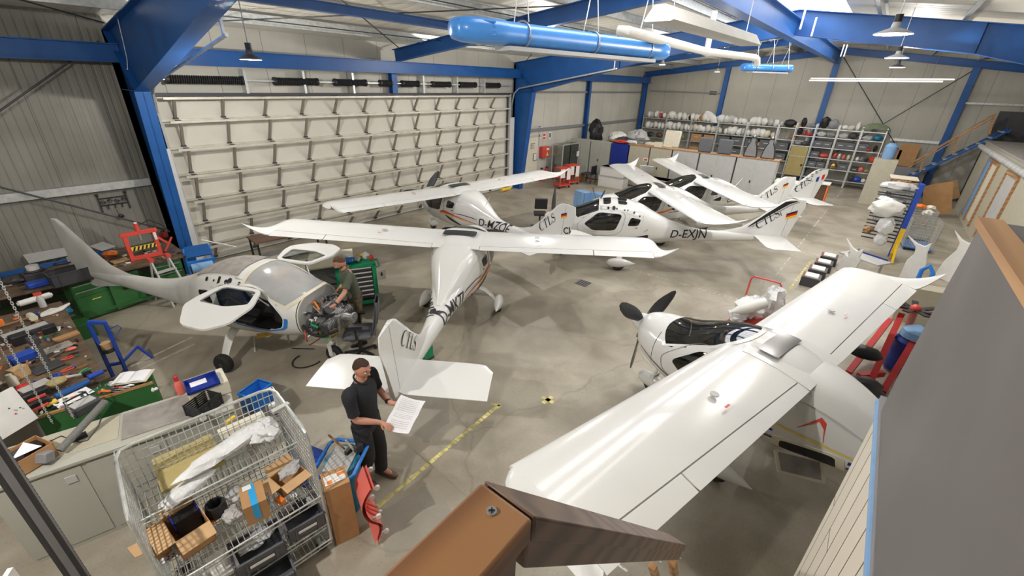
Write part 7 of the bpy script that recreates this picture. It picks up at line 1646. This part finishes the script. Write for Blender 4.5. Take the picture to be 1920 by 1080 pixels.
# ------------------------------------------------------------------ people
def ell(c, rx, ry, n=20, tilt=0., ph=0.):
    return [V(c) + V((rx * cos(2 * pi * i / n), ry * sin(2 * pi * i / n), tilt * cos(2 * pi * i / n))) for i in range(n)]
def limb(b, pts, rs, n=14): b.tube([V(p) for p in pts], 0, n, rs=rs)
def smooth_pts(pts, rs, k=4):
    P = [V(p) for p in pts]; o = []; r = []
    for i in range(len(P) - 1):
        p0, p1, p2, p3 = P[max(i - 1, 0)], P[i], P[i + 1], P[min(i + 2, len(P) - 1)]
        for j in range(k):
            t = j / k; o.append(.5 * ((2 * p1) + (p2 - p0) * t + (2 * p0 - 5 * p1 + 4 * p2 - p3) * t * t + (3 * p1 - p0 - 3 * p2 + p3) * t**3)); r.append(rs[i] + (rs[i + 1] - rs[i]) * t)
    return o + [P[-1]], r + [rs[-1]]
def person(label, loc, rz, pose, shirt, trouser, shoe, hair, beard=False, belt=None):
    root = thing('person', label, 'person', loc, rz)
    J = pose
    # body: one skinned surface with fingers
    vs, ed, rd = [], [], []
    def vert(p, r, par=None):
        vs.append(tuple(p)); rd.append(r); i = len(vs) - 1
        if par is not None: ed.append((par, i))
        return i
    pel = vert(J['pelvis'], .11); wa = vert(J['waist'], .10, pel); chst = vert(J['chest'], .12, wa); nb = vert(J['neck'], .058, chst); nk = vert(V(J['neck']).lerp(V(J['head']), .55), .052, nb); vert(V(J['head']) + V((0, 0, .02)), .06, nk)
    for s_ in ('l', 'r'):
        hp = vert(J['hip_' + s_], .085, pel); kn = vert(J['knee_' + s_], .055, hp); an = vert(J['ankle_' + s_], .04, kn); vert(V(J['ankle_' + s_]) + V(J.get('toe_' + s_, (.14, 0, -.05))), .03, an)
        sh = vert(J['sho_' + s_], .058, chst); el = vert(J['elb_' + s_], .042, sh); fm = vert(V(J['elb_' + s_]).lerp(V(J['wri_' + s_]), .35), .043, el); wr = vert(J['wri_' + s_], .027, fm)
        d = V(J['hand_' + s_]).normalized(); up = V(J['palm_' + s_]).normalized(); side = d.cross(up).normalized(); w0 = V(J['wri_' + s_])
        pm = vert(w0 + d * .05, .026, wr); k_ = 1 if s_ == 'l' else -1
        for q, (off, ln) in enumerate(((-.027, .068), (-.009, .078), (.009, .072), (.026, .056))):
            a = vert(w0 + d * .085 + side * off, .0105, pm); b_ = vert(w0 + d * (.085 + ln * .5) + side * off * 1.15 - up * .012, .009, a); c = vert(w0 + d * (.085 + ln * .8) + side * off * 1.15 - up * (.036 + .004 * q), .008, b_)
        th = vert(w0 + d * .035 - side * k_ * .035 - up * .012, .012, pm); vert(w0 + d * .075 - side * k_ * .045 - up * .035, .0095, th)
    me = bpy.data.meshes.new('body'); me.from_pydata(vs, ed, []); me.materials.append(M('skin'))
    o = bpy.data.objects.new('body', me); COL.objects.link(o); o.parent = root; KIDS.setdefault(root.name, []).append(o)
    o.modifiers.new('skin', 'SKIN').use_smooth_shade = True
    if not me.skin_vertices: pass
    for i, sv in enumerate(me.skin_vertices[0].data): sv.radius = (rd[i], rd[i]); sv.use_root = (i == 0)
    ss = o.modifiers.new('sub', 'SUBSURF'); ss.levels = 1; ss.render_levels = 2
    # shirt
    b = MB(shirt); pe, wt, cc, nn = V(J['pelvis']), V(J['waist']), V(J['chest']), V(J['neck'])
    rings = [ell(pe + V((0, 0, -.03)), .135, .185), ell(pe.lerp(wt, .5), .135, .178), ell(wt, .132, .172), ell(wt.lerp(cc, .5), .138, .185), ell(cc, .135, .205), ell(cc.lerp(nn, .55), .115, .195), ell(cc.lerp(nn, .85), .085, .13), ell(nn + V((.005, 0, .015)), .068, .072)]
    b.loft(rings, cap=False)
    for s_, k_ in (('l', 1), ('r', -1)):
        a, e = V(J['sho_' + s_]), V(J['elb_' + s_]); p, r = smooth_pts([a + V((0, -k_ * .07, .0)), a + V((0, 0, .005)), a.lerp(e, .45), a.lerp(e, .78)], [.07, .078, .066, .064]); b.tube(p, 0, 16, rs=r)
    b.build('shirt', root, 60)
    b = MB(shirt); b.tube([nn + V((.075 * cos(2 * pi * i / 18) + .008, .072 * sin(2 * pi * i / 18), .03 - .035 * cos(2 * pi * i / 18))) for i in range(18)], .011, 8, closed=True); b.build('collar', root, 60)
    # trousers
    b = MB(trouser); b.loft([ell(pe + V((0, 0, .06)), .128, .172), ell(pe + V((0, 0, -.02)), .132, .18), ell(pe + V((-.005, 0, -.10)), .125, .182), ell(pe + V((0, 0, -.17)), .09, .15)], cap=True)
    for s_ in ('l', 'r'):
        h_, kn, an = V(J['hip_' + s_]), V(J['knee_' + s_]), V(J['ankle_' + s_]); p, r = smooth_pts([h_ + V((0, 0, .04)), h_.lerp(kn, .3), kn, kn.lerp(an, .4), an + V((0, 0, .02))], [.108, .103, .082, .082, .076]); b.tube(p, 0, 16, rs=r)
    b.build('trousers', root, 60)
    b = MB('black' if belt is None else belt); b.loft([ell(pe + V((0, 0, .05)), .137, .183), ell(pe + V((0, 0, .085)), .137, .181)], cap=False); b.build('belt', root)
    for s_ in ('l', 'r'):
        an = V(J['ankle_' + s_]); t = V(J.get('toe_' + s_, (.14, 0, -.05))); d = V((t.x, t.y, 0)).normalized(); w = V((-d.y, d.x, 0)); base = an.z - .09 + (0)
        b = MB(shoe); rings = []
        for f, hw, hh in ((-.085, .032, .07), (-.04, .042, .10), (.03, .045, .10), (.10, .05, .065), (.17, .046, .05), (.21, .028, .035)):
            c = an + d * f; z0 = base + max(0, 0); rings.append([V((c.x, c.y, 0)) + w * hw * cos(2 * pi * i / 12) + V((0, 0, z0 + hh * (.5 + .5 * sin(2 * pi * i / 12)))) for i in range(12)])
        b.loft(rings); b.build('shoe', root, 60)
    # head
    hd = V(J['head']); R = Matrix.Rotation(radians(J.get('yaw', 0)), 3, 'Z') @ Matrix.Rotation(radians(J.get('pitch', 0)), 3, 'Y')
    g = lambda a, s_: math.exp(-(a / s_) ** 2)
    def face(th, ph, off=0.):
        x, y, z = sin(th) * cos(ph), sin(th) * sin(ph), cos(th)
        sx = .098 + off; sy = .076 + off; sz = .122 + off
        if z < 0: sy *= 1 - .28 * z * z; sx *= 1 - .12 * z * z
        p = V((x * sx, y * sy, z * sz))
        if x < 0 and z > -.2: p.x *= 1.08
        if x > 0 and off < .002:
            p.x += .024 * g(p.y, .012) * g(p.z + .018, .020) + .012 * g(p.y, .008) * g(p.z - .01, .025)          # nose
            p.x -= .012 * (g(p.y - .032, .014) + g(p.y + .032, .014)) * g(p.z - .012, .013)                     # eye sockets
            p.x += .006 * g(p.z - .034, .010) * g(p.y, .05)                                                     # brow
            p.x += .006 * g(p.y, .022) * g(p.z + .062, .008) - .004 * g(p.y, .02) * g(p.z + .056, .004)         # lips
            p.x += .009 * g(p.y, .025) * g(p.z + .10, .02)                                                      # chin
        return hd + R @ p
    b = MB('skin'); b.loft([[face(max(.001, pi * i / 30), 2 * pi * j / 40) for j in range(40)] for i in range(31)], cap=False); hobj = b.build('head', root, 80)
    for k_ in (1, -1):
        b = MB('white'); b.sph(hd + R @ V((.083, k_ * .032, .012)), .0105, n=10, k=6); b.m('black'); b.sph(hd + R @ V((.0915, k_ * .032, .011)), .0045, n=8, k=5); b.build('eye', hobj)
        b = MB('skin'); b.sph(hd + R @ V((-.01, k_ * .078, -.01)), .03, (.55, .28, 1.0), 10, 6); b.build('ear', hobj)
        b = MB(hair); b.tube([hd + R @ V((.094 - .006 * abs(t_), k_ * (.032 + .016 * t_), .036 + .004 * (1 - t_ * t_))) for t_ in (-1, 0, 1)], .0035, 5); b.build('eyebrow', hobj)
    b = MB(hair)
    def hr(th, ph):
        c_ = cos(ph); low = .84 if c_ > .5 else (.84 + (.5 - c_) * .9 if c_ > -.3 else 1.565 + .25 * min(1, (-.3 - c_) * 2))
        return face(th * low, ph, .0045 + .0015 * sin(9 * ph + 6 * th))
    b.loft([[hr(max(.001, i / 14), 2 * pi * j / 36) for j in range(36)] for i in range(15)], cap=False); b.build('hair', root, 80)
    if beard:
        b = MB(hair); b.grid(lambda s_, t_: face(pi * (.60 + .34 * t_), -1.35 + 2.7 * s_, .004), 18, 8); b.build('beard', root, 80)
    return root
def to_local(p, loc, rz):
    d = V(p) - V(loc); c, s_ = cos(radians(-rz)), sin(radians(-rz)); return V((d.x * c - d.y * s_, d.x * s_ + d.y * c, d.z))
# man with the paper
L1 = PZ(702, 898); L1.z = 0; RZ1 = -66
hl, hr_ = to_local(PZ(741, 757, 1.12), L1, RZ1), to_local(PZ(724, 797, 1.06), L1, RZ1)
def arm(sho, tgt, out):
    """elbow from a two-bone reach"""
    a = V(sho); t = V(tgt); u, f = .30, .27; d = (t - a); L_ = min(d.length, u + f - .01); d.normalize(); t = a + d * L_
    m = (u * u - f * f + L_ * L_) / (2 * L_); h = sqrt(max(0, u * u - m * m)); o = V(out); o = (o - d * o.dot(d)).normalized(); return a + d * m + o * h, t
sl_, sr_ = V((.01, .205, 1.46)), V((.0, -.205, 1.455))
wl = hl - V((.06, .02, -.01)); wr_ = hr_ - V((.07, -.01, -.01))
el_, wl = arm(sl_, wl, (-.3, .5, -.8)); er_, wr_ = arm(sr_, wr_, (-.5, -.5, -.7))
pose1 = dict(pelvis=(0, 0, .98), waist=(.01, 0, 1.14), chest=(.015, 0, 1.36), neck=(.02, 0, 1.52), head=(.055, 0, 1.685), hip_l=(.0, .095, .93), knee_l=(.07, .10, .51), ankle_l=(.05, .10, .09), hip_r=(0, -.095, .93), knee_r=(.04, -.10, .50), ankle_r=(-.12, -.10, .10), toe_r=(.13, 0, -.04),
             sho_l=sl_, elb_l=el_, wri_l=wl, hand_l=hl - wl, palm_l=(0, 0, 1), sho_r=sr_, elb_r=er_, wri_r=wr_, hand_r=hr_ - wr_, palm_r=(0, 0, 1), yaw=-12, pitch=14)
m1 = person('man in black polo shirt and dark trousers holding a large white sheet of paper', L1, RZ1, pose1, 'blackcloth', 'darkcloth', 'oakdark', 'hair')
b = MB('black'); b.lathe([(.032, -.012), (.036, 0), (.032, .012)], 16, wl - (wl - el_).normalized() * .035, tuple((wl - el_).normalized())); b.build('wristwatch', m1)
b = MB('paper'); cs = [PZ(752, 740, 1.22), PZ(798, 752, 1.14), PZ(766, 814, .98), PZ(718, 804, 1.02)]
b.grid(lambda s_, t_: cs[0].lerp(cs[1], s_).lerp(cs[3].lerp(cs[2], s_), t_) + V((0, 0, .014 * abs(sin(2.2 * t_ * pi)) - .02 * sin(pi * s_))), 10, 14)
b.m('lgrey')
for i in range(16):
    t0 = .08 + i * .052
    if .62 < t0 < .70: continue
    f = lambda s_, t_: cs[0].lerp(cs[1], s_).lerp(cs[3].lerp(cs[2], s_), t_) + V((0, 0, .014 * abs(sin(2.2 * t_ * pi)) - .02 * sin(pi * s_) + .0025))
    for j in range(8): s0 = .12 + j * .09; b.quad(f(s0, t0), f(s0 + .07, t0), f(s0 + .07, t0 + .012), f(s0, t0 + .012))
solo(b, 'paper_sheet', 'large creased white sheet with printed lines held by the man in black', 'paper')
# mechanic at the engine
L2 = PZ(677, 640); L2.z = 0; RZ2 = 160
tg = to_local(PZ(606, 606, .95), L2, RZ2)
s2l, s2r = V((.08, .20, 1.42)), V((.06, -.20, 1.42)); w2l = tg + V((-.06, .0, .03)); e2l, w2l = arm(s2l, w2l, (-.2, .4, -.8)); w2r = V((.30, -.16, .98)); e2r, w2r = arm(s2r, w2r, (-.4, -.5, -.7))
pose2 = dict(pelvis=(0, 0, .96), waist=(.03, 0, 1.11), chest=(.07, 0, 1.33), neck=(.10, 0, 1.48), head=(.16, 0, 1.63), hip_l=(0, .095, .91), knee_l=(.04, .11, .49), ankle_l=(0, .12, .09), hip_r=(0, -.095, .91), knee_r=(.03, -.11, .49), ankle_r=(-.03, -.12, .09),
             sho_l=s2l, elb_l=e2l, wri_l=w2l, hand_l=(1, .0, -.3), palm_l=(0, 0, 1), sho_r=s2r, elb_r=e2r, wri_r=w2r, hand_r=(1, .3, -.2), palm_r=(0, 0, 1), yaw=8, pitch=32)
m2 = person('bearded mechanic in olive T-shirt and camouflage trousers reaching into the exposed engine', L2, RZ2, pose2, 'olive', 'camo', 'black', 'hair_fair', True, belt='camo')
b = MB('black'); b.lathe([(.030, -.012), (.034, 0), (.030, .012)], 16, w2l - (w2l - e2l).normalized() * .03, tuple((w2l - e2l).normalized())); b.build('wristwatch', m2)

# ------------------------------------------------------------------ around the engine
tc_ = thing('tool_trolley', 'green roller tool cabinet with black drawers and white handles behind the mechanic', 'tool cabinet', (1.10, -4.72, 0), -27)
b = MB('green_bright'); 
for x in (-.36, .36): b.box(x - .04, x + .04, -.26, .24, .10, 1.02)
b.box(-.4, .4, -.26, .24, .95, 1.03); b.box(-.4, .4, -.26, .24, .10, .18); b.m('black'); b.box(-.33, .33, -.22, .24, .15, .96); b.build('body', tc_, bevel=.01)
for i in range(7): z = .86 - i * .102; d = MB('dark'); d.box(-.315, .315, -.245, -.215, z, z + .09); o = d.build('drawer', tc_); d = MB('white'); d.box(-.30, .30, -.262, -.244, z + .062, z + .085); d.build('handle', o)
for sx in (-.3, .3): b = MB('black'); b.cyl((sx, -.2, .05), (sx, -.16, .05), .05, n=12); b.cyl((sx, .16, .05), (sx, .2, .05), .05, n=12); b.build('caster', tc_)
b = MB('green_bright'); b.tube([(.4, -.2, .9), (.48, -.2, .92), (.48, .2, .92), (.4, .2, .9)], .015, 8); b.build('push_bar', tc_)
for i, (dx, dy, sz, mm, lb, nm) in enumerate(((-.2, .05, (.3, .26, .14), 'paper', 'crumpled white cloth on the left of the green tool cabinet', 'cloth'), (-.12, -.12, (.26, .16, .12), 'blue_bright', 'blue cloth at the front of the green tool cabinet', 'cloth'), (.05, -.05, (.16, .2, .1), 'lgrey', 'grey rag in the middle of the green tool cabinet top', 'rag'), (.12, .08, (.12, .1, .1), 'gold', 'yellow-green can on the green tool cabinet', 'can'), (.24, .0, (.14, .14, .16), 'white', 'white bottle on the right of the green tool cabinet', 'bottle'), (.34, -.1, (.10, .1, .12), 'redtool', 'red spray can at the right edge of the green tool cabinet', 'can'), (-.28, -.18, (.12, .1, .08), 'redtool', 'red piece at the left front of the green tool cabinet', 'tool'))):
    p = Matrix.Rotation(radians(-27), 3, 'Z') @ V((dx, dy, 0)); heap(lb, nm if nm != 'can' else 'can', 1.10 + p.x, -4.72 + p.y, 1.03, sz, mm, 400 + i, nm)
p = Matrix.Rotation(radians(-27), 3, 'Z') @ V((.50, -.22, 0)); b = MB('white'); b.box(-.09, .09, -.004, .004, -.11, .11); b.m('dark'); b.box(-.02, .02, -.006, -.004, -.03, .05); solo(b, 'hanging_tag', 'white card tag hanging from the right side of the green tool cabinet', 'tag', (1.10 + p.x, -4.72 + p.y, .72), -10)
for i in range(2):
    t = thing('storage_crate', ('dark grey stacked crate, lower one left of the green tool cabinet', 'dark grey stacked crate, upper one left of the green tool cabinet')[i], 'crate', (.92, -3.85, .40 * i), -27); b = MB('grey'); b.box(-.4, .4, -.3, .3, 0, .37); b.build('box', t, bevel=.01); b = MB('dark'); b.box(-.41, .41, -.31, .31, .37, .395); b.build('lid', t)
b = MB('card_light'); b.m('cream'); b.prism([(-.5, -.36, 0), (.45, -.36, .02), (.5, .36, .10), (-.42, .4, .06)], (0, 0, .03)); b.m('ply') if False else None
solo(b, 'foam_board', 'beige folded sheet lying across the stacked grey crates', 'sheet', (1.0, -3.92, .80), -27)
b = MB('card'); b.box(-.5, .5, -.35, .35, 0, .5); b.m('card_light'); b.box(-.5, .5, -.36, -.35, .1, .4); solo(b, 'cardboard_box', 'low brown cardboard box beneath the open far door of the grey aircraft', 'box', (.05, -3.1, 0), -20)
# table by the gate under the left wing
tg_ = thing('work_table', 'dark-legged table with brown top and blue cloth under the wing by the gate', 'table', (1.4, -1.1, 0), -5); b = MB('oakdark'); b.box(-.9, .9, -.35, .35, .70, .74); b.build('top', tg_); b = MB('black')
for sx in (-.85, .85):
    for sy in (-.3, .3): b.box(sx - .02, sx + .02, sy - .02, sy + .02, 0, .70)
b.box(-.85, .85, -.28, -.24, .15, .18); b.build('leg_frame', tg_); b = MB('lgrey'); b.box(-.8, .7, -.3, .3, .2, .23); b.build('lower_shelf', tg_)
heap('blue and white cloth bundle at the right end of the table by the gate', 'cloth_bundle', 2.1, -1.15, .74, (.35, .3, .22), 'teal', 420, 'cloth')
b = MB('grey'); b.box(-.3, .3, -.25, .25, 0, .2); solo(b, 'flat_box', 'flat dark box with white bits on the floor beside the blue dispenser', 'box', (-.05, -.9, 0), 15); 
# office chair
oc = thing('office_chair', 'grey upholstered office chair with armrests behind the nose wheel', 'chair', (.02, -6.42, 0), 140)
b = MB('fabric_grey'); b.cbox((0, 0, .48), (.48, .48, .09)); b.build('seat', oc, bevel=.035)
b = MB('fabric_grey'); b.grid(lambda s_, t_: V((-.24 - .10 * t_ - .03 * sin(pi * t_), (s_ - .5) * (.46 - .12 * t_ * t_), .50 + .62 * t_)), 8, 10); b.grid(lambda s_, t_: V((-.30 - .10 * t_ - .02 * sin(pi * t_), (s_ - .5) * (.46 - .12 * t_ * t_), .50 + .62 * t_)), 8, 10); b.prism([(-.24, -.2, .5), (-.31, -.2, .5), (-.41, -.16, 1.1), (-.345, -.16, 1.1)], (0, .01, 0)); b.prism([(-.24, .2, .5), (-.31, .2, .5), (-.41, .16, 1.1), (-.345, .16, 1.1)], (0, -.01, 0)); b.build('backrest', oc, 60)
for sy in (-.27, .27): b = MB('black'); b.cbox((.02, sy, .70), (.26, .06, .03)); b.cyl((0, sy, .47), (0, sy, .69), .018, n=8); b.build('armrest', oc)
b = MB('black'); b.cyl((0, 0, .08), (0, 0, .44), .03, n=12)
for i in range(5): a = i * 2 * pi / 5; b.beam((0, 0, .10), (.28 * cos(a), .28 * sin(a), .07), .045, .03); b.cyl((.28 * cos(a), .28 * sin(a), .0), (.28 * cos(a), .28 * sin(a), .05), .025, n=8)
b.build('base', oc)
# floor items near the engine
b = MB('black'); p = PZ(578, 675); b.tube([(p.x + .26 * cos(a / 8), p.y + .22 * sin(a / 8), .012) for a in range(14, 42)], .012, 6); solo(b, 'hose', 'black curved hose lying on the floor near the nose wheel', 'hose')
b = MB('black'); q0_, q1_ = PZ(548, 654), PZ(590, 655); b.cyl(q0_ + V((0, 0, .01)), q1_ + V((0, 0, .01)), .009, n=6); solo(b, 'rod', 'thin black rod on the floor above the curved hose', 'rod')
b = MB('red'); q0_, q1_ = PZ(580, 648), PZ(600, 635); b.cyl(q0_ + V((0, 0, .01)), q1_ + V((0, 0, .01)), .009, n=6); solo(b, 'rod', 'thin red rod on the floor under the engine', 'rod')
sp_ = thing('sprayer_bottle', 'small white and red bottle on the floor between the engine and the chair', 'bottle', PZ(635, 625)); b = MB('white'); b.lathe([(.035, 0), (.035, .12), (.02, .15)], 12); b.build('bottle', sp_); b = MB('redtool'); b.lathe([(.02, .15), (.02, .2)], 10); b.build('cap', sp_)
jk = thing('support_stand', 'yellow low support frame with white legs under the grey aircraft belly', 'stand', (*PZ(512, 645)[:2], 0), -20); b = MB('yellow'); b.box(-.22, .22, -.06, .06, .22, .25); b.build('pad', jk); b = MB('cream')
for sx in (-.3, .26): b.tube([(sx, -.12, 0), (sx + .03, -.1, .2), (sx + .03, .1, .2), (sx, .12, 0)], .012, 6)
b.build('leg_frame', jk)
gx = thing('canister', 'green canister standing on the floor behind the tail of the centre aircraft', 'canister', (*PZ(803, 672)[:2], 0)); b = MB('green_bright'); b.box(-.08, .08, -.06, .06, 0, .28); b.build('body', gx, bevel=.015); b = MB('dark'); b.box(-.085, .085, -.065, .065, 0, .05); b.build('base', gx)

# ------------------------------------------------------------------ overhead: heaters, lamps, tubes
def heater(label, p, q, r, w, m2='lgrey', chains=3, dirc=(0, 0, 1), body='blue_light'):
    t = thing('radiant_heater', label, 'heater', (0, 0, 0)); p, q = V(p), V(q); d = (q - p).normalized(); s_ = d.cross(V((0, 0, 1))).normalized(); L_ = (q - p).length
    def prof(k, off=0., cut=None):
        o = []
        for i in range(24):
            a = 2 * pi * i / 24; yy = (w / 2) * math.copysign(abs(cos(a)) ** .6, cos(a)); zz = r * math.copysign(abs(sin(a)) ** .8, sin(a)); o.append(s_ * yy * k + V((0, 0, zz * k)))
        return o
    b = MB('blue_heat'); rings = []
    for f, k in ((0, .55), (.012, .82), (.04, .97), (.08, 1.02), (.16, 1.02), (.17, .96), (.9, .96), (.905, 1.0), (.97, 1.0), (.99, .85), (1., .5)): rings.append([p + d * (f * L_) + o for o in prof(k)])
    b.loft(rings); b.build('housing', t, 50)
    b = MB('blue_heat')
    for i in range(4): z = -.35 * r + i * r * .33; b.tube([p + d * (L_ * .012) + s_ * sg * w * .50 * (1 if abs(sg) == 1 else .8) + V((0, 0, z)) - d * (.03 if abs(sg) < 1 else -L_ * .10) for sg in (-1, -.6, 0, .6, 1)], r * .09, 6)
    b.build('grille_rib', t)
    b = MB('lgrey'); b.prism([p + d * (L_ * .17) - s_ * w * .42 - V((0, 0, r * 1.0)), p + d * (L_ * .9) - s_ * w * .42 - V((0, 0, r * 1.0)), p + d * (L_ * .9) + s_ * w * .42 - V((0, 0, r * 1.0)), p + d * (L_ * .17) + s_ * w * .42 - V((0, 0, r * 1.0))], (0, 0, -.05)); b.build('reflector', t)
    for i in range(chains):
        c = p + d * (L_ * (.24 + .62 * i / max(1, chains - 1))); b = MB('steel'); b.tube([c + s_ * (w * .53) * cos(2 * pi * j / 20) + V((0, 0, r * 1.15 * sin(2 * pi * j / 20))) for j in range(20)], .012, 6, closed=True); b.build('clamp', t)
        for sg in (-1, 1): b = MB('zinc'); c2 = c + s_ * sg * w * .4 + V((0, 0, r)); top = V((c2.x + sg * .1, c2.y + .25 * sg, zroof(c2.y) - .1)); b.cyl(c2, top, .008, n=6); b.build('chain', t)
    return t
mat('blue_heat', (.06, .27, .70), .3, var=.12, scale=3, coat=.3)
heater('large sky-blue ended radiant heater tube hanging over the hall centre', PZ(848, 52, 5.03), PZ(1245, 97, 5.03), .14, .36)
heater('small sky-blue radiant heater hanging farther back near the ridge', PZ(1392, 126, 5.2), PZ(1482, 129, 5.2), .13, .50, chains=3)
mat('pipe_white', (.72, .70, .64), .5, var=.05)
pp = thing('exhaust_pipe', 'white insulated heater pipe hanging below the ridge with a bent end', 'pipe', (0, 0, 0)); b = MB('pipe_white'); P1_, P2_, P3_ = PZ(1172, 58, 5.18), PZ(1325, 97, 5.18), PZ(1415, 108, 5.18); b.tube([P1_ + V((-.0, .1, .0)), P1_, P1_.lerp(P2_, .5), P2_, P2_.lerp(P3_, .6), P3_, P3_ + V((.2, -.02, -.03)), P3_ + V((.28, -.03, -.14))], .075, 12); b.build('pipe', pp, 60); b = MB('pipe_white'); b.cyl(P2_, P2_ + V((0, 0, .75)), .06, n=12); b.cyl(P2_ - V((.1, .0, .0)), P2_ + V((.1, 0, 0)), .085, n=14); b.build('tee', pp)
lf = thing('fluorescent_light', 'long white fluorescent batten with sloped reflector hanging right of the large blue heater', 'light', (0, 0, 0)); A_, B_ = PZ(1236, 24, 5.02), PZ(1408, 76, 5.02); d_ = (B_ - A_).normalized(); s_ = d_.cross(V((0, 0, 1))).normalized(); b = MB('white'); b.loft([[e + s_ * a + V((0, 0, z)) for a, z in ((-.13, -.05), (-.05, .06), (.05, .06), (.13, -.05), (.11, -.06), (-.11, -.06))] for e in (A_, B_)]); b.build('reflector', lf)
for t_ in (.1, .9): b = MB('steel'); c = A_.lerp(B_, t_); b.cyl(c + V((0, 0, .06)), (c.x, c.y, zroof(c.y) - .1), .006, n=6); b.build('suspension', lf)
lt = thing('fluorescent_light', 'long thin double white tube light hanging before the gable wall', 'light', (0, 0, 0)); A_, B_ = PX(1520, 147, 20.), PX(1790, 149, 20.); b = MB('white'); b.beam(A_, B_, .05, .05); b.beam(A_ + V((-.25, 0, -.08)), B_ + V((-.25, .3, -.08)), .05, .05); b.build('tube', lt); b = MB('dark'); c = A_.lerp(B_, .85); b.cyl(c, (c.x, c.y, zroof(c.y) - .1), .008, n=6); b.build('suspension', lt)
def bay_lamp(label, p, r, lit=True, dark=False, k=1.):
    t = thing('pendant_lamp', label, 'lamp', p); b = MB('dark' if dark else 'lgrey'); b.lathe([(.02, .16), (.05, .14), (.06, .07), (r, .0), (r, -.015)], 22); b.m('black'); b.cyl((0, 0, .14), (0, 0, .24), .05, n=12); b.build('shade', t)
    b = MB('lampglow' if lit else 'ledglow'); b.cyl((0, 0, -.018), (0, 0, -.008), r * .92, n=22); b.build('diffuser', t); b = MB('white' if not dark else 'lgrey'); b.cyl((0, 0, .24), (0, 0, zroof(p[1]) - p[2] - .02), .008, n=6); b.build('cord', t)
    ld = bpy.data.lights.new('bay_light', 'POINT'); ld.shadow_soft_size = .07; ld.energy = LAMP * (1 if r > .15 else .6) * k; ld.color = (1, .955, .89); lo = bpy.data.objects.new('bay_light', ld); COL.objects.link(lo); lo.parent = t; lo.location = (0, 0, -.13)
bay_lamp('dark round bay lamp on a white cord in front of the gate beam', tuple(PY(470, 110, -3.6)), .18, False, True, .9)
bay_lamp('bright round lamp close to the roof above the gate-facing aircraft', (8.3, -4.3, 5.28), .24)
bay_lamp('largest bright round lamp at the upper right below the ridge beam', (6.0, -12.15, 5.28), .24)
bay_lamp('second bright round lamp at the upper right, below the largest', (12.2, -12.2, 5.28), .24)
bay_lamp('small dark lamp at the upper right, below the two bright ones', (17.65, -12.22, 5.28), .22, False, True)
bay_lamp('small bare lamp hanging left of the small blue heater', (21.3, -5.4, 5.2), .12, True)
bay_lamp('small bare lamp hanging under the far end of the large blue heater', (15., -5.1, 5.25), .12, True)
bay_lamp('unseen fill lamp added over the left bay behind the camera', (-4.2, -4.4, 5.28), .24, k=.08)  # unseen lamp, added as weak fill for the left bay
bay_lamp('unseen fill lamp added over the gallery behind the camera', (-5.5, -9.2, 5.6), .24, k=2.6)  # unseen lamp, added to brighten the cart, counter and nearby floor
bay_lamp('unseen fill lamp added above the near aircraft', (-.2, -11.4, 5.6), .24, k=.24)  # unseen lamp, added for light on the near wing and floor
for i, (u0, v0, u1, v1) in enumerate(((1500, 55, 1522, 0), (1521, 68, 1545, 5), (1576, 106, 1586, 78), (1582, 106, 1596, 80))):
    b = MB('white'); p = PZ(u0, v0, 5.75); b.cyl(p, p + V((.0, .0, .42)), .022, n=8); solo(b, 'light_rod', ['white vertical rod at the ridge, nearest to the camera', 'white vertical rod at the ridge, second from the camera', 'white vertical rod at the ridge, third from the camera', 'white vertical rod at the ridge, farthest from the camera'][i], 'rod')
b = MB('white'); b.tube([(-.75, -.9, 5.45), (-.78, -.88, 5.0), (-.80, -.86, 4.7), (-.84, -.84, 4.5), (-.86, -.84, 4.52)], .006, 5); solo(b, 'loose_cable', 'loose white cable dangling from the left blue column', 'cable')
# ------------------------------------------------------------------ light
w = bpy.data.worlds.new('world'); SC.world = w; w.use_nodes = True
nt = w.node_tree; bg = nt.nodes['Background']; sky = nt.nodes.new('ShaderNodeTexSky'); sky.sky_type = 'HOSEK_WILKIE'
nt.links.new(sky.outputs[0], bg.inputs[0]); bg.inputs[1].default_value = .3
vs = SC.view_settings
SC.display_settings.display_device = 'sRGB'
vs.view_transform = 'Standard'; vs.look = 'None'; vs.gamma = 1.0; vs.use_curve_mapping = False; vs.exposure = EXPOSURE
SC.cycles.use_denoising = True
SC.cycles.max_bounces = 8; SC.cycles.diffuse_bounces = 5; SC.cycles.transparent_max_bounces = 12
SC.cycles.sample_clamp_indirect = 6
